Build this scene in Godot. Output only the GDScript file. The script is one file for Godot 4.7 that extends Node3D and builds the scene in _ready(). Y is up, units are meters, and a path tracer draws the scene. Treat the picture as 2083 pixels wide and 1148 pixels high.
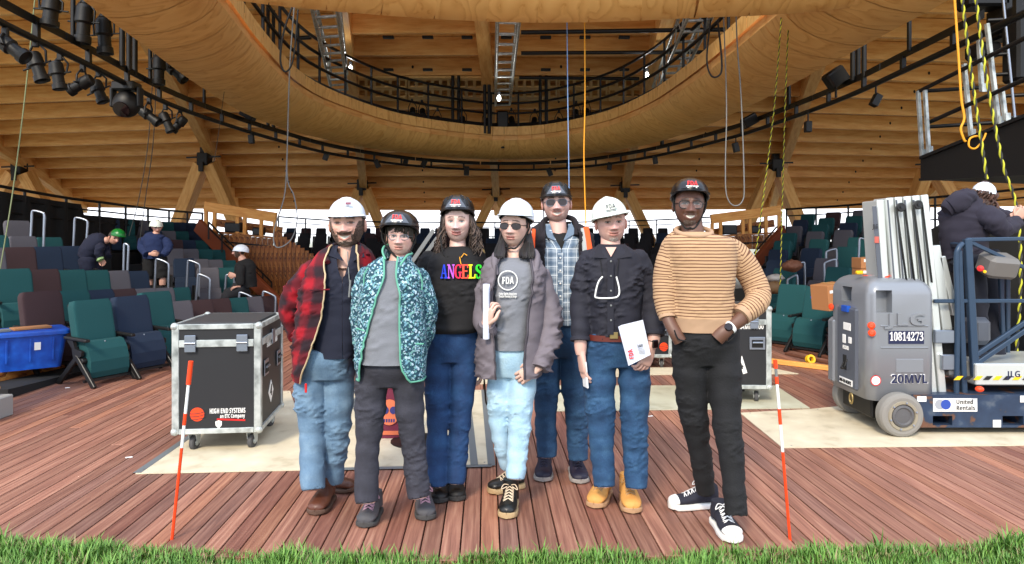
extends Node3D

const F := 1450.0      # focal length in photograph pixels
const CX := 1041.5
const HY := 485.0      # horizon row of the photograph
const EYE := 1.5

class MB:
	var v := PackedVector3Array()
	var n := PackedVector3Array()
	var uv := PackedVector2Array()
	var c := PackedColorArray()
	var ix := PackedInt32Array()
	var col := Color.WHITE
	var o := Vector3.ZERO
	func vert(p: Vector3, nn: Vector3, t := Vector2.ZERO) -> int:
		v.append(p - o); n.append(nn); uv.append(t); c.append(col)
		return v.size() - 1
	func tri(a: int, b: int, d: int):
		var q := (v[b] - v[a]).cross(v[d] - v[a])
		if q.dot(n[a] + n[b] + n[d]) > 0.0:
			ix.append(a); ix.append(d); ix.append(b)
		else:
			ix.append(a); ix.append(b); ix.append(d)
	func quad(a: Vector3, b: Vector3, d: Vector3, e: Vector3, nn := Vector3.ZERO, uo := Vector2.ZERO):
		if nn == Vector3.ZERO: nn = (b - a).cross(e - a).normalized()
		var w := (b - a).length(); var h := (e - a).length()
		var i := vert(a, nn, uo); vert(b, nn, uo + Vector2(w, 0)); vert(d, nn, uo + Vector2(w, h)); vert(e, nn, uo + Vector2(0, h))
		tri(i, i + 1, i + 2); tri(i, i + 2, i + 3)
	func tri3(a: Vector3, b: Vector3, d: Vector3, nn: Vector3):
		var i := vert(a, nn); vert(b, nn); vert(d, nn); tri(i, i + 1, i + 2)
	func box(ct: Vector3, s: Vector3, b := Basis(), ch := 0.0, uo := Vector2.ZERO):
		var h := s * 0.5
		for ax in 3:
			for sg in [-1.0, 1.0]:
				var N := Vector3.ZERO; N[ax] = sg
				var u := (ax + 1) % 3; var w := (ax + 2) % 3
				if s[u] > s[w]:
					var tmp := u; u = w; w = tmp
				var P := []
				for k in [[-1, -1], [1, -1], [1, 1], [-1, 1]]:
					var p := Vector3.ZERO
					p[ax] = sg * h[ax]; p[u] = k[0] * (h[u] - ch); p[w] = k[1] * (h[w] - ch)
					P.append(ct + b * p)
				quad(P[0], P[1], P[2], P[3], b * N, uo)
		if ch > 0.0:
			for ax in 3:
				var u := (ax + 1) % 3; var w := (ax + 2) % 3
				for a in [-1.0, 1.0]:
					for d in [-1.0, 1.0]:
						var N := Vector3.ZERO; N[u] = a; N[w] = d
						var P := []
						for k in [[-1, 0], [1, 0], [1, 1], [-1, 1]]:
							var p := Vector3.ZERO
							p[ax] = k[0] * (h[ax] - ch)
							p[u] = a * (h[u] - (ch if k[1] == 1 else 0.0)); p[w] = d * (h[w] - (ch if k[1] == 0 else 0.0))
							P.append(ct + b * p)
						quad(P[0], P[1], P[2], P[3], (b * N).normalized(), uo)
			for a in [-1.0, 1.0]:
				for d in [-1.0, 1.0]:
					for e in [-1.0, 1.0]:
						var N := Vector3(a, d, e)
						var q := []
						for k in 3:
							var p := N * (h - Vector3.ONE * ch); p[k] = N[k] * h[k]
							q.append(ct + b * p)
						tri3(q[0], q[1], q[2], (b * N).normalized())
	func beam(a: Vector3, d: Vector3, w: float, h: float, up := Vector3.UP, ch := 0.0):
		var z := (d - a).normalized()
		if absf(z.dot(up)) > 0.99: up = Vector3.RIGHT
		var x := up.cross(z).normalized(); var y := z.cross(x)
		box((a + d) * 0.5, Vector3(w, h, (d - a).length()), Basis(x, y, z), ch, Vector2(a.x * 1.7 + a.y, a.z * 0.7 + a.y * 3.1))
	# rings: array of PackedVector3Array, equal sizes; smooth normals
	func loft(rings: Array, closed := true, cap0 := false, cap1 := false, uvs := Vector2.ONE, colors := []):
		var R := rings.size(); var K: int = rings[0].size()
		var base := v.size()
		var flip := 1.0
		var vv := 0.0
		for i in R:
			var r: PackedVector3Array = rings[i]
			var r0: PackedVector3Array = rings[maxi(i - 1, 0)]
			var r1: PackedVector3Array = rings[mini(i + 1, R - 1)]
			if i > 0: vv += (r[0] - r0[0]).length() * 0.5 + (r[K / 2] - r0[K / 2]).length() * 0.5
			var uu := 0.0
			for k in (K + 1 if closed else K):
				var kk := k % K
				var ka := (kk - 1 + K) % K if closed else maxi(kk - 1, 0)
				var kb := (kk + 1) % K if closed else mini(kk + 1, K - 1)
				var t := r[kb] - r[ka]
				var l := r1[kk] - r0[kk]
				var nn := t.cross(l)
				if k > 0: uu += (r[kk] - r[ka]).length()
				if colors.size() > 0: col = colors[i][kk]
				vert(r[kk], nn.normalized() if nn.length_squared() > 1e-14 else Vector3.UP, Vector2(uu, vv) * uvs)
		var W := K + 1 if closed else K
		# make normals point outward from the ring centroid
		var s := 0.0
		for i in range(0, R, maxi(1, R / 6)):
			var cc := Vector3.ZERO
			for k in K: cc += rings[i][k]
			cc /= K
			for k in range(0, K, maxi(1, K / 8)): s += n[base + i * W + k].dot(rings[i][k] - cc)
		if s < 0.0 and closed:
			for i in range(base, v.size()): n[i] = -n[i]
		for i in R - 1:
			for k in W - 1:
				var a := base + i * W + k
				tri(a, a + 1, a + W + 1); tri(a, a + W + 1, a + W)
		for e in [[cap0, 0, 1], [cap1, R - 1, R - 2]]:
			if e[0]:
				var r: PackedVector3Array = rings[e[1]]
				var cc := Vector3.ZERO; var c2 := Vector3.ZERO
				for k in K: cc += r[k]; c2 += rings[e[2]][k]
				cc /= K; c2 /= K
				var nn := (cc - c2).normalized()
				var ci := vert(cc, nn)
				var st := v.size()
				for k in K: vert(r[k], nn)
				for k in K: tri(ci, st + k, st + (k + 1) % K)
	func tube(p: Array, r, sides := 8, caps := true, e := 1.0):
		var rings := []
		var up := Vector3.UP
		var N := p.size()
		var d0: Vector3 = (p[1] - p[0]).normalized()
		if absf(d0.dot(up)) > 0.9: up = Vector3(0.3, 0, 1).normalized()
		for i in N:
			var d: Vector3 = (p[mini(i + 1, N - 1)] - p[maxi(i - 1, 0)]).normalized()
			var x := up.cross(d).normalized(); var y := d.cross(x).normalized()
			up = y
			var rr: float = r[i] if r is Array else r
			var ring := PackedVector3Array()
			for k in sides:
				var a := TAU * k / sides
				ring.append(p[i] + (x * cos(a) + y * sin(a) * e) * rr)
			rings.append(ring)
		loft(rings, true, caps, caps)
	func ball(ct: Vector3, r: Vector3, b := Basis(), nu := 14, nv := 10):
		var rings := []
		for i in nv + 1:
			var f := PI * (0.004 + 0.992 * i / nv)
			var ring := PackedVector3Array()
			for k in nu:
				var a := TAU * k / nu
				ring.append(ct + b * (Vector3(sin(f) * cos(a), cos(f), sin(f) * sin(a)) * r))
			rings.append(ring)
		loft(rings)
	func lathe(prof: Array, ct: Vector3, axis := Vector3.UP, sides := 24):
		var z := axis.normalized(); var x := (Vector3.RIGHT if absf(z.x) < 0.9 else Vector3.UP).cross(z).normalized(); var y := z.cross(x)
		# profile (radius, height); split so creases stay sharp
		for i in prof.size() - 1:
			var A: Vector2 = prof[i]; var B: Vector2 = prof[i + 1]
			var rings := []
			for q in [A, B]:
				var ring := PackedVector3Array()
				for k in sides:
					var a := TAU * k / sides
					ring.append(ct + (x * cos(a) + y * sin(a)) * maxf(q.x, 1e-5) + z * q.y)
				rings.append(ring)
			loft(rings)
	func prism(poly: PackedVector2Array, xf: Transform3D, depth: float):
		var t := Geometry2D.triangulate_polygon(poly)
		var zn := xf.basis.z.normalized()
		for s in [0, 1]:
			var off := zn * depth * (0.5 if s == 1 else -0.5)
			var st := v.size()
			for q in poly: vert(xf * Vector3(q.x, q.y, 0) + off, zn * (1.0 if s == 1 else -1.0), q)
			for k in range(0, t.size(), 3): tri(st + t[k], st + t[k + 1], st + t[k + 2])
		var ccw := 0.0
		for k in poly.size(): ccw += poly[k].cross(poly[(k + 1) % poly.size()])
		for k in poly.size():
			var a := poly[k]; var b := poly[(k + 1) % poly.size()]
			var e := (b - a)
			var nn := xf.basis * Vector3(e.y, -e.x, 0) * (1.0 if ccw > 0 else -1.0)
			var A := xf * Vector3(a.x, a.y, 0); var B := xf * Vector3(b.x, b.y, 0); var h := zn * depth * 0.5
			quad(A - h, B - h, B + h, A + h, nn.normalized())
	func mesh() -> ArrayMesh:
		var a := []; a.resize(Mesh.ARRAY_MAX)
		a[Mesh.ARRAY_VERTEX] = v; a[Mesh.ARRAY_NORMAL] = n; a[Mesh.ARRAY_TEX_UV] = uv; a[Mesh.ARRAY_COLOR] = c; a[Mesh.ARRAY_INDEX] = ix
		var m := ArrayMesh.new(); m.add_surface_from_arrays(Mesh.PRIMITIVE_TRIANGLES, a)
		return m

var rng := RandomNumberGenerator.new()
var names := {}
var M := {}
var nz := FastNoiseLite.new()

func numbered(s: String) -> String:
	if not names.has(s):
		names[s] = 0
		return s
	names[s] += 1
	return "%s_%03d" % [s, names[s]]

# a point seen at pixel (px, py) at a depth of d metres
func at(px: float, py: float, d: float) -> Vector3:
	return Vector3((px - CX) / F * d, EYE + (HY - py) / F * d, -d)
# a point seen at pixel (px, py) that lies at height y
func onh(px: float, py: float, y := 0.0) -> Vector3:
	return at(px, py, F * (y - EYE) / (HY - py))

func tag(o: Node, label := "", category := "", group := "", kind := ""):
	if label: o.set_meta("label", label)
	if category: o.set_meta("category", category)
	if group: o.set_meta("group", group)
	if kind: o.set_meta("kind", kind)
	return o
func thing(called: String, label: String, category: String, p := Vector3.ZERO, turn := 0.0, group := "") -> Node3D:
	var o := Node3D.new(); o.name = numbered(called); add_child(o)
	o.position = p; o.rotation.y = turn
	tag(o, label, category, group)
	return o
func obj(called: String, mb, m: Material, parent: Node = null, p := Vector3.ZERO) -> MeshInstance3D:
	var o := MeshInstance3D.new()
	o.mesh = mb.mesh() if mb is MB else mb
	o.material_override = m
	o.position = p
	if parent == null:
		o.name = numbered(called); add_child(o)
	else:
		o.name = called; parent.add_child(o, true)
	return o
func struct(called: String, mb, m: Material) -> MeshInstance3D:
	var o := obj(called, mb, m); o.set_meta("kind", "structure")
	return o
func nb(o := Vector3.ZERO) -> MB:
	var b := MB.new(); b.o = o
	return b
func text(called: String, s: String, size: float, m: Material, parent: Node, xf: Transform3D, depth := 0.002, width := 0.0, bold := false, serif := false, italic := false):
	var t := TextMesh.new(); t.text = s
	var f := SystemFont.new(); f.font_names = PackedStringArray(["Droid Serif" if serif else "Droid Sans"])
	if bold: f.font_weight = 700
	if italic: f.font_italic = true
	t.font = f; t.font_size = 64; t.pixel_size = size / 46.0; t.depth = depth
	t.horizontal_alignment = HORIZONTAL_ALIGNMENT_CENTER; t.vertical_alignment = VERTICAL_ALIGNMENT_CENTER
	t.curve_step = 2.0
	var o := MeshInstance3D.new(); o.mesh = t; o.material_override = m; o.name = called
	parent.add_child(o, true)
	if width > 0.0:
		var w := t.get_aabb().size.x
		if w > 0.001: xf.basis = xf.basis * Basis.from_scale(Vector3(width / w, 1, 1))
	o.transform = xf
	return o

func mat(key: String, color: Color, rough := 0.7, metal := 0.0, tex: Texture2D = null, scale := Vector2.ONE, nrm: Texture2D = null, ns := 1.0) -> StandardMaterial3D:
	if M.has(key): return M[key]
	var m := StandardMaterial3D.new()
	m.albedo_color = color; m.roughness = rough; m.metallic = metal
	m.vertex_color_use_as_albedo = true
	if tex: m.albedo_texture = tex
	if nrm:
		m.normal_enabled = true; m.normal_texture = nrm; m.normal_scale = ns
	m.uv1_scale = Vector3(scale.x, scale.y, 1)
	M[key] = m
	return m
func tri_mat(key: String, color: Color, rough: float, metal: float, tex: Texture2D, s: float, nrm: Texture2D = null, ns := 1.0) -> StandardMaterial3D:
	var m := mat(key, color, rough, metal, tex, Vector2.ONE, nrm, ns)
	m.uv1_triplanar = true; m.uv1_scale = Vector3.ONE * s
	return m

func noise_img(sz: int, freq: float, oct: int, sd: int, kind := FastNoiseLite.TYPE_SIMPLEX_SMOOTH) -> Image:
	var f := FastNoiseLite.new(); f.seed = sd; f.frequency = freq; f.fractal_octaves = oct; f.noise_type = kind
	if oct <= 1: f.fractal_type = FastNoiseLite.FRACTAL_NONE
	return f.get_seamless_image(sz, sz)
func ramp_tex(img: Image, stops: Array, bands := 0.0, detail: Image = null, da := 0.0, stretch := Vector2i.ONE) -> ImageTexture:
	var g := Gradient.new(); g.offsets = PackedFloat32Array(); g.colors = PackedColorArray()
	for s in stops: g.add_point(s[0], s[1])
	while g.get_point_count() > stops.size(): g.remove_point(0)
	var lut := []
	for i in 256: lut.append(g.sample(i / 255.0))
	var w := img.get_width(); var h := img.get_height()
	var out := Image.create(w, h, false, Image.FORMAT_RGB8)
	for y in h:
		for x in w:
			var t := img.get_pixel(x, y).r
			if bands > 0.0:
				var q := t * bands; q -= floorf(q)
				t = q
			if detail: t += (detail.get_pixel((x * stretch.x) % w, (y * stretch.y) % h).r - 0.5) * da
			out.set_pixel(x, y, lut[clampi(int(t * 255.0), 0, 255)])
	out.generate_mipmaps()
	return ImageTexture.create_from_image(out)
func bump_tex(img: Image, k: float) -> ImageTexture:
	var im := img.duplicate() as Image
	im.convert(Image.FORMAT_RGBA8)
	im.bump_map_to_normal_map(k)
	im.generate_mipmaps()
	return ImageTexture.create_from_image(im)

func catmull(p: Array, per: int) -> Array:
	var out := []
	for i in p.size() - 1:
		var a = p[maxi(i - 1, 0)]; var b = p[i]; var c = p[i + 1]; var d = p[mini(i + 2, p.size() - 1)]
		for k in per:
			var t := float(k) / per
			out.append(0.5 * ((2.0 * b) + (c - a) * t + (2.0 * a - 5.0 * b + 4.0 * c - d) * t * t + (3.0 * b - a - 3.0 * c + d) * t * t * t))
	out.append(p[-1])
	return out
func resample(p: Array, step: float) -> Array:
	var out := [p[0]]; var acc := 0.0
	for i in range(1, p.size()):
		var a: Vector3 = p[i - 1]; var b: Vector3 = p[i]
		var L := a.distance_to(b); var s := step - acc
		while s <= L:
			out.append(a.lerp(b, s / L)); s += step
		acc = L - (s - step)
	return out


func _ready():
	rng.seed = 7
	nz.seed = 11; nz.frequency = 1.0; nz.noise_type = FastNoiseLite.TYPE_SIMPLEX_SMOOTH; nz.fractal_octaves = 2
	# ---- camera, sky, sun, exposure
	var cam := Camera3D.new(); cam.name = "camera"
	cam.position = Vector3(0, EYE, 0); cam.near = 0.1; cam.far = 400.0
	cam.keep_aspect = Camera3D.KEEP_HEIGHT
	cam.set_frustum(0.1 * 1148.0 / F, Vector2(0, -0.1 * (574.0 - HY) / F), 0.1, 400.0)
	add_child(cam); cam.current = true
	var we := WorldEnvironment.new(); we.name = "daylight"
	var env := Environment.new()
	env.background_mode = Environment.BG_SKY
	var sky := Sky.new(); var sm := ProceduralSkyMaterial.new()
	sm.sky_top_color = Color(0.80, 0.86, 0.95); sm.sky_horizon_color = Color(0.96, 0.97, 1.0); sm.sky_curve = 0.25
	sm.ground_bottom_color = Color(0.30, 0.33, 0.26); sm.ground_horizon_color = Color(0.62, 0.64, 0.60)
	sm.sun_angle_max = 0.0
	sky.sky_material = sm; env.sky = sky
	env.background_energy_multiplier = 1.25
	env.tonemap_mode = Environment.TONE_MAPPER_LINEAR
	env.tonemap_exposure = 2.05
	env.sdfgi_enabled = true; env.ssao_enabled = true; env.ssil_enabled = true
	we.environment = env; add_child(we)
	var sun := DirectionalLight3D.new(); sun.name = "sun"
	sun.light_energy = 0.6; sun.light_angular_distance = 12.0; sun.light_color = Color(1.0, 0.95, 0.87)
	sun.shadow_enabled = true
	sun.rotation_degrees = Vector3(-40, -20, 0)
	add_child(sun)
	# ---- scene
	build_materials()
	build_ground()
	build_roof()
	build_ring()
	build_seating()
	build_rigging()
	build_props()
	build_lift()
	build_people()
	build_crew()
	build_lawn()

func build_materials():
	var W := Color.WHITE
	# plywood: rotary-cut figure as contour bands of smooth noise, plus fine fibre
	var fib := noise_img(512, 0.05, 3, 3)
	var ply := ramp_tex(noise_img(512, 0.005, 3, 5), [[0.0, Color(0.89, 0.69, 0.40)], [0.3, Color(0.93, 0.74, 0.45)], [0.8, Color(0.95, 0.77, 0.48)], [0.95, Color(0.90, 0.70, 0.41)], [1.0, Color(0.85, 0.63, 0.34)]], 4.0, fib, 0.25)
	mat("ply", W, 0.55, 0.0, ply, Vector2(0.2, 0.45))
	tri_mat("ply_tri", Color(0.95, 0.86, 0.76), 0.6, 0.0, ply, 0.5)
	var gl := ramp_tex(noise_img(512, 0.012, 4, 15), [[0.0, Color(0.86, 0.61, 0.33)], [0.45, Color(0.93, 0.70, 0.41)], [1.0, Color(0.97, 0.79, 0.52)]], 0.0, fib, 0.35)
	mat("glulam", W, 0.55, 0.0, gl, Vector2(1.2, 0.16))
	mat("roofdeck", W, 0.65, 0.0, gl, Vector2(0.5, 0.2))
	# decking: red-brown hardwood, streaks along each board
	var dk := noise_img(512, 0.012, 5, 21)
	var deck := ramp_tex(dk, [[0.0, Color(0.55, 0.39, 0.33)], [0.4, Color(0.66, 0.48, 0.41)], [0.6, Color(0.71, 0.53, 0.45)], [1.0, Color(0.80, 0.64, 0.55)]], 0.0, fib, 0.3)
	mat("deck", Color(0.91,0.87,0.855), 0.62, 0.0, deck, Vector2(6.0, 0.22), bump_tex(dk, 2.0), 0.3)
	var pan := ramp_tex(noise_img(512, 0.008, 5, 31), [[0.0, Color(0.72, 0.67, 0.56)], [0.3, Color(0.80, 0.75, 0.65)], [0.7, Color(0.83, 0.785, 0.68)], [1.0, Color(0.86, 0.82, 0.73)]], 0.0, fib, 0.12)
	mat("hardboard", W, 0.6, 0.0, pan, Vector2(0.8, 0.8))
	mat("hardboard_grey", Color(0.90, 0.94, 0.95), 0.6, 0.0, pan, Vector2(0.6, 0.6))
	var knot := ramp_tex(noise_img(512, 0.006, 4, 41), [[0.0, Color(0.30, 0.15, 0.06)], [0.2, Color(0.58, 0.33, 0.13)], [0.6, Color(0.72, 0.45, 0.20)], [1.0, Color(0.80, 0.55, 0.28)]], 2.0, fib, 0.4)
	mat("pine", W, 0.55, 0.0, knot, Vector2(2.2, 0.5))
	mat("timber_new", Color(1.0, 0.93, 0.8), 0.6, 0.0, gl, Vector2(2.0, 0.3))
	# metals, plastics
	mat("black_metal", Color(0.055, 0.055, 0.06), 0.5, 0.2)
	mat("black_matte", Color(0.04, 0.04, 0.045), 0.8)
	mat("black_plastic", Color(0.07, 0.07, 0.075), 0.45)
	mat("steel", Color(0.60, 0.63, 0.68), 0.35, 0.9)
	var scuff := ramp_tex(noise_img(256, 0.02, 5, 51), [[0.0, Color(0.55, 0.56, 0.56)], [0.5, Color(0.82, 0.83, 0.83)], [1.0, Color(0.95, 0.95, 0.95)]])
	tri_mat("aluminium", Color(0.88, 0.90, 0.89), 0.4, 0.35, scuff, 1.5)
	mat("rubber", Color(0.33, 0.33, 0.34), 0.85)
	mat("caster", Color(0.28, 0.28, 0.29), 0.7)
	mat("white", Color(0.92, 0.92, 0.91), 0.5)
	mat("white_gloss", Color(0.90, 0.91, 0.93), 0.22)
	mat("orange", Color(0.93, 0.26, 0.07), 0.5)
	mat("red", Color(0.80, 0.08, 0.08), 0.5)
	mat("yellow", Color(0.93, 0.74, 0.05), 0.5)
	mat("ink_blue", Color(0.09, 0.12, 0.26), 0.5)
	mat("ink_black", Color(0.05, 0.05, 0.06), 0.5)
	mat("card", Color(0.66, 0.45, 0.28), 0.85)
	mat("tape", Color(0.42, 0.44, 0.45), 0.5)
	mat("glass_dark", Color(0.10, 0.05, 0.06), 0.08)
	mat("concrete", Color(0.56, 0.56, 0.55), 0.9)
	mat("rope", Color(0.20, 0.20, 0.19), 0.9)
	mat("cable_yellow", Color(0.90, 0.62, 0.10), 0.6)
	mat("cable_grey", Color(0.45, 0.46, 0.46), 0.6)
	mat("cable_blue", Color(0.46, 0.60, 0.80), 0.6)
	mat("cable_black", Color(0.05, 0.05, 0.05), 0.6)
	mat("vc", W, 0.7)     # colour from the vertices
	mat("vc_gloss", W, 0.3)
	var weave := noise_img(256, 0.25, 2, 61)
	tri_mat("seat_cloth", W, 0.9, 0.0, ramp_tex(weave, [[0.0, Color(0.75, 0.75, 0.75)], [1.0, Color(1, 1, 1)]]), 3.0)
	mat("tier", Color(0.085, 0.09, 0.10), 0.85)

func slab(mb: MB, pts: Array, y0: float, y1: float):
	var poly := PackedVector2Array()
	for p in pts: poly.append(Vector2(p.x, p.z))
	# prism extrudes along local z: map (x, z) plane
	mb.prism(poly, Transform3D(Basis(Vector3(1, 0, 0), Vector3(0, 0, 1), Vector3(0, 1, 0)), Vector3(0, (y0 + y1) * 0.5, 0)), y1 - y0)

func edge_z(x: float) -> float:
	return 3.355 + 0.026 * x * x + 0.02 * sin(x * 2.1)

func build_ground():
	var g := nb()
	g.quad(Vector3(-150, -0.62, 60), Vector3(150, -0.62, 60), Vector3(150, -0.62, -200), Vector3(-150, -0.62, -200), Vector3.UP)
	struct("ground", g, mat("soil", Color(0.56, 0.55, 0.47), 0.95))
	# stage deck: boards run away from the camera
	var root := Node3D.new(); root.name = "stage_deck"; add_child(root); root.set_meta("kind", "structure")
	var sub := nb(); sub.box(Vector3(0, -0.30, -6.2), Vector3(15.2, 0.52, 4.6)); sub.box(Vector3(6.0, -0.305, -7.6), Vector3(3.0, 0.51, 1.9)); sub.box(Vector3(0.6, -0.31, -9.9), Vector3(8.2, 0.5, 4.4)); obj("deck_frame", sub, mat("joist", Color(0.10, 0.07, 0.055), 0.9), root)
	var sl := -0.036
	var pitch := 0.0965
	for i in range(-76, 77):
		var xs := i * pitch + 0.018
		var zf := edge_z(xs) - 0.03
		var cut := zf + rng.randf_range(1.2, 5.2)
		var zb := 12.4
		if xs > 4.9: zb = 8.6
		elif absf(xs) > 4.9: zb = 7.2 + (7.4 - absf(xs)) * 0.3
		elif xs < -3.5: zb = 9.1
		for seg in [[zf, cut - 0.0015], [cut + 0.0015, zb]]:
			var a: float = seg[0]; var b: float = seg[1]
			var mb := nb()
			var tone := rng.randf_range(0.62, 0.95)
			var hue := rng.randf()
			var c := Color(tone, tone * 0.97, tone * 0.96)
			if hue < 0.10: c = Color(tone * 0.70, tone * 0.72, tone * 0.78)
			elif hue < 0.22: c = Color(tone * 0.78, tone * 0.66, tone * 0.66)
			elif hue > 0.86: c = Color(minf(tone * 1.12, 1.0), tone * 1.02, tone * 0.90)
			mb.col = c
			var pa := Vector3(xs + sl * a, -0.0125, -a); var pb := Vector3(xs + sl * b, -0.0125, -b)
			var z := (pb - pa).normalized(); var x := Vector3.UP.cross(z).normalized()
			mb.box((pa + pb) * 0.5 + Vector3(0, rng.randf_range(-0.0012, 0.0012), 0), Vector3(pitch - 0.0075, 0.025, a - b if a > b else b - a), Basis(x, Vector3.UP, z), 0.002, Vector2(rng.randf() * 9.0, rng.randf() * 30.0))
			obj("board", mb, M.deck, root)
	# hardboard sheets laid over the boards
	sheet([[275, 966], [640, 958], [590, 797], [520, 797]], "left", "hardboard", "cream hardboard sheet on the deck under the front wheels of the flight case")
	sheet([[645, 958], [1000, 950], [984, 795], [595, 797]], "mid", "hardboard", "cream hardboard sheet on the deck behind the jeans of the group, edged with grey tape")
	sheet([[1122, 838], [1648, 832], [1578, 786], [1122, 786]], "grey", "hardboard_grey", "pale grey hardboard sheet on the deck under the far flight case")
	sheet([[1506, 842], [1592, 913], [2420, 905], [2300, 826], [1700, 829], [1652, 834]], "lift", "hardboard", "large cream hardboard sheet on the deck under the mast lift")
	sheet([[930, 785], [1330, 764], [1625, 762], [1560, 748], [930, 752]], "far", "hardboard", "cream hardboard strip on the deck farthest from the lawn")
	# grey tape along the joints and edges
	for t in [[[278, 965], [520, 797]], [[640, 958], [1000, 950]], [[1000, 950], [984, 795]], [[965, 950], [950, 800]], [[645, 930], [735, 800]]]:
		var mb := nb()
		var a := onh(t[0][0], t[0][1]); var b := onh(t[1][0], t[1][1])
		mb.beam(Vector3(a.x, 0.0085, a.z), Vector3(b.x, 0.0085, b.z), 0.05, 0.001)
		tag(obj("tape_strip", mb, M.tape), "strip of grey tape stuck on a cream hardboard sheet", "tape", "grey tape strips on the floor sheets")
	# small litter on the deck
	for q in [[137, 790], [904, 852], [262, 932], [1323, 848]]:
		var mb := nb(); var p := onh(q[0], q[1])
		mb.box(p + Vector3(0, 0.004, 0), Vector3(0.045, 0.006, 0.014), Basis(Vector3.UP, 0.4), 0.002)
		tag(obj("paper_scrap", mb, M.white), "tiny white paper scrap lying on the deck boards", "scrap", "paper scraps on the deck")

var sheet_no := 0
func sheet(px: Array, _id: String, m: String, label: String):
	var pts := []
	for q in px: pts.append(onh(q[0], q[1]))
	var mb := nb()
	mb.col = Color(1, 1, 1).darkened(sheet_no % 2 * 0.03)
	slab(mb, pts, 0.002, 0.0075 + 0.0003 * sheet_no); sheet_no += 1
	var o := obj("floor_sheet", mb, M[m]); tag(o, label, "floor sheet")
	var ctr := Vector3.ZERO
	for p in pts: ctr += p
	for i in pts.size():
		var sc := nb()
		var q: Vector3 = (pts[i] as Vector3).lerp(ctr / pts.size(), 0.06)
		sc.lathe([Vector2(0.007, 0.0), Vector2(0.007, 0.0012), Vector2(0.0, 0.0014)], Vector3(q.x, 0.0085, q.z), Vector3.UP, 8)
		obj("screw_head", sc, M.steel, o)

# roof surface: height above the eye over plan (x, depth)
func roof_h(x: float, d: float) -> float:
	var tb := [[7.0, 6.15], [12.0, 5.8], [17.0, 5.35], [20.0, 5.0], [24.0, 4.4], [28.0, 3.62], [29.5, 3.28], [31.0, 2.93], [32.5, 2.55], [34.0, 2.13], [36.0, 1.64], [40.0, 0.6]]
	var h: float = tb[0][1]
	for i in tb.size() - 1:
		if d >= tb[i][0]:
			h = lerpf(tb[i][1], tb[i + 1][1], clampf((d - tb[i][0]) / (tb[i + 1][0] - tb[i][0]), 0, 1))
	var k := lerpf(0.0012, -0.0003, clampf((d - 24.0) / 12.0, 0, 1))
	return h + 0.45 - k * x * x
func roof_pt(x: float, d: float, drop := 0.0) -> Vector3:
	return Vector3(x, EYE + roof_h(x, d) - drop, -d)
func roof_hit(px: float, py: float, drop := 0.5) -> Vector3:
	for i in 1400:
		var d := 8.0 + i * 0.02
		var p := at(px, py, d)
		if p.y > EYE + roof_h(p.x, d) - drop: return p
	return at(px, py, 34.0)
func rib_x(i: int, d: float) -> float:
	# rib lines in plan, fanned like the photograph's
	var R := [[-27.0, 20.0, -29.5, 33.0], [-19.4, 27.0, -21.0, 33.0], [-9.9, 20.7, -12.9, 32.0], [-4.1, 17.4, -6.8, 32.6], [-0.72, 17.0, -0.75, 34.0], [3.7, 17.4, 5.2, 32.6], [9.2, 22.3, 11.4, 30.0], [18.0, 27.0, 19.6, 33.0], [25.6, 20.0, 28.0, 33.0]]
	var r: Array = R[i]
	return r[0] + (r[2] - r[0]) * (d - r[1]) / (r[3] - r[1])

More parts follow.
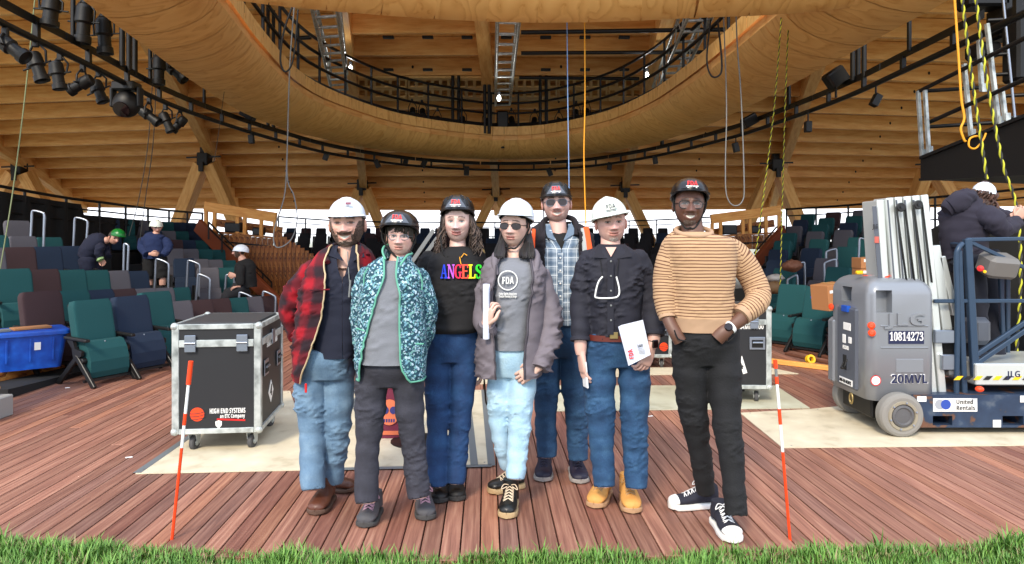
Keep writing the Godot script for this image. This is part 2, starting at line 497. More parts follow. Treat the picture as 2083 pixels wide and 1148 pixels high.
func build_roof():
	var root := thing("timber_roof", "vast curved timber roof with deep parallel purlins over the seating", "roof", Vector3.ZERO)
	var NR := 9
	# purlins, bay by bay
	var d := 36.0
	while d > 8.4:
		for i in NR - 1:
			var xa := rib_x(i, d) + 0.16; var xb := rib_x(i + 1, d) - 0.16
			if d < 14.0 and (xb < -15.0 or xa > 15.0): continue
			var mb := nb()
			var tone := rng.randf_range(0.86, 1.0); mb.col = Color(tone, tone * 0.985, tone * 0.96)
			var a := roof_pt(xa, d, 0.25); var b := roof_pt(xb, d, 0.25)
			mb.beam(a, b, 0.14, 0.5, Vector3.UP, 0.008)
			obj("purlin", mb, M.glulam, root)
			# bolt heads of the hangers
			if absf(a.x) < 16.0 and d > 20.0:
				var hb := nb()
				hb.ball(a.lerp(b, 0.45) + Vector3(0, 0.0, 0.075), Vector3(0.035, 0.05, 0.02), Basis(), 8, 5)
				obj("bolt_plate", hb, M.black_metal, root)
		d -= 1.5
	# ribs
	for i in NR:
		var d0 := 8.2
		var rings := []
		for k in 30:
			var q := lerpf(d0, 36.6, k / 29.0)
			var x := rib_x(i, q)
			var p := roof_pt(x, q, 0.0)
			var ring := PackedVector3Array()
			for s in [[-0.16, 0.05], [0.16, 0.05], [0.16, -0.78], [-0.16, -0.78]]: ring.append(p + Vector3(s[0], s[1], 0))
			rings.append(ring)
		var mb := nb()
		mb.col = Color(1, 0.97, 0.93)
		for s in 4:   # four flat faces
			var strip := []
			for r in rings: strip.append(PackedVector3Array([r[s], r[(s + 1) % 4]]))
			mb.loft(strip, false)
		obj("rib", mb, M.glulam, root)
	# deck panels above
	for i in NR - 1:
		var e := 9.0
		while e < 36.5:
			var e2 := minf(e + 4.5, 36.7)
			var mb := nb()
			var rings := []
			for k in 4:
				var q := lerpf(e, e2 - 0.01, k / 3.0)
				var ring := PackedVector3Array()
				for s in 5: ring.append(roof_pt(lerpf(rib_x(i, q), rib_x(i + 1, q), s / 4.0), q, 0.0))
				rings.append(ring)
			mb.loft(rings, false)
			var top := []
			for r in rings:
				var ring := PackedVector3Array()
				for p in r: ring.append(p + Vector3(0, 0.2, 0))
				top.append(ring)
			mb.loft(top, false)
			var tone := rng.randf_range(0.88, 1.0); for j in mb.c.size(): mb.c[j] = Color(tone, tone, tone)
			obj("roof_panel", mb, M.roofdeck, root)
			e = e2
	# fascia at the low eave
	var fa := nb()
	for i in NR - 1: fa.beam(roof_pt(rib_x(i, 36.6), 36.6, 0.22), roof_pt(rib_x(i + 1, 36.6), 36.6, 0.22), 0.14, 0.56)
	obj("eave_beam", fa, M.glulam, root)
	# splayed legs and black node connectors under each rib
	for q in [[1, 42, 345, 29.0, -70, 60], [2, 418, 326, 27.8, -46, 52], [3, 738, 378, 32.6, -36, 36], [4, 1009, 390, 34.0, -38, 32], [5, 1270, 382, 32.6, -34, 40], [6, 1576, 338, 28.6, -48, 44], [7, 1890, 340, 29.0, -40, 70]]:
		var c := at(q[1], q[2], q[3])
		var lg := thing("splayed_column", "pale timber leg pair spreading from a black node under roof rib", "column", Vector3(c.x, -0.6, c.z - 1.5), 0.0, "splayed timber columns round the seating")
		var o := lg.position
		for s in [q[4], q[5]]:
			var foot := at(q[1] + s * 2.3, q[2] + 120.0 * 2.3, q[3] + 1.6); foot.y = -0.6
			var mb := nb(o)
			var n := 5
			mb.beam(c + Vector3(s * 0.003, -0.12, 0), foot, 0.42, 0.62, Vector3.FORWARD, 0.015)
			obj("leg", mb, M.glulam, lg)
		var k := nb(o)
		k.box(c + Vector3(0, 0.02, 0.1), Vector3(0.42, 0.5, 0.5), Basis(), 0.03)
		k.box(c + Vector3(0, 0.33, 0.1), Vector3(0.26, 0.3, 0.3), Basis(), 0.02)
		k.beam(c + Vector3(-0.66, 0.08, 0.2), c + Vector3(0.66, 0.12, 0.2), 0.05, 0.06)
		k.box(c + Vector3(0, -0.3, 0.42), Vector3(0.18, 0.36, 0.1), Basis(), 0.01)
		obj("node_connector", k, M.black_metal, lg)

func curve_in(pts: Array, y: float, per := 8) -> Array:
	var p := []
	for q in pts: p.append(onh(q[0], q[1], y))
	return catmull(p, per)
func inward(path: Array, i: int, ctr: Vector3) -> Vector3:
	var t: Vector3 = (path[mini(i + 1, path.size() - 1)] - path[maxi(i - 1, 0)]).normalized()
	var n := Vector3.UP.cross(t).normalized()
	if n.dot(ctr - path[i]) < 0: n = -n
	return n

var ring_path := []
const RING_Y := EYE + 2.45
func build_ring():
	# outer lower edge of the ring as seen, at one height
	var px := [[30, -110], [168, 0], [300, 98], [395, 168], [500, 232], [600, 268], [740, 300], [880, 317], [1010, 325], [1150, 320], [1290, 300], [1400, 270], [1500, 228], [1600, 178], [1700, 124], [1800, 70], [1950, -10], [2110, -110]]
	var fine := curve_in(px, RING_Y, 10)
	ring_path = resample(fine, 0.66)
	var root := thing("ceiling_ring", "great oval ring clad in curved golden plywood panels hanging above the stage", "ring", Vector3(0, RING_Y, -14))
	var o := root.position
	var ctr := Vector3(0, RING_Y, -13.0)
	var sof := [[0.0, 0.0], [0.22, 0.015], [0.44, 0.06], [0.64, 0.13], [0.82, 0.23], [0.95, 0.35], [1.02, 0.46]]
	var strip := [[1.0, 0.465], [1.0, 0.60]]
	var band := [[1.05, 0.605], [1.05, 0.86]]
	var back := [[0.0, 0.003], [-0.03, 0.42], [0.05, 0.86]]
	var top := [[0.05, 0.862], [1.05, 0.862]]
	var N := ring_path.size()
	for i in N - 1:
		var tone := rng.randf_range(0.90, 1.0)
		for part in [["soffit_panel", sof, M.ply, 1.0], ["reveal_strip", strip, M.glulam, 1.0], ["fascia_panel", band, M.ply, 1.0], ["outer_panel", back, M.ply, 1.0]]:
			var mb := nb(o)
			var rings := []
			for e in 4:
				var t := lerpf(0.012, 0.988, e / 3.0)
				var p: Vector3 = ring_path[i].lerp(ring_path[i + 1], t)
				var nn := inward(ring_path, i, ctr).lerp(inward(ring_path, i + 1, ctr), t).normalized()
				var r := PackedVector3Array()
				for s in part[1]: r.append(p + nn * s[0] + Vector3(0, s[1], 0))
				rings.append(r)
			var k: float = tone * part[3]
			mb.col = Color(k, k * 0.985, k * 0.96)
			mb.loft(rings, false)
			var uo := Vector2(rng.randf() * 4.0, rng.randf() * 4.0)
			for j in mb.uv.size(): mb.uv[j] += uo
			obj(part[0], mb, part[2], root)
	# timber core behind the panel joints
	var core := nb(o); var cr := []
	for i in N:
		var nn := inward(ring_path, i, ctr); var r := PackedVector3Array()
		for s in [[0.03, 0.03], [0.45, 0.09], [0.82, 0.26], [0.97, 0.44], [0.97, 0.84], [0.06, 0.84], [0.0, 0.4]]: r.append(ring_path[i] + nn * s[0] + Vector3(0, s[1], 0))
		cr.append(r)
	core.loft(cr)
	obj("core", core, M.glulam, root)
	# catwalk railing on top of the ring
	var rail := thing("catwalk_railing", "black pipe railing standing on top of the plywood ring", "railing", Vector3(0, RING_Y + 0.86, -14))
	o = rail.position
	var line := []
	for i in N: line.append(ring_path[i] + inward(ring_path, i, ctr) * 0.9 + Vector3(0, 0.86, 0))
	for h in [0.42, 0.72, 1.02]:
		var mb := nb(o); var l := []
		for p in line: l.append(p + Vector3(0, h, 0))
		mb.tube(l, 0.035, 6); obj("rail", mb, M.black_metal, rail)
	for i in range(1, N, 2):
		var mb := nb(o); mb.tube([line[i], line[i] + Vector3(0, 1.02, 0)], 0.03, 6); obj("post", mb, M.black_metal, rail)
	# inner face of the catwalk behind: dark deck edge
	var dk := nb(o); var rr := []
	for i in N:
		var nn := inward(ring_path, i, ctr)
		rr.append(PackedVector3Array([ring_path[i] + nn * 0.85 + Vector3(0, 0.87, 0), ring_path[i] + nn * -0.5 + Vector3(0, 0.87, 0), ring_path[i] + nn * -0.5 + Vector3(0, 1.0, 0), ring_path[i] + nn * 0.85 + Vector3(0, 1.0, 0)]))
	dk.loft(rr); obj("catwalk_deck", dk, M.black_matte, rail)
	# the near beam: a curved plywood-clad beam closing the ring on the lawn side
	var nbm := thing("front_beam", "curved plywood clad beam crossing above the group with evenly spaced joints", "beam", Vector3(0, RING_Y, -9))
	o = nbm.position
	var bp := resample(curve_in([[150, -60], [330, -22], [480, 1], [600, 16], [760, 30], [900, 40], [1010, 45], [1130, 46.5], [1280, 43], [1425, 36], [1586, 30], [1720, 18], [1900, -8]], EYE + 2.6, 8), 0.62)
	for i in bp.size() - 1:
		var mb := nb(o); var rings := []
		var tone := rng.randf_range(0.92, 1.0)
		for e in 4:
			var t := lerpf(0.011, 0.989, e / 3.0)
			var p: Vector3 = bp[i].lerp(bp[i + 1], t)
			var tn: Vector3 = (bp[i + 1] - bp[i]).normalized()
			var nn := Vector3.UP.cross(tn).normalized()
			if nn.z < 0: nn = -nn
			var r := PackedVector3Array()
			for s in [[-0.12, 0.5], [-0.12, 0.12], [-0.06, 0.03], [0.0, 0.0], [0.18, 0.02], [0.36, 0.08], [0.52, 0.18], [0.64, 0.32], [0.70, 0.5], [0.72, 0.75], [0.70, 1.0]]: r.append(p + nn * s[0] + Vector3(0, s[1], 0))
			rings.append(r)
		mb.col = Color(tone, tone * 0.985, tone * 0.96)
		mb.loft(rings, false)
		var uo := Vector2(rng.randf() * 4.0, rng.randf() * 4.0)
		for j in mb.uv.size(): mb.uv[j] += uo
		obj("cladding_panel", mb, M.ply, nbm)
	var cb := nb(o)
	var cr2 := []
	for i in bp.size():
		var tn: Vector3 = (bp[mini(i + 1, bp.size() - 1)] - bp[maxi(i - 1, 0)]).normalized(); var nn := Vector3.UP.cross(tn).normalized()
		if nn.z < 0: nn = -nn
		var r := PackedVector3Array()
		for s in [[-0.09, 0.9], [-0.09, 0.14], [0.0, 0.03], [0.34, 0.12], [0.6, 0.34], [0.67, 0.6], [0.66, 0.97]]: r.append(bp[i] + nn * s[0] + Vector3(0, s[1], 0))
		cr2.append(r)
	cb.loft(cr2); obj("core", cb, M.glulam, nbm)


var seat_col := {"teal": Color(0.005, 0.080, 0.090), "grey": Color(0.115, 0.112, 0.135), "brown": Color(0.052, 0.025, 0.029), "navy": Color(0.011, 0.026, 0.062), "black": Color(0.012, 0.012, 0.016)}
var seat_proto := {}
func make_seat(c: String, fine: bool) -> Node3D:
	var o := Node3D.new()
	var col: Color = seat_col[c]
	var cloth: Material = M.seat_cloth
	var tilt := Basis(Vector3.RIGHT, -0.21)
	var b := nb(); b.col = col
	# padded back: rounded slab
	var rings := []
	for i in 9:
		var t := i / 8.0
		var y := lerpf(-0.235, 0.235, t)
		var e := 1.0 - pow(absf(t * 2.0 - 1.0), 14.0) * 0.10
		var ring := PackedVector3Array()
		for k in 20:
			var a := TAU * k / 20
			ring.append(Vector3(0, 0.615, -0.07) + tilt * Vector3(signf(cos(a)) * pow(absf(cos(a)), 0.16) * 0.215 * e, y, signf(sin(a)) * pow(absf(sin(a)), 0.25) * 0.055 * e))
		rings.append(ring)
	b.loft(rings, true, true, true); obj("backrest", b, cloth, o)
	var s := nb(); s.col = col
	s.prism(PackedVector2Array([Vector2(0.02, 0.40), Vector2(0.07, 0.45), Vector2(0.13, 0.44), Vector2(0.19, 0.36), Vector2(0.225, 0.25), Vector2(0.225, 0.14), Vector2(0.20, 0.08), Vector2(0.15, 0.065), Vector2(0.11, 0.12), Vector2(0.08, 0.25)]), Transform3D(Basis(Vector3(0, 0, 1), Vector3(0, 1, 0), Vector3(-1, 0, 0)), Vector3.ZERO), 0.42)
	obj("seat", s, cloth, o)
	if fine:
		var sh := nb(); sh.box(Vector3(0, 0.60, -0.125), Vector3(0.40, 0.44, 0.02), tilt, 0.008); obj("back_shell", sh, M.black_plastic, o)
		var bt := nb(); bt.ball(Vector3(0.0, 0.43, 0.135), Vector3(0.011, 0.011, 0.008), Basis(), 8, 6); obj("button", bt, M.steel, o)
		for x in [-0.25, 0.25]:
			var a := nb(); a.box(Vector3(x, 0.475, 0.06), Vector3(0.055, 0.03, 0.36), Basis(Vector3.RIGHT, 0.05), 0.008); obj("armrest", a, M.black_plastic, o)
			var l := nb()
			l.beam(Vector3(x, 0.30, 0.06), Vector3(x, 0.0, 0.34), 0.035, 0.055, Vector3.UP, 0.006)
			obj("front_leg", l, M.black_plastic, o)
			var l2 := nb(); l2.beam(Vector3(x, 0.30, 0.08), Vector3(x, 0.0, -0.24), 0.035, 0.055, Vector3.UP, 0.006)
			obj("rear_leg", l2, M.black_plastic, o)
			var br := nb()
			br.prism(PackedVector2Array([Vector2(-0.08, 0.46), Vector2(0.02, 0.46), Vector2(0.05, 0.38), Vector2(0.16, 0.36), Vector2(0.15, 0.31), Vector2(0.07, 0.27), Vector2(0.02, 0.29), Vector2(0.0, 0.38)]), Transform3D(Basis(Vector3(0, 0, 1), Vector3(0, 1, 0), Vector3(-1, 0, 0)), Vector3(x, 0, 0)), 0.03)
			obj("arm_bracket", br, M.black_plastic, o)
			var d := nb(); d.lathe([Vector2(0.0, 0.03), Vector2(0.028, 0.03), Vector2(0.034, 0.022), Vector2(0.034, -0.02), Vector2(0.0, -0.02)], Vector3(x * 0.93, 0.255, 0.14), Vector3(signf(x), 0, 0), 14); obj("hinge", d, M.black_metal, o)
		var cb := nb(); cb.beam(Vector3(-0.27, 0.06, 0.2), Vector3(0.27, 0.06, 0.2), 0.025, 0.025); obj("crossbar", cb, M.black_plastic, o)
	else:
		var st := nb(); st.box(Vector3(-0.275, 0.25, 0.02), Vector3(0.04, 0.5, 0.3)); obj("side_frame", st, M.black_plastic, o)
	return o
func seat(c: String, p: Vector3, turn: float, label: String, group: String, fine := true, fold := 0.0):
	var key := c + str(fine)
	if not seat_proto.has(key): seat_proto[key] = make_seat(c, fine)
	var o: Node3D = seat_proto[key].duplicate()
	o.name = numbered("theatre_seat"); add_child(o)
	o.position = p; o.rotation.y = turn
	tag(o, label, "seat", group)

# a row of seats from pixel tops; a=[px, top y, depth]; the platform under it goes down to the ground
const ORD := ["first", "second", "third", "fourth", "fifth", "sixth", "seventh", "eighth", "ninth", "tenth", "eleventh", "twelfth", "thirteenth", "fourteenth", "fifteenth", "sixteenth", "seventeenth", "eighteenth", "nineteenth", "twentieth", "twenty-first", "twenty-second", "twenty-third", "twenty-fourth", "twenty-fifth", "twenty-sixth", "twenty-seventh", "twenty-eighth", "twenty-ninth", "thirtieth", "thirty-first", "thirty-second", "thirty-third", "thirty-fourth", "thirty-fifth", "thirty-sixth", "thirty-seventh", "thirty-eighth"]
func row(a: Array, b: Array, cols: Array, face: float, where: String, fine := true, plat := true, depth := 0.95, anchor := "", grp := ""):
	var n := cols.size()
	var ends := []
	for e in [a, b]:
		var p := at(e[0], e[1], e[2]); p.y -= 0.845; ends.append(p)
	for i in n:
		var t := float(i) / maxi(n - 1, 1)
		var p: Vector3 = ends[0].lerp(ends[1], t)
		var c: String = cols[i]
		if c == "": continue
		var lb := "%s theatre seat %s" % [c, where]
		if anchor: lb = "%s theatre seat, %s from the %s, %s" % [c, ORD[mini(i, 37)], anchor, where]
		seat(c, p, face + rng.randf_range(-0.05, 0.05), lb, grp if grp else "theatre seats " + where, fine)
	if plat:
		var d: Vector3 = (ends[1] - ends[0]); d.y = 0; d = d.normalized()
		var fw := Vector3(sin(face), 0, cos(face)); fw = (fw - d * fw.dot(d)).normalized()
		var A: Vector3 = ends[0] - d * 0.7; var B: Vector3 = ends[1] + d * 0.7
		var mb := nb()
		var q := [A + fw * 0.45, B + fw * 0.45, B - fw * (depth - 0.45), A - fw * (depth - 0.45)]
		var lo := []
		for v in q: lo.append(Vector3(v.x, -0.6, v.z))
		mb.quad(q[0], q[1], q[2], q[3], Vector3.UP)
		for k in 4: mb.quad(q[k], q[(k + 1) % 4], lo[(k + 1) % 4], lo[k])
		struct("seating_tier", mb, M.tier)

func mix(n: int, k: int) -> Array:
	var c := ["teal", "grey", "navy", "brown", "teal", "navy", "teal", "grey"]
	var out := []
	for i in n: out.append(c[(i * 5 + k * 3 + (i * i + k) / 3) % 8])
	return out

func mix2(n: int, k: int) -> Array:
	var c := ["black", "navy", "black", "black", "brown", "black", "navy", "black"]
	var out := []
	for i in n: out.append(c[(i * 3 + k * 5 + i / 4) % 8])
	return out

func build_seating():
	var L := 1.12   # seats on the left face the stage centre
	# front row, on the deck
	seat("teal", onh(196, 776), L, "teal folding theatre seat standing on the deck beside the blue bin", "", true)
	seat("navy", onh(276, 758), L, "navy folding theatre seat standing on the deck between two teal seats", "", true)
	seat("teal", onh(325, 738), L, "teal folding theatre seat standing on the deck behind the flight case", "", true)
	row([368, 615, 9.3], [548, 604, 11.6], ["grey", "brown", "brown", "teal", "grey", "brown"], L - 0.1, "in the row behind the flight case", true, true, 0.95, "teal deck seat", "theatre seats in the side rows")
	row([22, 597, 7.35], [366, 587, 11.2], ["", "brown", "teal", "navy", "brown", "grey", "grey", "teal"], L - 0.1, "in the row above the blue bin", true, true, 0.95, "leaning post", "theatre seats in the side rows")
	row([30, 549, 8.75], [281, 553, 11.6], ["teal", "brown", "teal", "teal", "grey", "navy"], L - 0.1, "in the row below the bending worker", true, true, 0.95, "leaning post", "theatre seats in the side rows")
	row([-20, 506, 9.8], [150, 502, 11.7], ["grey", "brown", "navy", "navy"], L - 0.1, "in the fourth side row", true, true, 0.95, "leaning post", "theatre seats in the side rows")
	row([-10, 480, 11.0], [105, 484, 12.5], ["teal", "grey", "teal"], L - 0.1, "in the fifth side row", true, true, 0.95, "leaning post", "theatre seats in the side rows")
	row([-30, 446, 12.0], [40, 450, 13.0], ["grey", "grey"], L - 0.1, "in the top side row", true, true, 0.95, "leaning post", "theatre seats in the side rows")
	# second block, past the aisle, facing the stage
	var G := "in the far block left of the timber booth"
	row([424, 546, 14.5], [462, 546, 15.0], ["grey", "teal"], 0.6, "in far block row one", false, true, 0.95, "side rows", "theatre seats left of the timber booth")
	row([375, 527, 15.5], [462, 531, 16.8], ["navy", "grey", "grey", "teal"], 0.6, "in far block row two", false, true, 0.95, "side rows", "theatre seats left of the timber booth")
	row([355, 507, 16.8], [442, 509, 18.3], ["grey", "grey", "teal", "teal"], 0.6, "in far block row three", false, true, 0.95, "side rows", "theatre seats left of the timber booth")
	row([325, 488, 17.5], [432, 491, 19.6], ["navy", "brown", "navy", "teal", "navy"], 0.6, "in far block row four", false, true, 0.95, "side rows", "theatre seats left of the timber booth")
	row([312, 470, 18.6], [418, 473, 21.0], ["navy", "grey", "teal", "navy", "brown"], 0.6, "in far block row five", false, true, 0.95, "side rows", "theatre seats left of the timber booth")
	row([225, 447, 18.0], [405, 455, 22.6], ["navy", "teal", "grey", "navy", "teal", "navy", "navy", "brown"], 0.6, "in far block row six", false, true, 0.95, "side rows", "theatre seats left of the timber booth")
	# centre block
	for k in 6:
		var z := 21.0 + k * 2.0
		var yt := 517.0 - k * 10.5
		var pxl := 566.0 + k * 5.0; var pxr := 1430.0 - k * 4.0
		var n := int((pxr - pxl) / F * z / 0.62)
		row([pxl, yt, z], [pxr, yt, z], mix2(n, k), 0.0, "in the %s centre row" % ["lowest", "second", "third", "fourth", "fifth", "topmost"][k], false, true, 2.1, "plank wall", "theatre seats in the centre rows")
	# right block
	var R := -0.95
	var g := "in the rows behind the mast lift"
	var rr := [[1590, 548, 12.6, 1700, 545, 11.6], [1575, 530, 14.0, 1790, 524, 12.2], [1578, 509, 15.2, 1800, 500, 13.3], [1588, 491, 16.4, 1830, 480, 14.2], [1600, 475, 17.6, 1840, 462, 15.3], [1612, 461, 18.8, 1850, 446, 16.3], [1625, 448, 20.0, 1860, 431, 17.4], [1640, 436, 21.0, 1870, 420, 18.4]]
	for i in rr.size():
		var q: Array = rr[i]
		var n := int(at(q[0], q[1], q[2]).distance_to(at(q[3], q[4], q[5])) / 0.56)
		row([q[0], q[1], q[2]], [q[3], q[4], q[5]], mix(n, i + 2), R, "in the %s row behind the lift" % ORD[i], false, true, 1.25, "booth stairs", "theatre seats behind the mast lift")
	# right front row on the deck
	seat("teal", onh(1606, 704), -0.95, "teal folding theatre seat on the deck beside the hanging rope weight", "", true)
	seat("teal", onh(1662, 717), -0.95, "teal folding theatre seat on the deck under the cardboard box", "", true)
	seat("brown", onh(1735, 728), -0.95, "brown folding theatre seat on the deck behind the mast lift", "", true)
	row([1648, 588, 10.4], [1790, 590, 8.9], ["teal", "navy", "teal", "brown"], R, "in the row beside the cardboard box", true, true, 0.95, "rope bag", "theatre seats behind the mast lift")
	# black drape and railing behind the side rows
	var bl := [at(-60, 366, 13.6), at(0, 379, 14.2), at(130, 402, 16.0), at(215, 413, 17.6), at(300, 424, 19.8), at(372, 431, 22.0), at(412, 434, 23.6)]
	back_rail(bl, "black pipe railing along the top of the side rows", 0.5, true)
	var dr := nb(); var rings := []
	for p in resample(catmull(bl, 6), 0.12):
		var w := sin(rings.size() * 1.3) * 0.03
		rings.append(PackedVector3Array([p + Vector3(w, -0.10 if p.z > -16.6 else -0.34, w), Vector3(p.x + w * 2, -0.6, p.z + w * 2)]))
	dr.loft(rings, false)
	tag(obj("black_drape", dr, M.black_matte), "black fabric drape hanging below the railing behind the side rows", "drape")
	var dr2 := nb(); var rings2 := []
	for p in resample(catmull([at(1880, 470, 13.2), at(1960, 440, 12.6), at(2060, 430, 12.0), at(2300, 420, 11.0)], 6), 0.12):
		var w := sin(rings2.size() * 1.3) * 0.03
		rings2.append(PackedVector3Array([p + Vector3(w, 0, w), Vector3(p.x + w * 2, -0.6, p.z + w * 2)]))
	dr2.loft(rings2, false)
	tag(obj("black_drape", dr2, M.black_matte), "black fabric drape behind the worker on the lift", "drape")
	back_rail([at(566, 441, 30.0), at(700, 450, 32.0), at(850, 452, 33.0), at(1010, 453, 33.5), at(1180, 452, 33.0), at(1330, 448, 32.0), at(1445, 442, 30.5)], "black railing along the back of the centre rows", 0.65, false)
	back_rail([at(1600, 426, 23.5), at(1680, 421, 22.0), at(1770, 414, 20.5), at(1860, 405, 19.5), at(1990, 394, 18.4), at(2120, 380, 17.4)], "black railing along the top of the rows behind the mast lift", 0.6, false)
	# handrails
	for h in [[[62, 470], [65, 428], [90, 434], [88, 488], 12.0, "by the drape"], [[148, 500], [152, 442], [178, 449], [174, 505], 12.6, "behind the bending worker"], [[250, 556], [252, 496], [261, 499], [258, 556], 11.8, "in front of the bending worker"], [[313, 588], [317, 526], [343, 536], [341, 592], 12.2, "in front of the worker in the navy hoodie"], [[378, 590], [382, 529], [406, 538], [404, 590], 13.0, "on the aisle steps"], [[397, 612], [403, 557], [427, 567], [425, 616], 11.8, "at the foot of the aisle steps"], [[455, 610], [460, 559], [476, 563], [476, 600], 12.3, "in front of the sitting worker"], [[484, 640], [487, 594], [512, 604], [511, 640], 11.2, "behind the flight case"], [[533, 640], [535, 592], [560, 603], [559, 640], 11.6, "beside the plank wall"],
		[[1603, 606], [1602, 569], [1622, 559], [1624, 606], 12.2, "beside the hanging rope"], [[1616, 600], [1617, 540], [1637, 533], [1639, 602], 12.8, "among the rows behind the mast lift"], [[1678, 574], [1677, 535], [1701, 527], [1703, 575], 12.4, "above the cardboard box"], [[1681, 540], [1681, 512], [1702, 506], [1704, 560], 13.4, "higher up above the cardboard box"], [[1747, 520], [1749, 484], [1766, 490], [1767, 530], 13.0, "beside the lift mast"]]:
		var pts := []
		for k in 4: pts.append(at(h[k][0], h[k][1], h[4]))
		pts[0] += Vector3(0, -0.12, 0); pts[3] += Vector3(0, -0.12, 0)
		var path := [pts[0], pts[0].lerp(pts[1], 0.6), pts[1].lerp(pts[0], 0.08), pts[1].lerp(pts[2], 0.15), pts[2].lerp(pts[1], 0.15), pts[2].lerp(pts[3], 0.08), pts[2].lerp(pts[3], 0.4), pts[3]]
		var mb := nb(); mb.tube(catmull(path, 3), 0.02, 8)
		tag(obj("handrail", mb, M.steel), "bent steel pipe handrail %s" % h[5], "handrail", "steel handrails of the aisles")
	booth()

func back_rail(path: Array, label: String, drop: float, dense: bool):
	var r := thing("back_railing", label, "railing", Vector3(path[0].x, path[0].y - drop, path[0].z))
	var o := r.position
	var fine := catmull(path, 6)
	for h in [0.0, -0.22, -drop]:
		var mb := nb(o); var l := []
		for p in fine: l.append(p + Vector3(0, h, 0))
		mb.tube(l, 0.035 if h == 0.0 else 0.022, 6); obj("rail", mb, M.black_metal, r)
	for p in resample(fine, 1.25):
		var mb := nb(o); mb.tube([p, p + Vector3(0, -drop - 0.25, 0)], 0.03, 6); obj("post", mb, M.black_metal, r)

func booth():
	# raised timber control booths on either side of the centre rows; z from the wall they stand on
	for s in [0, 1]:
		var z := 19.5 if s == 0 else 20.5
		var P := func(px, py, dz = 0.0): return at(px if s == 0 else px, py, z - dz)
		var q := {"bl": [416, 411], "br": [562, 434], "cl": [436, 472], "cr": [558, 484], "low": 506} if s == 0 else {"bl": [1446, 437], "br": [1588, 419], "cl": [1446, 482], "cr": [1575, 474], "low": 505}
		var r := thing("control_booth", "raised pine control booth with open front %s" % ["above the plank wall beside the seated worker" if s == 0 else "behind the man in the striped sweater"], "booth", P.call(q.cl[0], q.low))
		var o := r.position
		var mb := nb(o)
		var bl: Vector3 = P.call(q.bl[0], q.bl[1] + 9); var br: Vector3 = P.call(q.br[0], q.br[1] + 9)
		mb.beam(bl, br, 0.12, 0.27, Vector3.UP, 0.01); obj("top_beam", mb, M.timber_new, r)
		mb = nb(o); mb.beam(bl + Vector3(0, -0.42, -0.5), br + Vector3(0, -0.36, -0.5), 0.06, 0.22); obj("back_board", mb, M.pine, r)
		for t in [0.02, 0.14, 0.46, 0.56, 0.79, 0.98]:
			mb = nb(o); var a: Vector3 = bl.lerp(br, t); var c: Vector3 = (P.call(q.cl[0], q.cl[1]) as Vector3).lerp(P.call(q.cr[0], q.cr[1]), t)
			mb.beam(Vector3(a.x, a.y - 0.13, a.z), Vector3(a.x, c.y - 0.05, a.z), 0.09, 0.09, Vector3.FORWARD, 0.006); obj("post", mb, M.timber_new, r)
		var ca: Vector3 = P.call(q.cl[0], q.cl[1]); var cb: Vector3 = P.call(q.cr[0], q.cr[1])
		mb = nb(o); mb.beam(ca, cb, 0.3, 0.05); obj("counter", mb, M.pine, r)
		var n := 11
		for i in n:
			mb = nb(o); var a: Vector3 = ca.lerp(cb, (i + 0.5) / n)
			var tn := rng.randf_range(0.7, 1.0); mb.col = Color(tn, tn * 0.95, tn * 0.9)
			var lo: Vector3 = P.call(0, q.low)
			mb.box(Vector3(a.x, (a.y + lo.y) * 0.5 - 0.03, a.z + 0.1), Vector3(ca.distance_to(cb) / n - 0.008, a.y - lo.y, 0.025), Basis(), 0.004); obj("fascia_plank", mb, M.pine, r)
		mb = nb(o); mb.beam(ca + Vector3(0, -0.24, 0.13), cb + Vector3(0, -0.24, 0.13), 0.02, 0.04); obj("black_batten", mb, M.black_metal, r)
		mb = nb(o); mb.box(ca.lerp(cb, 0.3) + Vector3(0, 0.17, -0.1), Vector3(0.42, 0.28, 0.3), Basis(), 0.03); obj("monitor_back", mb, M.black_plastic, r)
		mb = nb(o); mb.box(ca.lerp(cb, 0.72) + Vector3(0, 0.13, -0.1), Vector3(0.3, 0.22, 0.25), Basis(), 0.03); obj("monitor_back", mb, M.black_plastic, r)
	# plank wall under the left booth with a stair stringer and its railing
	var w := thing("plank_wall", "vertical pine plank wall with sloping top beside the aisle stairs", "wall", at(540, 640, 18.5))
	var o2 := w.position
	for i in 22:
		var px := 462.0 + i * 9.0
		var top := 500.0
		if px > 556: top = 468.0 + (px - 556) * 0.62
		elif px < 500: top = 506.0 + (500 - px) * 1.6
		var a := at(px, top, 19.3); var b := at(px, 700, 19.3)
		var mb := nb(o2); var tn := rng.randf_range(0.55, 0.85); mb.col = Color(tn, tn * 0.9, tn * 0.8)
		mb.box(Vector3(a.x, (a.y - 0.6) * 0.5, a.z), Vector3(0.115, a.y + 0.6, 0.025), Basis(), 0.004); obj("plank", mb, M.pine, w)
	var st := thing("stair_stringer", "sloping red-brown timber stringer with black rail climbing to the booth", "stairs", at(500, 640, 17.8))
	o2 = st.position
	var mb2 := nb(o2); mb2.beam(at(402, 458, 19.0), at(585, 640, 17.6), 0.12, 0.36, Vector3.UP, 0.01); mb2.col = Color.WHITE; obj("stringer", mb2, mat("redwood", Color(0.52, 0.25, 0.13), 0.6), st)
	for e in [[[424, 452], [478, 505]], [[516, 538], [552, 575]]]:
		for k in [0, 12]:
			mb2 = nb(o2); mb2.tube([at(e[0][0], e[0][1] + k, 18.6), at(e[1][0], e[1][1] + k, 18.2)], 0.022, 6); obj("rail", mb2, M.black_metal, st)
		for t in [0.0, 0.5, 1.0]:
			mb2 = nb(o2); var a := at(lerpf(e[0][0], e[1][0], t), lerpf(e[0][1], e[1][1], t), 18.4); mb2.tube([a, a + Vector3(0, -0.45, 0)], 0.022, 6); obj("post", mb2, M.black_metal, st)
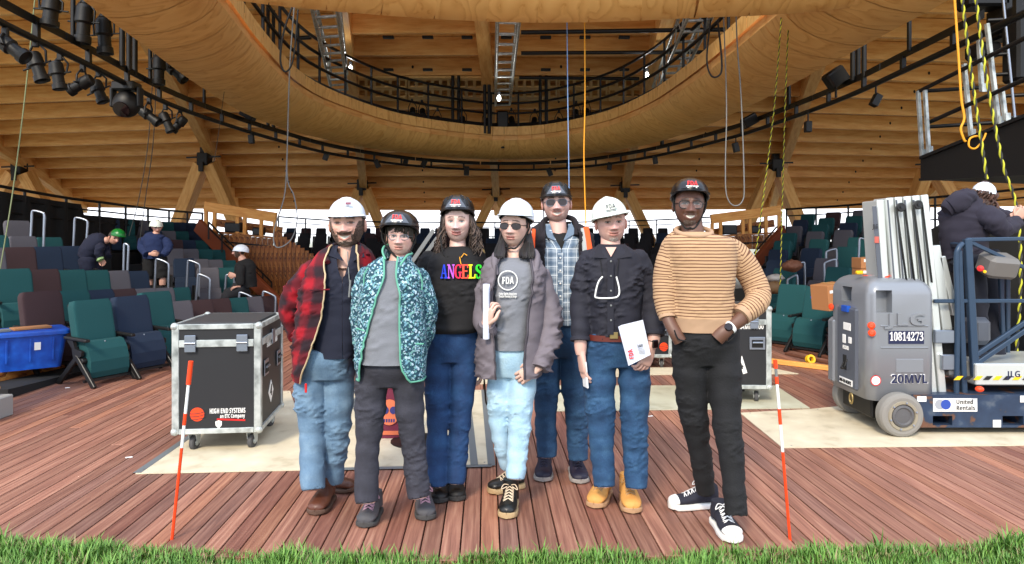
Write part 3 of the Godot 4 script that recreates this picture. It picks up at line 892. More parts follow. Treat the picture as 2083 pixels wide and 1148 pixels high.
	var s2 := thing("stair_stringer", "sloping red-brown timber stringer behind the man in the striped sweater", "stairs", at(1560, 640, 17.0))
	o2 = s2.position
	mb2 = nb(o2); mb2.beam(at(1594, 470, 19.0), at(1530, 545, 17.0), 0.12, 0.33, Vector3.UP, 0.01); obj("stringer", mb2, M.redwood, s2)
	for k in [0, 12]:
		mb2 = nb(o2); mb2.tube([at(1580, 462 + k, 18.6), at(1535, 515 + k, 17.2)], 0.022, 6); obj("rail", mb2, M.black_metal, s2)
	# pine riser under the blue bin
	var ri := thing("pine_riser", "low pine riser boards along the side rows under the blue bin", "riser", onh(15, 785))
	o2 = ri.position
	var ra := onh(-40, 800); var rb := onh(330, 697)
	for i in 4:
		var a := ra.lerp(rb, i / 4.0 + 0.002); var b := ra.lerp(rb, (i + 1) / 4.0 - 0.002)
		mb2 = nb(o2); var tn := rng.randf_range(0.85, 1.0); mb2.col = Color(tn, tn, tn)
		mb2.beam(a + Vector3(0, 0.075, 0), b + Vector3(0, 0.07, 0), 0.03, 0.15, Vector3.UP, 0.003); obj("board", mb2, M.pine, ri)
	mb2 = nb(o2)
	mb2.quad(ra + Vector3(0, 0.151, 0), rb + Vector3(0, 0.145, 0), rb + Vector3(-1.1, 0.145, 0), ra + Vector3(-1.6, 0.151, 0), Vector3.UP)
	mb2.quad(ra + Vector3(-0.02, 0.151, 0), rb + Vector3(-0.02, 0.145, 0), rb + Vector3(-0.02, -0.3, 0), ra + Vector3(-0.02, -0.3, 0))
	obj("platform", mb2, M.tier, ri)


func cable(called: String, pts: Array, r: float, m: Material, label: String, cat := "cable", group := "", per := 8):
	var p := []
	for q in pts: p.append(at(q[0], q[1], q[2]))
	var mb := nb(); mb.tube(catmull(p, per), r, 6)
	return tag(obj(called, mb, m), label, cat, group)

func twist_rope(pts: Array, r: float, label: String):
	# two-tone rope: yellow and black strands wound round each other
	var p := []
	for q in pts: p.append(at(q[0], q[1], q[2]))
	var line := resample(catmull(p, 10), r * 1.1)
	var t := thing("striped_rope", label, "rope", line[0])
	for s in 2:
		var mb := nb(line[0]); var l := []
		for i in line.size():
			var a := i * 0.62 + s * PI
			l.append(line[i] + Vector3(cos(a), 0, sin(a)) * r * 0.55)
		mb.tube(l, r * 0.62, 5)
		obj("strand", mb, M.rope_yellow if s == 0 else M.rope, t)
	return t

func spot_light(hang: Vector3, a: Vector3, b: Vector3, label: String, size := 1.0):
	# ellipsoidal spotlight: clamp, yoke, lamp cap, body, lens tube
	var t := thing("stage_light", label, "stage light", a, 0.0, "black spotlights on the lighting pipe")
	var d := (b - a); var L := d.length(); var z := d.normalized()
	var r := 0.085 * size
	var mb := nb(a)
	mb.lathe([Vector2(0.0, 0.0), Vector2(r * 0.75, 0.0), Vector2(r * 0.95, L * 0.08), Vector2(r, L * 0.3), Vector2(r * 1.05, L * 0.45), Vector2(r * 0.8, L * 0.5)], a, z, 14); obj("lamp_housing", mb, M.black_metal, t)
	mb = nb(a); mb.lathe([Vector2(r * 0.78, L * 0.48), Vector2(r * 0.8, L * 0.8), Vector2(r * 0.98, L * 0.82), Vector2(r * 1.0, L), Vector2(r * 0.85, L), Vector2(r * 0.75, L * 0.93), Vector2(0.0, L * 0.91)], a, z, 14); obj("lens_tube", mb, M.black_metal, t)
	mb = nb(a)
	var mid := a.lerp(b, 0.45)
	var side := z.cross(Vector3.UP if absf(z.y) < 0.8 else Vector3.FORWARD).normalized()
	mb.tube([mid + side * r * 1.3, mid + side * r * 1.35 + (hang - mid) * 0.55, hang + side * r * 0.4, hang - side * r * 0.4, mid - side * r * 1.35 + (hang - mid) * 0.55, mid - side * r * 1.3], 0.014, 5); obj("yoke", mb, M.black_metal, t)
	mb = nb(a); mb.tube([mid + side * r * 2.0, mid - side * r * 2.0], 0.012, 5); obj("shutter_handle", mb, M.black_metal, t)
	mb = nb(a); mb.box(hang + Vector3(0, 0.02, 0), Vector3(0.07, 0.11, 0.05), Basis(), 0.01); obj("clamp", mb, M.black_metal, t)

var pipe_path := []
const PIPE_Y := EYE + 2.3
func pipe_depth(px: float) -> float:
	var best := 1e9; var d := 10.0
	for p in pipe_path:
		var q: float = p.x / -p.z * F + CX
		if absf(q - px) < best:
			best = absf(q - px); d = -p.z
	return d

func build_rigging():
	mat("rope_yellow", Color(0.74, 0.74, 0.20), 0.8)
	var px := [[-130, -30], [0, 45], [110, 98], [200, 142], [330, 206], [440, 247], [560, 284], [690, 316], [850, 338], [1010, 346], [1170, 341], [1320, 320], [1480, 282], [1600, 243], [1720, 198], [1830, 148], [1960, 88], [2083, 28], [2200, -30]]
	pipe_path = resample(curve_in(px, PIPE_Y, 8), 0.3)
	var t := thing("lighting_rail", "curved black double rail for stage lights running below the plywood ring", "lighting rail", Vector3(0, PIPE_Y, -14))
	var o := t.position
	var mb := nb(o); mb.tube(pipe_path, 0.04, 6); obj("lower_pipe", mb, M.black_metal, t)
	for i in range(0, pipe_path.size() - 8, 8):   # upper channel in lengths with small gaps
		mb = nb(o); var r := []
		for k in 9:
			var p: Vector3 = pipe_path[mini(i + k, pipe_path.size() - 1)]
			if k == 8: p = p.lerp(pipe_path[i + 7], 0.12)
			r.append(PackedVector3Array([p + Vector3(0, 0.17, 0.05), p + Vector3(0, 0.17, -0.05), p + Vector3(0, 0.27, -0.05), p + Vector3(0, 0.27, 0.05)]))
		mb.loft(r, true, true, true); obj("upper_channel", mb, M.black_metal, t)
	for i in range(2, pipe_path.size(), 4):
		mb = nb(o); var p: Vector3 = pipe_path[i]; mb.box(p + Vector3(0, 0.1, 0), Vector3(0.06, 0.2, 0.06)); obj("spacer", mb, M.black_metal, t)
	# drop pipes from the roof to the rail
	for h in [[148, 1], [305, 1], [415, 1], [248, 2], [262, 2], [274, 2], [545, 2], [556, 2], [1605, 2], [1735, 2], [1746, 2], [1758, 2], [1850, 1]]:
		var d := pipe_depth(h[0])
		var p := at(h[0], 100, d); p.y = PIPE_Y + 0.2
		mb = nb(o); mb.tube([p, Vector3(p.x, EYE + roof_h(p.x, d) - 0.1, p.z)], 0.03 if h[1] == 1 else 0.04, 6)
		obj("drop_pipe", mb, M.black_metal, t)
	# spotlights: [hang px, py, rear px, py, front px, py]
	for s in [[10, 70, -4, 78, 52, 118, "tilted black spotlight hanging at the end of the rail, aimed low"], [72, 90, 66, 108, 86, 165, "upright black spotlight under the rail beside the tilted one"], [122, 118, 112, 126, 122, 182, "upright black spotlight on the rail above the cardboard coloured ceiling tag"], [168, 142, 186, 160, 140, 185, "black spotlight on the rail aimed sideways"], [200, 152, 192, 165, 210, 208, "small black spotlight on the rail next to the sideways one"], [303, 208, 284, 222, 322, 250, "black spotlight on the rail next to the round moving light"], [336, 220, 330, 230, 348, 268, "black spotlight of a close pair aimed down and inward"], [366, 226, 376, 240, 350, 266, "black spotlight of a close pair aimed down and outward"]]:
		var d := pipe_depth(s[0])
		spot_light(at(s[0], s[1], d), at(s[2], s[3], d), at(s[4], s[5], d), s[6], 1.0)
	for s in [[103, -12, 106, -5, 100, 52, "black spotlight hanging high above the rail at the edge of the ring"], [172, 2, 172, 10, 167, 88, "long black spotlight hanging above the rail beside the ring"], [210, 30, 209, 38, 214, 110, "long black spotlight hanging above the rail close to the ring"], [325, 108, 324, 115, 322, 172, "black spotlight hanging under the ring edge beside a slanted one"], [348, 120, 338, 128, 376, 162, "slanted black spotlight hanging under the ring edge"]]:
		var d := pipe_depth(s[0]) * 0.97
		spot_light(at(s[0], s[1], d), at(s[2], s[3], d), at(s[4], s[5], d), s[6], 1.2)
		var hp := at(s[0], s[1], d); mb = nb(); mb.tube([hp, Vector3(hp.x, EYE + roof_h(hp.x, d) - 0.2, hp.z)], 0.016, 5)
		tag(obj("hanging_pipe", mb, M.black_metal), "thin black pipe holding a spotlight below the roof", "pipe", "thin pipes holding the high spotlights")
	# round moving light
	var d := pipe_depth(257)
	var c := at(257, 212, d)
	var ml := thing("moving_light", "large round black moving light under the rail", "stage light", c)
	mb = nb(c); mb.ball(c, Vector3(0.20, 0.20, 0.17), Basis(), 18, 12); obj("head", mb, M.black_metal, ml)
	mb = nb(c); mb.lathe([Vector2(0.0, 0.0), Vector2(0.12, 0.0), Vector2(0.12, 0.02), Vector2(0.0, 0.03)], c + Vector3(0, -0.1, 0.14), Vector3(0, -0.5, 0.8), 16); obj("lens", mb, M.glass_dark, ml)
	mb = nb(c); mb.box(c + Vector3(0, 0.26, 0), Vector3(0.34, 0.13, 0.26), Basis(), 0.02); obj("base", mb, M.black_metal, ml)
	for s in [-1, 1]:
		mb = nb(c); mb.box(c + Vector3(s * 0.2, 0.1, 0), Vector3(0.05, 0.3, 0.14), Basis(), 0.015); obj("arm", mb, M.black_metal, ml)
	# small downlights and loudspeakers under ring and rail
	for s in [[511, 283, 14], [663, 318, 13], [767, 333, 13], [825, 330, 12], [862, 333, 13], [949, 348, 14], [1118, 350, 13], [1240, 338, 12], [1333, 326, 12], [1497, 300, 15], [1644, 258, 17], [1782, 204, 20]]:
		var dd := pipe_depth(s[0]); var p := at(s[0], s[1], dd); var z = s[2] * dd / F
		var dl := thing("downlight", "small black box downlight clamped under the lighting rail", "stage light", p, 0.0, "small downlights under the rail")
		mb = nb(p); mb.box(p, Vector3(z * 0.75, z * 1.3, z * 0.75), Basis(Vector3.BACK, rng.randf_range(-0.5, 0.5)), 0.01); obj("body", mb, M.black_metal, dl)
		mb = nb(p); mb.tube([p + Vector3(0, z * 0.5, 0), Vector3(p.x, PIPE_Y, p.z)], 0.015, 5); obj("stem", mb, M.black_metal, dl)
	for s in [[505, 233, 30, 18, -0.5, "black loudspeaker tilted under the ring beside the rib"], [1525, 246, 30, 22, 0.5, "black loudspeaker tilted under the far right curve of the ring"], [1700, 158, 40, 34, 0.6, "large black floodlight tilted beside the lighting rail"]]:
		var dd := pipe_depth(s[0]) * 0.98; var p := at(s[0], s[1], dd)
		var sp := thing("loudspeaker", s[5], "loudspeaker", p)
		mb = nb(p); mb.box(p, Vector3(s[2] * dd / F, s[3] * dd / F, 0.25), Basis(Vector3.BACK, s[4]), 0.03); obj("cabinet", mb, M.black_plastic, sp)
		mb = nb(p); mb.box(p + Basis(Vector3.BACK, s[4]) * Vector3(0, -0.02, 0.128), Vector3(s[2] * dd / F * 0.86, s[3] * dd / F * 0.75, 0.012), Basis(Vector3.BACK, s[4])); obj("grille", mb, M.black_matte, sp)
		mb = nb(p); mb.tube([p, Vector3(p.x, PIPE_Y if s[0] > 1600 else RING_Y + 0.1, p.z + 0.02)], 0.02, 5); obj("stem", mb, M.black_metal, sp)
	# aluminium trusses running away under the roof: [near l, near r, far l, far r] pixels, one height
	for s in [[[632, 8], [684, 4], [674, 184], [706, 182], "beside the pale rib"], [[1012, 40], [1056, 42], [1008, 214], [1037, 213], "in the middle of the ring opening"], [[1398, 38], [1448, 36], [1328, 206], [1366, 203], "beside the missing ring panel"]]:
		var y := EYE + 4.0
		var a := onh(s[0][0], s[0][1], y); var b := onh(s[1][0], s[1][1], y); var e := onh(s[2][0], s[2][1], y); var f := onh(s[3][0], s[3][1], y)
		a = a + (a - e) * 0.25; b = b + (b - f) * 0.25
		var tr := thing("truss", "silver aluminium ladder truss hung level %s" % s[4], "truss", e)
		var up := Vector3(0, 0.42, 0)
		for c2 in [[a, e], [b, f], [a + up, e + up], [b + up, f + up]]:
			mb = nb(e); mb.tube([c2[0], c2[1]], 0.036, 8); obj("chord", mb, M.aluminium, tr)
		for i in 15:
			var t0 := i / 14.0; var t1 := (i + 1) / 14.0
			var l := a.lerp(e, t0); var rr := b.lerp(f, t0)
			mb = nb(e); mb.tube([l, rr], 0.03, 6); obj("rung", mb, M.aluminium, tr)
			if i < 14:
				mb = nb(e); mb.tube([l, (a.lerp(e, t1)) + up] if i % 2 == 0 else [l + up, a.lerp(e, t1)], 0.014, 5); obj("brace", mb, M.aluminium, tr)
				mb = nb(e); mb.tube([rr, (b.lerp(f, t1)) + up] if i % 2 == 0 else [rr + up, b.lerp(f, t1)], 0.014, 5); obj("brace", mb, M.aluminium, tr)
		# drop hoists at the far end
		mb = nb(e); mb.box(e.lerp(f, 0.5) + Vector3(0, -0.55, 0), Vector3(0.36, 0.7, 0.3), Basis(), 0.04); obj("hoist", mb, M.black_metal, tr)
		mb = nb(e); mb.tube([e.lerp(f, 0.5) + Vector3(0, -0.9, 0), e.lerp(f, 0.5) + Vector3(0, -1.3, 0)], 0.06, 8); obj("hoist_chain_bag", mb, M.black_metal, tr)
		for q in [0.1, 0.95]:
			var h: Vector3 = a.lerp(e, q); mb = nb(e); mb.tube([h + up, Vector3(h.x, EYE + roof_h(h.x, -h.z) - 0.1, h.z)], 0.012, 5); obj("hanging_wire", mb, M.steel, tr)
		# work lamp, lit in the photograph
	for s in [[713, 139], [1015, 200], [1316, 153]]:
		var p := at(s[0], s[1], 17.5)
		var wl := thing("work_lamp", "small lit white work lamp on the truss", "lamp", p, 0.0, "work lamps on the trusses")
		mb = nb(p); mb.ball(p, Vector3(0.05, 0.08, 0.05), Basis(), 10, 8)
		var em := mat("lamp_glow", Color(1, 1, 1), 0.4); em.emission_enabled = true; em.emission = Color(1, 0.97, 0.9); em.emission_energy_multiplier = 3.0
		obj("bulb", mb, em, wl)
		mb = nb(p); mb.box(p + Vector3(0, 0.12, -0.02), Vector3(0.08, 0.1, 0.08), Basis(), 0.01); obj("socket", mb, M.black_metal, wl)
		var li := OmniLight3D.new(); li.name = "lamp_light"; li.light_energy = 0.15; li.omni_range = 30.0; li.light_size = 0.05; li.omni_attenuation = 2.0; li.shadow_enabled = true; li.position = Vector3(0, 0, 0.12); wl.add_child(li)
	# black pipes under the upper roof and stacks of drop pipes to the catwalk
	for s in [[[1060, 66], [1475, 60]], [[1060, 108], [1450, 106]], [[1056, 158], [1300, 160]], [[600, 78], [632, 76]], [[1220, 196], [1305, 196]]]:
		var y := EYE + 4.6
		mb = nb(); mb.tube([onh(s[0][0], s[0][1], y), onh(s[1][0], s[1][1], y)], 0.05, 6)
		tag(obj("roof_pipe", mb, M.black_metal), "long straight black pipe under the upper roof seen through the ring", "pipe", "black pipes under the upper roof")
	for s in [[921, 143], [933, 143], [986, 145], [995, 145], [1099, 145], [1111, 147], [672, 200], [1340, 205]]:
		var a := at(s[0], s[1], 21.0); var b := at(s[0], 272, 21.0)
		mb = nb(); mb.tube([a, b], 0.05, 6)
		tag(obj("drop_pipe", mb, M.black_metal), "thick black pipe dropping from the upper roof to the catwalk", "pipe", "black pipes dropping to the catwalk")
	# black acoustic blocks fixed between the upper purlins
	var bk := thing("vent_board", "plywood ceiling board with rows of square openings seen through the ring", "ceiling board", roof_hit(1030, 182, 0.56))
	var bo := bk.position
	for i in 6:
		var u0 := 728.0 + i * 102.0; var u1 := u0 + 100.0
		# a slotted sheet: rails and stiles round real openings
		mb = nb(bo)
		var bars := [[u0, 158.0, u1, 164.0], [u0, 177.0, u1, 184.0], [u0, 197.0, u1, 206.0]]
		for k in 7:
			for rw in [164.0, 184.0]: bars.append([u0 + k * 16.5 - (0.0 if k == 0 else 3.0), rw, minf(u0 + k * 16.5 + 3.0, u1), rw + 13.0])
		for q in bars:
			var c4 := [roof_hit(q[0], q[1], 0.56), roof_hit(q[2], q[1], 0.56), roof_hit(q[2], q[3], 0.56), roof_hit(q[0], q[3], 0.56)]
			var up3 := Vector3(0, 0.04, 0)
			mb.quad(c4[0], c4[1], c4[2], c4[3]); mb.quad(c4[0] + up3, c4[1] + up3, c4[2] + up3, c4[3] + up3)
			for e in 4: mb.quad(c4[e], c4[(e + 1) % 4], c4[(e + 1) % 4] + up3, c4[e] + up3)
		obj("slotted_board", mb, M.ply, bk)
	for i in 14:
		var hp := roof_hit(790.0 + (i % 7) * 80.0, 76.0 + (i / 7) * 66.0, 0.52)
		mb = nb(); mb.box(hp, Vector3(0.28, 0.07, 0.12), Basis(), 0.01)
		tag(obj("junction_box", mb, M.black_metal), "small black junction box fixed under an upper purlin", "box", "junction boxes under the upper purlins")
	# lights on the catwalk
	for s in [[838, 226], [858, 228], [890, 244], [940, 244], [990, 248], [1040, 244], [1088, 246], [1137, 248], [1172, 230], [1195, 228]]:
		var p := at(s[0], s[1], 22.0)
		spot_light(p + Vector3(0, 0.3, 0), p + Vector3(0, 0.1, -0.1), p + Vector3(rng.randf_range(-0.1, 0.1), -0.32, 0.15), "small black spotlight on the catwalk railing", 1.1)
	# ropes and cables
	cable("hanging_rope", [[72, -20, 9], [52, 180, 9], [24, 400, 9], [-6, 580, 9]], 0.008, mat("rope_green", Color(0.50, 0.54, 0.40), 0.9), "long pale green rope hanging at the edge of the side rows", "rope")
	cable("hanging_rope", [[314, -40, 12], [312, 110, 12], [302, 280, 12], [283, 400, 12], [262, 480, 12]], 0.007, M.rope, "thin dark rope of a pair hanging over the bending worker", "rope", "pair of thin ropes")
	cable("hanging_rope", [[320, -40, 12.1], [318, 110, 12.1], [312, 280, 12.1], [296, 400, 12.1], [284, 490, 12.1]], 0.007, M.rope, "thin dark rope of a pair hanging over the bending worker", "rope", "pair of thin ropes")
	cable("hanging_rope", [[470, 80, 12], [440, 300, 12], [432, 330, 12]], 0.004, M.rope, "thin wire below the ring near the splayed column", "wire")
	cable("looped_cable", [[600, -10, 10], [590, 120, 10], [586, 230, 10], [583, 330, 10], [578, 400, 10], [557, 470, 10], [562, 503, 10], [590, 490, 10], [604, 450, 10], [598, 400, 10], [584, 360, 10], [586, 250, 10.05]], 0.009, M.cable_grey, "grey cable hanging in a long loop beside the man in the red plaid shirt")
	cable("coiled_cable", [[600, 0, 9.9], [578, 60, 9.9], [570, 120, 9.9], [580, 146, 9.9], [596, 120, 9.9], [606, 20, 9.9]], 0.014, M.cable_black, "black cable coil hanging by the inner edge of the ring")
	cable("looped_cable", [[1470, -20, 9], [1478, 200, 9], [1476, 330, 9], [1478, 395, 9], [1492, 418, 9], [1510, 410, 9], [1514, 370, 9], [1508, 200, 9], [1500, 90, 9], [1496, -20, 9]], 0.008, M.cable_grey, "grey cable hanging in a long loop above the man in the striped sweater")
	cable("coiled_cable", [[1446, 40, 8.9], [1438, 120, 8.9], [1448, 155, 8.9], [1466, 150, 8.9], [1468, 118, 8.9], [1460, 40, 8.9]], 0.012, M.cable_black, "black cable coil at the gap in the ring panels")
	cable("yellow_cable", [[1189, -10, 9.1], [1190, 200, 9.1], [1188, 320, 9.1], [1192, 460, 9.1]], 0.009, M.cable_yellow, "straight yellow cable hanging behind the tall man in sunglasses")
	cable("blue_cable", [[1153, -10, 9.1], [1155, 200, 9.1], [1157, 330, 9.1], [1158, 420, 9.1]], 0.007, M.cable_blue, "thin pale blue cord hanging behind the black helmet")
	cable("yellow_cable", [[1941, -20, 6.6], [1950, 110, 6.6], [1956, 200, 6.6], [1962, 240, 6.6], [1955, 262, 6.6], [1961, 283, 6.6], [1965, 288, 6.6]], 0.011, M.cable_yellow, "yellow cable dangling beside the black steel platform")
	cable("yellow_cable", [[2006, 271, 6.55], [2000, 285, 6.55], [1985, 302, 6.55], [1972, 298, 6.55], [1974, 282, 6.55], [1990, 277, 6.55], [1997, 284, 6.55], [1999, 296, 6.55]], 0.009, M.cable_yellow, "knotted yellow cable loop tied round the striped rope")
	twist_rope([[1956, -20, 6.5], [1970, 100, 6.5], [1985, 210, 6.5], [2000, 310, 6.5], [2008, 366, 6.5]], 0.014, "black and yellow striped rope ending above the worker on the lift")
	twist_rope([[1984, -20, 6.4], [2000, 110, 6.4], [2018, 220, 6.4], [2042, 340, 6.4], [2068, 420, 6.4], [2077, 560, 6.4], [2068, 720, 6.4]], 0.014, "black and yellow striped rope held by the worker on the lift")
	twist_rope([[1592, 5, 9.2], [1577, 200, 9.4], [1562, 330, 9.6], [1548, 440, 9.8], [1537, 520, 10]], 0.009, "striped rope hanging above the man in the striped sweater")
	twist_rope([[1606, 5, 9.2], [1598, 200, 9.6], [1592, 400, 10.1], [1588, 560, 10.5], [1586, 614, 10.6], [1590, 650, 10.7]], 0.009, "striped rope hanging beside the teal seats")
	var wt := at(1590, 690, 10.6)
	mb = nb(wt); mb.lathe([Vector2(0.0, 0.6), Vector2(0.05, 0.55), Vector2(0.17, 0.3), Vector2(0.21, 0.1), Vector2(0.2, 0.0), Vector2(0.0, 0.0)], wt, Vector3.UP, 16)
	tag(obj("rope_bag", mb, M.black_matte, null, wt), "dark sagging rope bag below the striped rope beside the teal seats", "bag")
	# black steel platform with aluminium railing above the lift
	var pf := thing("steel_platform", "black steel platform edge with silver railing above the worker on the lift", "platform", at(1875, 360, 8.6))
	o = pf.position
	mb = nb(o)
	var A := at(1873, 322, 8.6); var B := at(2200, 190, 6.4)
	var lo := [at(1873, 366, 8.6), at(2200, 348, 6.4)]
	mb.quad(A, B, lo[1], lo[0]); mb.quad(lo[0], lo[1], lo[1] + Vector3(3, 0.0, -2.0), lo[0] + Vector3(3.2, 0.0, -1.2)); mb.quad(A, B, B + Vector3(3, 0, -2.0), A + Vector3(3.2, 0, -1.2), Vector3.UP)
	obj("deck_edge", mb, M.black_metal, pf)
	mb = nb(o); mb.beam(A + Vector3(0, 0, 0.02), B + Vector3(0, 0, 0.02), 0.06, 0.035); obj("top_flange", mb, M.black_metal, pf)
	mb = nb(o); mb.beam(lo[0] + Vector3(0, 0, 0.03), lo[1] + Vector3(0, 0, 0.03), 0.08, 0.03); obj("bottom_flange", mb, M.black_metal, pf)
	for s in [[1868, 185, 1876, 322], [1882, 183, 1890, 316], [1962, 130, 1976, 282], [1992, 82, 1998, 190], [2008, 48, 2032, 256], [2038, 180, 2046, 250]]:
		mb = nb(o); var z := lerpf(8.6, 6.4, (s[2] - 1873) / 327.0)
		mb.beam(at(s[0], s[1], z), at(s[2], s[3] - 4, z), 0.035, 0.05, Vector3.FORWARD, 0.004); obj("silver_post", mb, M.aluminium, pf)
		mb = nb(o); mb.box(at(s[2], s[3] - 10, z) + Vector3(0, 0, 0.04), Vector3(0.05, 0.09, 0.01)); obj("bracket", mb, M.aluminium, pf)
	for s in [[1868, 187, 2200, 20, 0], [1884, 252, 2200, 110, 0], [1885, 185, 2000, 178, 1], [1892, 258, 2050, 248, 1], [2010, 42, 2200, 30, 1], [2016, 112, 2200, 100, 1], [2026, 152, 2200, 140, 1], [2034, 196, 2200, 186, 1], [2042, 240, 2200, 230, 1]]:
		mb = nb(o); var z2 := 8.6 if s[4] == 1 else 6.4
		mb.tube([at(s[0], s[1], 8.6), at(s[2], s[3], z2 if s[4] == 0 else 8.2)], 0.024, 6); obj("rail", mb, M.black_metal, pf)
	mb = nb(o); mb.tube([at(2040, -10, 8.2), at(2066, 250, 8.2)], 0.015, 6); obj("wire_rod", mb, M.steel, pf)
	for s in [[2000, -10, 8.8, 0.5, 0.35], [2060, 20, 8.8, 0.4, 0.6], [2075, 90, 8.5, 0.25, 0.9], [2000, 105, 8.9, 0.3, 0.18], [2038, 50, 8.9, 0.22, 0.4]]:
		mb = nb(o); mb.box(at(s[0], s[1], s[2]), Vector3(s[3], s[4], 0.3), Basis(), 0.03); obj("equipment_box", mb, M.black_metal, pf)


func rbox(mb: MB, x: float, y0: float, y1: float, z: float, r: float, top: float, ct: Vector3, taper := 0.0, seg := 5):
	# rounded box: plan corners of radius r, top edge rounded by top; taper narrows the foot
	var rings := []
	var prof := [[y0, 0.0]]
	for k in 5: prof.append([lerpf(y0, y1 - top, (k + 1) / 5.0), 0.0])
	if top > 0.0:
		for k in range(1, 6):
			var a := PI * 0.5 * k / 5.0
			prof.append([y1 - top + sin(a) * top, top * (1.0 - cos(a))])
	for p in prof:
		var ring := PackedVector3Array()
		var ins: float = p[1] + taper * (1.0 - (p[0] - y0) / (y1 - y0))
		for q in [[1, 1, 0.0], [-1, 1, 0.5], [-1, -1, 1.0], [1, -1, 1.5]]:
			for s in seg + 1:
				var a: float = PI * (q[2] + 0.5 * s / seg)
				var rr := maxf(r - p[1] * 0.3, 0.004)
				ring.append(ct + Vector3(q[0] * (x * 0.5 - ins - rr) + cos(a) * rr, p[0], q[1] * (z * 0.5 - ins - rr) + sin(a) * rr))
		rings.append(ring)
	mb.loft(rings, true, true, true)

func flight_case(p: Vector3, turn: float, s: Vector3, label: String, logo: int):
	# black ply panels in aluminium angle with ball corners, on casters; s = width, height, depth without casters
	var t := thing("flight_case", label, "flight case", p, turn)
	var y0 := 0.135; var w := s.x; var h := s.y; var d := s.z
	var mb := nb(); mb.box(Vector3(0, y0 + h * 0.5, -d * 0.5), Vector3(w - 0.02, h - 0.02, d - 0.02), Basis(), 0.004)
	obj("panel_body", mb, mat("case_black", Color(0.115, 0.12, 0.135), 0.5), t)
	# aluminium edges
	var e := 0.048
	for x in [-w * 0.5, w * 0.5]:
		for z in [0.0, -d]:
			mb = nb(); mb.box(Vector3(x - signf(x) * e * 0.5, y0 + h * 0.5, z + (-e * 0.5 if z == 0.0 else e * 0.5)), Vector3(e, h, e), Basis(), 0.004); obj("corner_angle", mb, M.aluminium, t)
	for y in [y0 + 0.018, y0 + h - 0.018, y0 + h - 0.135]:
		var hh := 0.036 if absf(y - (y0 + h - 0.135)) > 0.001 else 0.05
		for z in [-0.008, -d + 0.008]:
			mb = nb(); mb.box(Vector3(0, y, z), Vector3(w - 2 * e - 0.002, hh, 0.022), Basis(), 0.003); obj("edge_angle", mb, M.aluminium, t)
		for x in [-w * 0.5 + 0.008, w * 0.5 - 0.008]:
			mb = nb(); mb.box(Vector3(x, y, -d * 0.5), Vector3(0.022, hh, d - 2 * e - 0.002), Basis(), 0.003); obj("edge_angle", mb, M.aluminium, t)
	for x in [-1.0, 1.0]:
		for y in [y0, y0 + h]:
			for z in [0.0, -d]:
				mb = nb(); mb.ball(Vector3(x * (w * 0.5 - 0.016), y + (0.016 if y == y0 else -0.016), z + (-0.016 if z == 0.0 else 0.016)), Vector3.ONE * 0.028, Basis(), 10, 8); obj("ball_corner", mb, M.aluminium, t)
	mb = nb(); mb.box(Vector3(0, y0 + h - 0.004, -d * 0.5), Vector3(w - 2 * e, 0.016, d - 2 * e), Basis(), 0.002); obj("lid_panel", mb, mat("lid_grey", Color(0.24, 0.25, 0.26), 0.45), t)
	# hinges or latches on the front lid joint
	for x in [-w * 0.29, w * 0.29]:
		mb = nb(); mb.box(Vector3(x, y0 + h - 0.10, 0.009), Vector3(0.075, 0.05, 0.012), Basis(), 0.003); mb.box(Vector3(x, y0 + h - 0.165, 0.009), Vector3(0.075, 0.055, 0.012), Basis(), 0.003); mb.tube([Vector3(x - 0.036, y0 + h - 0.131, 0.014), Vector3(x + 0.036, y0 + h - 0.131, 0.014)], 0.008, 8)
		obj("hinge", mb, M.steel, t)
	# recessed handles on the right side
	for z in [-d * 0.22, -d * 0.78]:
		for sx in [1.0, -1.0]:
			mb = nb(); mb.box(Vector3(sx * w * 0.5, y0 + h * 0.56, z), Vector3(0.008, 0.115, 0.135), Basis(), 0.003); obj("handle_dish", mb, M.steel, t)
			mb = nb(); mb.box(Vector3(sx * (w * 0.5 + 0.005), y0 + h * 0.555, z), Vector3(0.004, 0.07, 0.1), Basis(), 0.001); obj("handle_recess", mb, M.black_matte, t)
			mb = nb(); mb.tube([Vector3(sx * (w * 0.5 + 0.012), y0 + h * 0.57, z - 0.045), Vector3(sx * (w * 0.5 + 0.012), y0 + h * 0.57, z + 0.045)], 0.009, 8); obj("handle_grip", mb, M.steel, t)
	mb = nb(); mb.box(Vector3(w * 0.5 + 0.004, y0 + h - 0.14, -d * 0.5), Vector3(0.012, 0.11, 0.09), Basis(), 0.004); obj("latch", mb, M.steel, t)
	# casters
	for x in [-w * 0.33, w * 0.33]:
		for z in [-0.10, -d + 0.10]:
			mb = nb(); mb.lathe([Vector2(0.0, 0.018), Vector2(0.042, 0.018), Vector2(0.050, 0.012), Vector2(0.050, -0.012), Vector2(0.042, -0.018), Vector2(0.0, -0.018)], Vector3(x + 0.02, 0.0505, z), Vector3(1, 0, 0.25), 18)
			var wh := obj("caster_wheel", mb, M.caster, t)
			mb = nb(); mb.box(Vector3(x, y0 - 0.008, z), Vector3(0.1, 0.014, 0.1), Basis(), 0.002)
			for q in [-0.024, 0.026]: mb.prism(PackedVector2Array([Vector2(-0.035, 0.125), Vector2(0.035, 0.125), Vector2(0.016, 0.04), Vector2(-0.012, 0.04)]), Transform3D(Basis(Vector3.UP, PI * 0.5 - 0.25), Vector3(x + 0.02 + q, 0, z)), 0.004)
			obj("caster_fork", mb, M.aluminium, t)
			mb = nb(); mb.lathe([Vector2(0.0, 0.024), Vector2(0.02, 0.024), Vector2(0.02, -0.024), Vector2(0.0, -0.024)], Vector3(x + 0.02, 0.0505, z), Vector3(1, 0, 0.25), 12); obj("caster_hub", mb, M.aluminium, t)
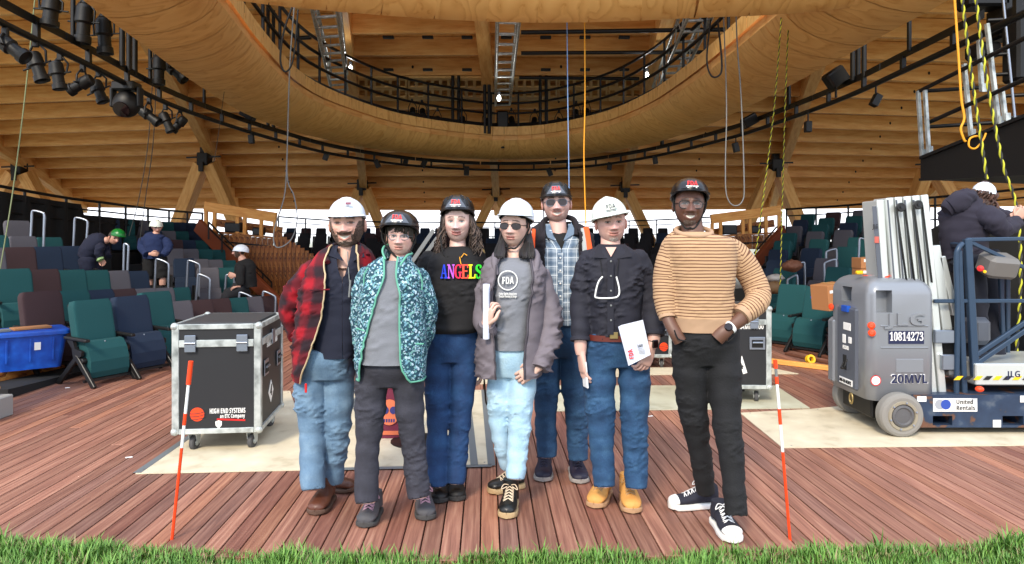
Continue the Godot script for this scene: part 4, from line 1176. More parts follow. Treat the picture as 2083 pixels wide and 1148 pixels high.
	# marks
	var fx := Transform3D(Basis(), Vector3(0, 0, 0))
	if logo == 1:
		red_planet(t, Vector3(-w * 0.22, y0 + 0.135, -0.0085), 0.048)
		text("maker_name", "HIGH END SYSTEMS", 0.034, M.white, t, Transform3D(Basis(), Vector3(w * 0.12, y0 + 0.155, -0.009)), 0.002, w * 0.40, true)
		text("maker_line", "an ETC Company", 0.026, M.white, t, Transform3D(Basis(), Vector3(w * 0.175, y0 + 0.118, -0.009)), 0.002, w * 0.28, true, false, true)
		mb = nb(); mb.beam(Vector3(w * 0.0, y0 + 0.098, -0.0085), Vector3(w * 0.32, y0 + 0.086, -0.0085), 0.002, 0.012); obj("red_swoosh", mb, M.red, t)
		mb = nb(); mb.prism(PackedVector2Array([Vector2(-0.022, 0.02), Vector2(0, 0.028), Vector2(0.022, 0.02), Vector2(0.02, -0.008), Vector2(0, -0.03), Vector2(-0.02, -0.008)]), Transform3D(Basis(), Vector3(w * 0.02, y0 + 0.062, -0.0085)), 0.002); obj("white_badge", mb, M.white, t)
		text("badge_number", "71", 0.022, M.ink_black, t, Transform3D(Basis(), Vector3(w * 0.02, y0 + 0.064, -0.0075)), 0.002)
	var sb := Basis(Vector3.UP, PI * 0.5) if logo == 1 else Basis()
	var so := Vector3(w * 0.5 - 0.0085, 0, -d * 0.5) if logo == 1 else Vector3(0, 0, -0.0085)
	text("case_title", "SOLAFRAME 1000", 0.042, M.white, t, Transform3D(sb, so + sb * Vector3(0.02 if logo == 1 else w * 0.17, y0 + h * 0.76, 0)), 0.002, 0.36, true)
	if logo != 3:
		var dx := 0.0 if logo == 1 else w * 0.16
		var rot := Basis(Vector3.BACK, 0.75 if logo == 1 else 0.3)
		mb = nb(); mb.box(Vector3.ZERO, Vector3(0.12, 0.12, 0.002) if logo == 1 else Vector3(0.10, 0.16, 0.002), Basis()); var st := obj("sticker", mb, M.white, t); st.transform = Transform3D(sb * rot, so + sb * Vector3(dx - 0.03, y0 + h * 0.28, 0.001))
		text("sticker_number", "4", 0.085, M.ink_black, t, Transform3D(sb * Basis(Vector3.BACK, -0.1 if logo == 1 else 0.3), so + sb * Vector3(dx - 0.03, y0 + h * 0.29, 0.003)), 0.002, 0.0, true)
	if logo >= 2:
		for x in [w * 0.33, -w * 0.33]:
			mb = nb(); mb.box(Vector3(x, y0 + h * 0.56, 0.0), Vector3(0.14, 0.115, 0.008), Basis(), 0.003); obj("handle_dish", mb, M.steel, t)
			mb = nb(); mb.box(Vector3(x, y0 + h * 0.555, 0.005), Vector3(0.1, 0.07, 0.004), Basis(), 0.001); obj("handle_recess", mb, M.black_matte, t)
			mb = nb(); mb.tube([Vector3(x - 0.045, y0 + h * 0.57, 0.012), Vector3(x + 0.045, y0 + h * 0.57, 0.012)], 0.009, 8); obj("handle_grip", mb, M.steel, t)
	if logo == 3: red_planet(t, Vector3(w * 0.36, y0 + 0.12, -0.0085), 0.05)
	return t

func red_planet(t: Node, c: Vector3, r: float):
	var mb := nb(); mb.lathe([Vector2(r, -0.001), Vector2(r, 0.001), Vector2(0.0, 0.0012)], c, Vector3(0, 0, 1), 22); obj("planet_logo", mb, M.orange, t)
	for k in [-1, 0, 1]:
		mb = nb(); var l := []
		for i in 11:
			var a := lerpf(-1.25, 1.25, i / 10.0)
			l.append(c + Vector3(sin(a) * r * 1.25, k * r * 0.42 - cos(a) * r * 0.28 + sin(a) * r * 0.16, 0.0016))
		mb.tube(l, r * 0.055, 4); obj("planet_ring", mb, M.case_black, t)

func stake(top: Vector2, foot: Vector2, segs: Array, label: String):
	var z: float = F * EYE / (1098.0 - HY)
	var b := at(foot.x, foot.y, z); var a := at(top.x, top.y, z)
	var t := thing("marker_stake", label, "stake", b)
	for s in segs:
		var mb := nb(b); mb.tube([b.lerp(a, s[0]), b.lerp(a, s[1])], s[3], 8); obj("rod_section", mb, M[s[2]], t)

func build_props():
	flight_case(at(440, 884, 4.98) * Vector3(1, 0, 1), 0.118, Vector3(0.60, 0.765, 0.78), "black flight case with planet logo rolled onto the cream sheet beside the red plaid shirt", 1)
	flight_case(onh(1484, 822), -0.03, Vector3(0.76, 0.74, 0.62), "black flight case standing behind the man in the striped sweater", 2)
	flight_case(onh(1304, 752), 0.05, Vector3(0.74, 0.55, 0.62), "low black flight case with orange logo behind the man holding papers", 3)
	flight_case(onh(1112, 772), 0.05, Vector3(0.5, 0.5, 0.6), "small black flight case behind the legs of the man in sunglasses", 3)
	stake(Vector2(388, 735), Vector2(349, 1102), [[0.0, 0.52, "orange", 0.0075], [0.52, 0.645, "white", 0.0075], [0.645, 0.71, "orange", 0.0085], [0.71, 0.87, "white", 0.0075], [0.87, 1.0, "orange", 0.012]], "orange and white marker stake in the grass before the flight case")
	stake(Vector2(1577, 733), Vector2(1608, 1106), [[0.0, 0.50, "orange", 0.0075], [0.50, 0.65, "white", 0.0075], [0.65, 0.735, "orange", 0.0085], [0.735, 0.87, "white", 0.0075], [0.87, 0.91, "orange", 0.009], [0.91, 0.955, "cable_grey", 0.007], [0.955, 1.0, "orange", 0.010]], "orange and white marker stake in the grass beside the black sneakers")
	# blue bin on the riser
	var bp := at(55, 742, 7.45); bp.y = 0.152
	var bt := thing("storage_bin", "scuffed blue plastic storage bin on the pine riser", "bin", bp, 0.72)
	var blue := ramp_tex(noise_img(256, 0.02, 4, 71), [[0.0, Color(0.06, 0.25, 0.62)], [0.7, Color(0.09, 0.34, 0.74)], [0.86, Color(0.12, 0.38, 0.78)], [1.0, Color(0.55, 0.68, 0.88)]])
	tri_mat("bin_blue", Color.WHITE, 0.4, 0.0, blue, 1.2)
	var mb := nb(); rbox(mb, 0.66, 0.0, 0.36, 0.46, 0.05, 0.0, Vector3.ZERO, 0.05); obj("tub", mb, M.bin_blue, bt)
	mb = nb(); rbox(mb, 0.71, 0.35, 0.40, 0.51, 0.05, 0.02, Vector3.ZERO); obj("lid", mb, M.bin_blue, bt)
	for x in [-0.2, 0.0, 0.2]:
		mb = nb(); mb.box(Vector3(x, 0.2, 0.215), Vector3(0.02, 0.24, 0.02), Basis(Vector3.RIGHT, 0.12), 0.004); obj("rib", mb, M.bin_blue, bt)
	mb = nb(); mb.box(Vector3(0.06, 0.24, 0.226), Vector3(0.055, 0.08, 0.004), Basis(Vector3.RIGHT, 0.13)); obj("label_sticker", mb, M.white, bt)
	mb = nb(); mb.box(Vector3(-0.24, 0.415, 0.16), Vector3(0.16, 0.03, 0.07), Basis(Vector3.UP, 0.3), 0.006); obj("lid_latch", mb, M.cable_grey, bt)
	mb = nb(bp); mb.box(bp + Vector3(0.05, 0.416, 0.02), Vector3(0.34, 0.022, 0.16), Basis(Vector3.UP, 0.9), 0.002); tag(obj("cardboard_piece", mb, M.card, null, bp), "flat cardboard piece lying on the blue storage bin", "cardboard")
	# timber leg on a concrete footing at the left
	var fc := onh(-82, 862); var col := thing("leaning_post", "peach timber post on a concrete footing beside the deck", "post", fc)
	mb = nb(fc); mb.box(fc + Vector3(0, 0.09, -0.1), Vector3(0.48, 0.18, 0.36), Basis(), 0.01); obj("footing", mb, M.concrete, col)
	mb = nb(fc); mb.beam(fc + Vector3(0.02, 0.2, -0.1), fc + Vector3(-2.6, 4.6, -1.6), 0.26, 0.32, Vector3.FORWARD, 0.01); obj("post", mb, M.timber_new, col)
	# cardboard boxes on the right-hand seats
	for q in [[1690, 628, 8.6, 0.34, 0.30, 0.28, 0.35, 0.1, "open brown cardboard box lying on the teal seats"], [1766, 570, 9.4, 0.30, 0.15, 0.3, -0.1, 0.0, "lower brown cardboard box of a stack beside the lift mast"], [1766, 546, 9.4, 0.30, 0.14, 0.3, -0.06, 0.0, "upper brown cardboard box of a stack beside the lift mast"]]:
		var p := at(q[0], q[1], q[2])
		var b := Basis(Vector3.UP, q[6]) * Basis(Vector3.BACK, q[7])
		var t := thing("cardboard_box", q[8], "box", p)
		mb = nb(p); mb.box(p + Vector3(0, q[4] * 0.5, 0), Vector3(q[3], q[4], q[5]), b, 0.004); obj("carton", mb, M.card, t)
		mb = nb(p); mb.box(p + Vector3(0, q[4] + 0.0045, 0), Vector3(0.05, 0.004, q[5] * 0.99), b); obj("packing_tape", mb, mat("packtape", Color(0.72, 0.56, 0.36), 0.4), t)
		mb = nb(p); mb.box(p + b * Vector3(-q[3] * 0.3, q[4] * 0.75, q[5] * 0.5 + 0.002), Vector3(0.05, 0.035, 0.003), b); obj("label_sticker", mb, M.white, t)
	var yb := at(1716, 586, 8.5); mb = nb(yb); rbox(mb, 0.13, 0.0, 0.05, 0.08, 0.02, 0.02, yb); tag(obj("yellow_tool", mb, M.yellow, null, yb), "small yellow tool lying beside the open cardboard box", "tool")
	var wb := at(1662, 600, 8.7); mb = nb(wb); mb.box(wb, Vector3(0.16, 0.09, 0.03), Basis(Vector3.BACK, 0.9), 0.01); tag(obj("water_bottle", mb, mat("bottle_blue", Color(0.08, 0.30, 0.70), 0.4), null, wb), "blue bottle wrapper on the teal seat beside the cardboard box", "bottle")
	var yc := at(1576, 664, 10.8); mb = nb(yc)
	for k in 4: mb.box(yc + Vector3(rng.randf_range(-0.06, 0.06), rng.randf_range(-0.05, 0.08), k * 0.01), Vector3(0.12, 0.04, 0.02), Basis(Vector3.BACK, rng.randf_range(-1, 1)), 0.005)
	tag(obj("caution_tape", mb, M.yellow, null, yc), "crumpled yellow caution tape beside the rope bag", "tape")
	# bags and clothes piled on the right-hand seats
	for q in [[1612, 541, 12.0, 0.17, 0.10, Color(0.45, 0.28, 0.20), "brown bag piled on the seats behind the striped rope"], [1577, 566, 12.0, 0.15, 0.07, Color(0.62, 0.60, 0.58), "grey jacket thrown on the seats beside the striped rope"], [1575, 585, 11.8, 0.13, 0.11, Color(0.36, 0.26, 0.16), "tan bag under the grey jacket beside the striped rope"]]:
		var p := at(q[0], q[1], q[2]); mb = nb(p); mb.col = (q[5] as Color).srgb_to_linear()
		var rings := []
		for i in 9:
			var f := PI * (0.02 + 0.96 * i / 8.0); var ring := PackedVector3Array()
			for k in 16:
				var a := TAU * k / 16; var dv := Vector3(sin(f) * cos(a), cos(f), sin(f) * sin(a))
				ring.append(p + dv * Vector3(q[3], q[4], q[3] * 0.8) * (1.0 + 0.3 * nz.get_noise_3dv(dv * 1.6 + p)))
			rings.append(ring)
		mb.loft(rings); tag(obj("soft_bag", mb, M.vc, null, p), q[6], "bag")
	# loose planks on the deck
	for q in [[[1560, 738], [1712, 757], 0.09, 0.05, "short pine plank end lying on the deck before the teal seats"], [[1570, 702], [1760, 748], 0.07, 0.03, "long dark plank lying along the front of the teal seats"], [[1600, 722], [1690, 742], 0.06, 0.025, "thin dark plank lying beside the short pine plank"]]:
		var a := onh(q[0][0], q[0][1]); var b := onh(q[1][0], q[1][1])
		mb = nb(a); mb.beam(a + Vector3(0, q[3] * 0.5 + 0.002, 0), b + Vector3(0, q[3] * 0.5 + 0.002, 0), q[2], q[3], Vector3.UP, 0.004)
		tag(obj("plank", mb, M.timber_new if q[2] > 0.08 else mat("plank_dark", Color(0.40, 0.24, 0.17), 0.7), null, a), q[4], "plank")
	var yt := onh(1642, 735); mb = nb(yt); mb.lathe([Vector2(0.03, 0.0), Vector2(0.055, 0.0), Vector2(0.055, 0.05), Vector2(0.03, 0.05), Vector2(0.03, 0.0)], yt + Vector3(0, 0.03, 0.06), Vector3(0.2, 0.3, 1), 18); tag(obj("tape_roll", mb, M.yellow, null, yt), "yellow roll of tape on the deck by the planks", "tape roll")
	# printed tote bag standing behind the floral jacket
	var tb := onh(794, 890)
	var tg := thing("tote_bag", "purple and red tote bag printed with an orange skull on the cream sheet", "bag", tb)
	mb = nb(tb); var rg := []
	for i in 8:
		var f := i / 7.0; var r := PackedVector3Array(); var hw := lerpf(0.125, 0.115, f); var hd := lerpf(0.06, 0.02, f)
		for k in 20:
			var a := TAU * k / 20; r.append(tb + Vector3(signf(cos(a)) * pow(absf(cos(a)), 0.4) * hw, 0.004 + f * 0.36, signf(sin(a)) * pow(absf(sin(a)), 0.4) * hd))
		rg.append(r)
	mb.loft(rg, true, true, true); obj("bag_body", mb, mat("bag_red", Color(0.40, 0.07, 0.20), 0.7), tg)
	var sk := nb(tb); sk.prism(circle_poly(0.078, 0.095, 20), Transform3D(Basis(Vector3.RIGHT, -0.12), tb + Vector3(0.0, 0.20, 0.048)), 0.004); obj("skull_print", sk, mat("print_orange", Color(0.80, 0.42, 0.28), 0.7), tg)
	for x in [-0.035, 0.035]:
		sk = nb(tb); sk.prism(circle_poly(0.026, 0.028, 14), Transform3D(Basis(Vector3.RIGHT, -0.12), tb + Vector3(x * 0.85, 0.215, 0.050)), 0.004); obj("eye_print", sk, mat("print_blue", Color(0.16, 0.16, 0.42), 0.7), tg)
	for k in 5:
		sk = nb(tb); sk.box(tb + Vector3(-0.036 + k * 0.018, 0.14, 0.057), Vector3(0.012, 0.024, 0.003), Basis(Vector3.RIGHT, -0.12)); obj("tooth_print", sk, M.print_blue, tg)
	sk = nb(tb); sk.box(tb + Vector3(0, 0.05, 0.062), Vector3(0.2, 0.03, 0.003)); obj("border_print", sk, M.print_orange, tg)
	for z in [-0.02, 0.02]:
		mb = nb(tb); mb.tube(catmull([tb + Vector3(-0.06, 0.35, z), tb + Vector3(-0.05, 0.42, z), tb + Vector3(0.05, 0.43, z), tb + Vector3(0.06, 0.35, z)], 5), 0.01, 6); obj("strap", mb, M.bag_red, tg)
	# folded stand with two pale legs behind the floral jacket
	var fs := thing("folded_stand", "black folded stand with grey legs behind the floral jacket", "stand", onh(850, 900))
	for q in [[836, 536, 882, 468], [856, 530, 897, 474]]:
		mb = nb(fs.position); mb.beam(at(q[0], q[1], 5.2), at(q[2], q[3], 5.2), 0.02, 0.028); obj("grey_leg", mb, M.cable_grey, fs)
	mb = nb(fs.position); mb.tube([at(846, 534, 5.25), fs.position], 0.016, 8); obj("pole", mb, M.black_metal, fs)
	mb = nb(fs.position); mb.lathe([Vector2(0.0, 0.03), Vector2(0.2, 0.012), Vector2(0.2, 0.0), Vector2(0.0, 0.0)], fs.position + Vector3(0, 0.002, 0), Vector3.UP, 20); obj("base", mb, M.black_metal, fs)
	# cable across the boards behind the light jeans
	cable("floor_cable", [[984, 762, 4.45], [987, 800, 4.5], [990, 822, 4.7], [1003, 828, 4.9], [1030, 815, 5.2]], 0.006, M.cable_black, "thin black cable hanging from the pouch down behind the light blue jeans")

func circle_poly(rx: float, ry: float, n: int) -> PackedVector2Array:
	var p := PackedVector2Array()
	for k in n: p.append(Vector2(cos(TAU * k / n) * rx, sin(TAU * k / n) * ry))
	return p

func build_lawn():
	var mb := nb(); var rings := []
	for i in 41:
		var x := -5.0 + i * 0.25
		var r := PackedVector3Array()
		for z in [-1.0, 1.5, 2.6, edge_z(x) - 0.06, edge_z(x) + 0.015]: r.append(Vector3(x, -0.035 if z < 3.2 else -0.03, -z))
		rings.append(r)
	mb.loft(rings, false)
	struct("lawn", mb, mat("turf", Color(0.10, 0.16, 0.05), 0.95))
	var bl := nb()   # one tuft of blades
	for b in 5:
		var a := TAU * b / 5 + 0.4; var lean := Vector3(cos(a), 0, sin(a)) * (0.35 + 0.12 * b)
		var side := Vector3(-sin(a), 0, cos(a)) * 0.0026
		var root := Vector3(cos(a * 2.3), 0, sin(a * 1.7)) * 0.008
		var pts := [root, root + lean * 0.02 + Vector3(0, 0.045, 0), root + lean * 0.055 + Vector3(0, 0.078 - b * 0.004, 0)]
		var nn := (Vector3.UP * 0.6 - lean).normalized()
		bl.quad(pts[0] - side, pts[0] + side, pts[1] + side * 0.9, pts[1] - side * 0.9, nn); bl.tri3(pts[1] - side * 0.9, pts[1] + side * 0.9, pts[2], nn)
	var mm := MultiMesh.new(); mm.transform_format = MultiMesh.TRANSFORM_3D; mm.use_colors = true; mm.mesh = bl.mesh()
	var N := 26000; mm.instance_count = N
	for i in N:
		var x := rng.randf_range(-3.6, 3.6)
		var e := edge_z(x)
		var z := e - 0.0 - pow(rng.randf(), 1.35) * 1.15
		var s := (rng.randf_range(0.6, 1.15) if rng.randf() < 0.93 else rng.randf_range(1.2, 1.7)) * (0.85 + 0.5 * nz.get_noise_2d(x * 1.8, z * 1.8)) * 0.92 * (1.0 + 0.12 * clampf(absf(x) - 0.6, 0.0, 1.6))
		var bs := Basis(Vector3.UP, rng.randf() * TAU) * Basis(Vector3.RIGHT, rng.randf_range(-0.25, 0.25)) * Basis.from_scale(Vector3(1, 1, 1) * s)
		mm.set_instance_transform(i, Transform3D(bs, Vector3(x, -0.033, -z)))
		var g := rng.randf()
		var c := Color(0.065, 0.18, 0.022).lerp(Color(0.165, 0.32, 0.05), g)
		if rng.randf() < 0.13: c = Color(0.26, 0.25, 0.10).lerp(Color(0.33, 0.26, 0.14), rng.randf())
		mm.set_instance_color(i, c)
	var g2 := MultiMeshInstance3D.new(); g2.name = "grass"; g2.multimesh = mm
	var gm := mat("grass", Color.WHITE, 0.55); gm.backlight_enabled = true; gm.backlight = Color(0.12, 0.2, 0.04)
	g2.material_override = gm; add_child(g2)
	tag(g2, "fresh green lawn grass along the front edge of the deck", "grass", "", "stuff")


func build_lift():
	var zn := 5.42; var zf := 6.12       # near and far side planes
	var P := func(px, py, z = 5.42): return at(px, py, z)
	var base: Vector3 = onh(1920, 885); 
	var t := thing("mast_lift", "grey self-propelled vertical mast lift with blue basket on the cream sheet", "lift", base)
	var o := base
	mat("lift_grey", Color(0.52, 0.535, 0.56), 0.3, 0.3)
	mat("lift_dark", Color(0.33, 0.35, 0.39), 0.45, 0.1)
	var worn := ramp_tex(noise_img(256, 0.015, 5, 81), [[0.0, Color(0.45, 0.29, 0.20)], [0.28, Color(0.38, 0.27, 0.22)], [0.36, Color(0.15, 0.21, 0.30)], [0.75, Color(0.17, 0.24, 0.34)], [1.0, Color(0.33, 0.37, 0.42)]])
	tri_mat("lift_blue", Color(1, 1, 1), 0.5, 0.2, worn, 1.1)
	mat("basket_blue", Color(0.17, 0.25, 0.34), 0.4, 0.2)
	mat("mast_alu", Color(0.83, 0.85, 0.84), 0.35, 0.55)
	var mb: MB
	var X := func(px): return (px - CX) / F * zn
	var Y := func(py): return EYE + (HY - py) / F * zn
	# chassis
	var x0: float = X.call(1856); var x1: float = X.call(2250)
	var ch := CSGBox3D.new(); ch.name = "chassis"; ch.size = Vector3(x1 - x0, 0.25, zf - zn); ch.material = M.lift_blue; ch.position = Vector3((x0 + x1) * 0.5, 0.185, -(zn + zf) * 0.5) - o; t.add_child(ch, true)
	mb = nb(o); mb.box(Vector3(X.call(1822), 0.2, -(zn + zf) * 0.5), Vector3(0.26, 0.2, 0.48), Basis(), 0.015); obj("axle_housing", mb, M.black_metal, t)
	for q in [[1898, 1938], [2040, 2083]]:
		var fp := CSGBox3D.new(); fp.name = "fork_pocket"; fp.operation = CSGShape3D.OPERATION_SUBTRACTION; fp.size = Vector3(X.call(q[1]) - X.call(q[0]), 0.07, 1.2); fp.material = M.lift_blue; fp.position = Vector3((X.call(q[0]) + X.call(q[1])) * 0.5, Y.call(856), -(zn + zf) * 0.5 + 0.3) - o - ch.position; ch.add_child(fp)
	# wheels
	for w in [[1825, zn - 0.03], [1825, zf + 0.0], [2200, zn - 0.03], [2200, zf]]:
		var c := Vector3(X.call(w[0]), 0.168, -w[1]); var sg := 1.0 if w[1] < 5.8 else -1.0
		mb = nb(o); mb.lathe([Vector2(0.098, 0.055), Vector2(0.135, 0.058), Vector2(0.155, 0.05), Vector2(0.165, 0.03), Vector2(0.165, -0.03), Vector2(0.155, -0.05), Vector2(0.05, -0.05)], c, Vector3(0, 0, sg), 40)
		var wh := obj("wheel", mb, mat("tyre_grey", Color(0.50, 0.49, 0.47), 0.85), t)
		mb = nb(o); mb.lathe([Vector2(0.112, 0.056), Vector2(0.108, 0.064), Vector2(0.09, 0.064), Vector2(0.084, 0.045), Vector2(0.08, 0.045)], c, Vector3(0, 0, sg), 32); obj("rim", mb, mat("rim_paint", Color(0.58, 0.55, 0.48), 0.6, 0.3), wh)
		mb = nb(o); mb.lathe([Vector2(0.085, 0.04), Vector2(0.082, 0.06), Vector2(0.065, 0.066), Vector2(0.055, 0.056), Vector2(0.0, 0.06)], c, Vector3(0, 0, sg), 32); obj("hub", mb, mat("hub_grey", Color(0.32, 0.32, 0.33), 0.6), wh)
		for k in 6:
			var a := TAU * k / 6 + 0.3; mb = nb(o); mb.lathe([Vector2(0.008, 0.06), Vector2(0.008, 0.07), Vector2(0.0, 0.072)], c + Vector3(cos(a), sin(a), 0) * 0.1, Vector3(0, 0, sg), 6); obj("wheel_bolt", mb, M.steel, wh)
	# cowl
	var cx0: float = X.call(1770); var cx1: float = X.call(1908)
	var cw := cx1 - cx0; var cz := zf - zn - 0.02
	var cc := Vector3((cx0 + cx1) * 0.5, 0, -(zn + zf) * 0.5 - 0.0)
	var shell := CSGMesh3D.new(); shell.name = "cowl"; shell.mesh = welded_rbox(cw, 0.26, Y.call(566), cz, 0.085, 0.13); shell.material = M.lift_grey; shell.position = cc - o; t.add_child(shell, true)
	for q in [[Vector3(-cw * 0.5 + 0.115, Y.call(614), cz * 0.5 - 0.01), Vector3(0.12, 0.17, 0.15)], [Vector3(-cw * 0.5 + 0.02, Y.call(606), -0.03), Vector3(0.14, 0.12, 0.17)]]:
		var cut := CSGBox3D.new(); cut.name = "grab_pocket"; cut.operation = CSGShape3D.OPERATION_SUBTRACTION; cut.size = q[1]; cut.position = q[0]; cut.material = M.lift_grey; shell.add_child(cut)
	mb = nb(o); mb.box(cc + Vector3(-cw * 0.5 + 0.012, 0.62, 0), Vector3(0.06, 0.66, 0.34), Basis(), 0.02); obj("front_panel", mb, M.lift_dark, t)
	mb = nb(o); mb.box(cc + Vector3(-cw * 0.5 + 0.03, 0.55, -cz * 0.5 + 0.05), Vector3(0.09, 0.56, 0.14), Basis(), 0.03); obj("side_pod", mb, M.lift_grey, t)
	var fz := -zn + 0.012   # face of the cowl towards the lawn
	var fn := cc.z + cz * 0.5
	for y in [664, 708]:
		mb = nb(o); mb.box(Vector3(cc.x + 0.01, Y.call(y), fn), Vector3(cw - 0.15, 0.012, 0.012), Basis(), 0.004); obj("body_crease", mb, M.lift_grey, t)
	mb = nb(o); mb.box(Vector3(X.call(1852), Y.call(745), fn), Vector3(0.21, 0.105, 0.010), Basis(), 0.003); obj("raised_field", mb, M.lift_grey, t)
	mb = nb(o); mb.box(Vector3(cc.x + 0.01, Y.call(567) + 0.012, cc.z + 0.1), Vector3(0.17, 0.03, 0.1), Basis(), 0.01); obj("top_hatch", mb, M.lift_grey, t)
	text("emblem_letters", "JLG", 0.09, M.lift_grey, t, Transform3D(Basis(), Vector3(X.call(1846), Y.call(651), fn + 0.004) - o), 0.02, 0.31, true, false, true)
	mb = nb(o); mb.box(Vector3(X.call(1845), Y.call(687), fn + 0.003), Vector3(0.27, 0.098, 0.003)); obj("number_plate", mb, M.ink_blue, t)
	text("plate_number", "10814273", 0.066, M.white, t, Transform3D(Basis(), Vector3(X.call(1845), Y.call(685), fn + 0.006) - o), 0.002, 0.255, true, true)
	text("model_outline", "20MVL", 0.070, M.white, t, Transform3D(Basis(), Vector3(X.call(1851), Y.call(772), fn + 0.003) - o), 0.003, 0.285, true)
	text("model_number", "20MVL", 0.064, M.ink_blue, t, Transform3D(Basis(), Vector3(X.call(1851), Y.call(772), fn + 0.0055) - o), 0.003, 0.275, true)
	mb = nb(o); mb.lathe([Vector2(0.04, -0.001), Vector2(0.04, 0.001), Vector2(0.03, 0.0012)], Vector3(X.call(1783), Y.call(775), fn + 0.003), Vector3(0, 0, 1), 20); obj("warning_ring", mb, M.red, t)
	mb = nb(o); mb.lathe([Vector2(0.033, 0.0015), Vector2(0.0, 0.002)], Vector3(X.call(1783), Y.call(775), fn + 0.003), Vector3(0, 0, 1), 20); mb.beam(Vector3(X.call(1777), Y.call(770), fn + 0.006), Vector3(X.call(1789), Y.call(780), fn + 0.006), 0.002, 0.01); obj("warning_sign", mb, M.white, t)
	# lamps and stickers
	for q in [[Vector3(X.call(1775), Y.call(663), fn - 0.005), Vector3(-0.5, 0, 0.8)], [Vector3(X.call(1776), Y.call(678), fn - 0.005), Vector3(-0.5, 0, 0.8)], [Vector3(cc.x - cw * 0.5 - 0.02, Y.call(640), cc.z - cz * 0.38), Vector3(-1, 0, 0.3)], [Vector3(cc.x - 0.06, Y.call(566) + 0.005, cc.z + 0.2), Vector3(-0.2, 1, 0.3)], [Vector3(cc.x - 0.13, Y.call(568) - 0.005, cc.z + 0.02), Vector3(-0.3, 1, 0.3)]]:
		mb = nb(o); mb.lathe([Vector2(0.028, 0.0), Vector2(0.026, 0.008), Vector2(0.012, 0.012), Vector2(0.0, 0.012)], q[0], q[1], 16); obj("orange_marker", mb, M.orange, t)
	var fxp := cc.x - cw * 0.5 - 0.019
	for q in [[0.98, 0.0, 0.05, 0.10, "bin_blue"], [0.83, 0.02, 0.06, 0.12, "white"], [0.72, -0.03, 0.07, 0.05, "white"], [0.72, 0.07, 0.05, 0.05, "white"], [0.36, 0.0, 0.05, 0.22, "white"], [0.52, -0.02, 0.12, 0.06, "black_matte"]]:
		mb = nb(o); mb.box(Vector3(fxp, q[0] * 0.95, cc.z + q[1]), Vector3(0.006 if q[4] != "bin_blue" else 0.03, q[2], q[3]), Basis(), 0.002); obj("control_label", mb, M[q[4]], t)
	text("phone_letters", "800-UR-RENTS", 0.026, M.ink_black, t, Transform3D(Basis(Vector3.UP, -PI * 0.5), Vector3(fxp - 0.005, 0.342, cc.z) - o), 0.002, 0.20, true)
	text("small_brand", "ecom", 0.04, M.white, t, Transform3D(Basis(Vector3.UP, -PI * 0.5), Vector3(fxp - 0.002, 0.62, cc.z) - o), 0.002, 0.1, true)
	mb = nb(o); mb.tube(catmull([Vector3(fxp - 0.02, 0.53, cc.z + 0.06), Vector3(fxp - 0.05, 0.47, cc.z + 0.08), Vector3(fxp - 0.04, 0.45, cc.z), Vector3(fxp - 0.01, 0.5, cc.z - 0.01)], 4), 0.006, 6); obj("plug_cable", mb, M.cable_black, t)
	mb = nb(o); var l := []
	for k in 17: l.append(Vector3(X.call(1772) - 0.05, 0.2 + 0.035 + sin(TAU * k / 16) * 0.04, cc.z + 0.14 + cos(TAU * k / 16) * 0.025))
	mb.tube(l, 0.008, 6, false); obj("tow_ring", mb, mat("brass", Color(0.62, 0.54, 0.36), 0.4, 0.8), t)
	# rental sticker on the chassis
	mb = nb(o); mb.box(Vector3(X.call(1943), Y.call(824), -zn + 0.003), Vector3(0.335, 0.10, 0.003)); obj("rental_sticker", mb, M.white, t)
	for q in [[1917, Color(0.30, 0.32, 0.36)], [1929, Color(0.02, 0.06, 0.33)]]:
		mb = nb(o); mb.col = q[1]; mb.prism(circle_poly(0.038, 0.038, 22), Transform3D(Basis(), Vector3(X.call(q[0]) - 0.02, Y.call(823), -zn + 0.0055 + (q[0] - 1922) * 0.0001)), 0.002); obj("sticker_disc", mb, M.vc, t)
	text("sticker_words", "United", 0.034, M.ink_black, t, Transform3D(Basis(), Vector3(X.call(1962), Y.call(818), -zn + 0.006) - o), 0.002, 0.125, true, false, true)
	text("sticker_words", "Rentals", 0.034, M.ink_black, t, Transform3D(Basis(), Vector3(X.call(1964), Y.call(830), -zn + 0.006) - o), 0.002, 0.14, true, false, true)
	for q in [[1875, 812, 0.07, 0.04], [2028, 862, 0.06, 0.055], [2082, 812, 0.05, 0.05]]:
		mb = nb(o); mb.box(Vector3(X.call(q[0]), Y.call(q[1]), -zn + 0.003), Vector3(q[2], q[3], 0.003)); obj("decal", mb, M.white, t)
	# mast: side by side aluminium sections, leaning as photographed
	var mz := 5.62
	for i in 5:
		var a0 := 1789.0 + i * 17.5; var b0 := 1806.0 + i * 19.0
		var top: Vector3 = P.call(a0 + 8, 404 - i * 1.5, mz); var bot: Vector3 = P.call(b0 + 22, 800, mz)
		mb = nb(o); mb.beam(bot, top, 0.058, 0.20, Vector3.FORWARD, 0.006); obj("mast_section", mb, M.mast_alu, t)
		if i > 0:
			mb = nb(o); mb.beam((P.call(b0 + 13, 800, mz - 0.1)), P.call(a0 - 0.5, 407, mz - 0.1), 0.010, 0.012, Vector3.FORWARD); obj("mast_groove", mb, M.lift_dark, t)
	mb = nb(o); mb.beam(P.call(1800, 800, mz + 0.05), P.call(1776, 409, mz + 0.05), 0.06, 0.24, Vector3.FORWARD, 0.006); obj("mast_front_plate", mb, M.mast_alu, t)
	mb = nb(o); mb.beam(P.call(1793, 590, mz - 0.09), P.call(1779, 420, mz - 0.09), 0.035, 0.004, Vector3.FORWARD); obj("mast_label_strip", mb, M.lift_dark, t)
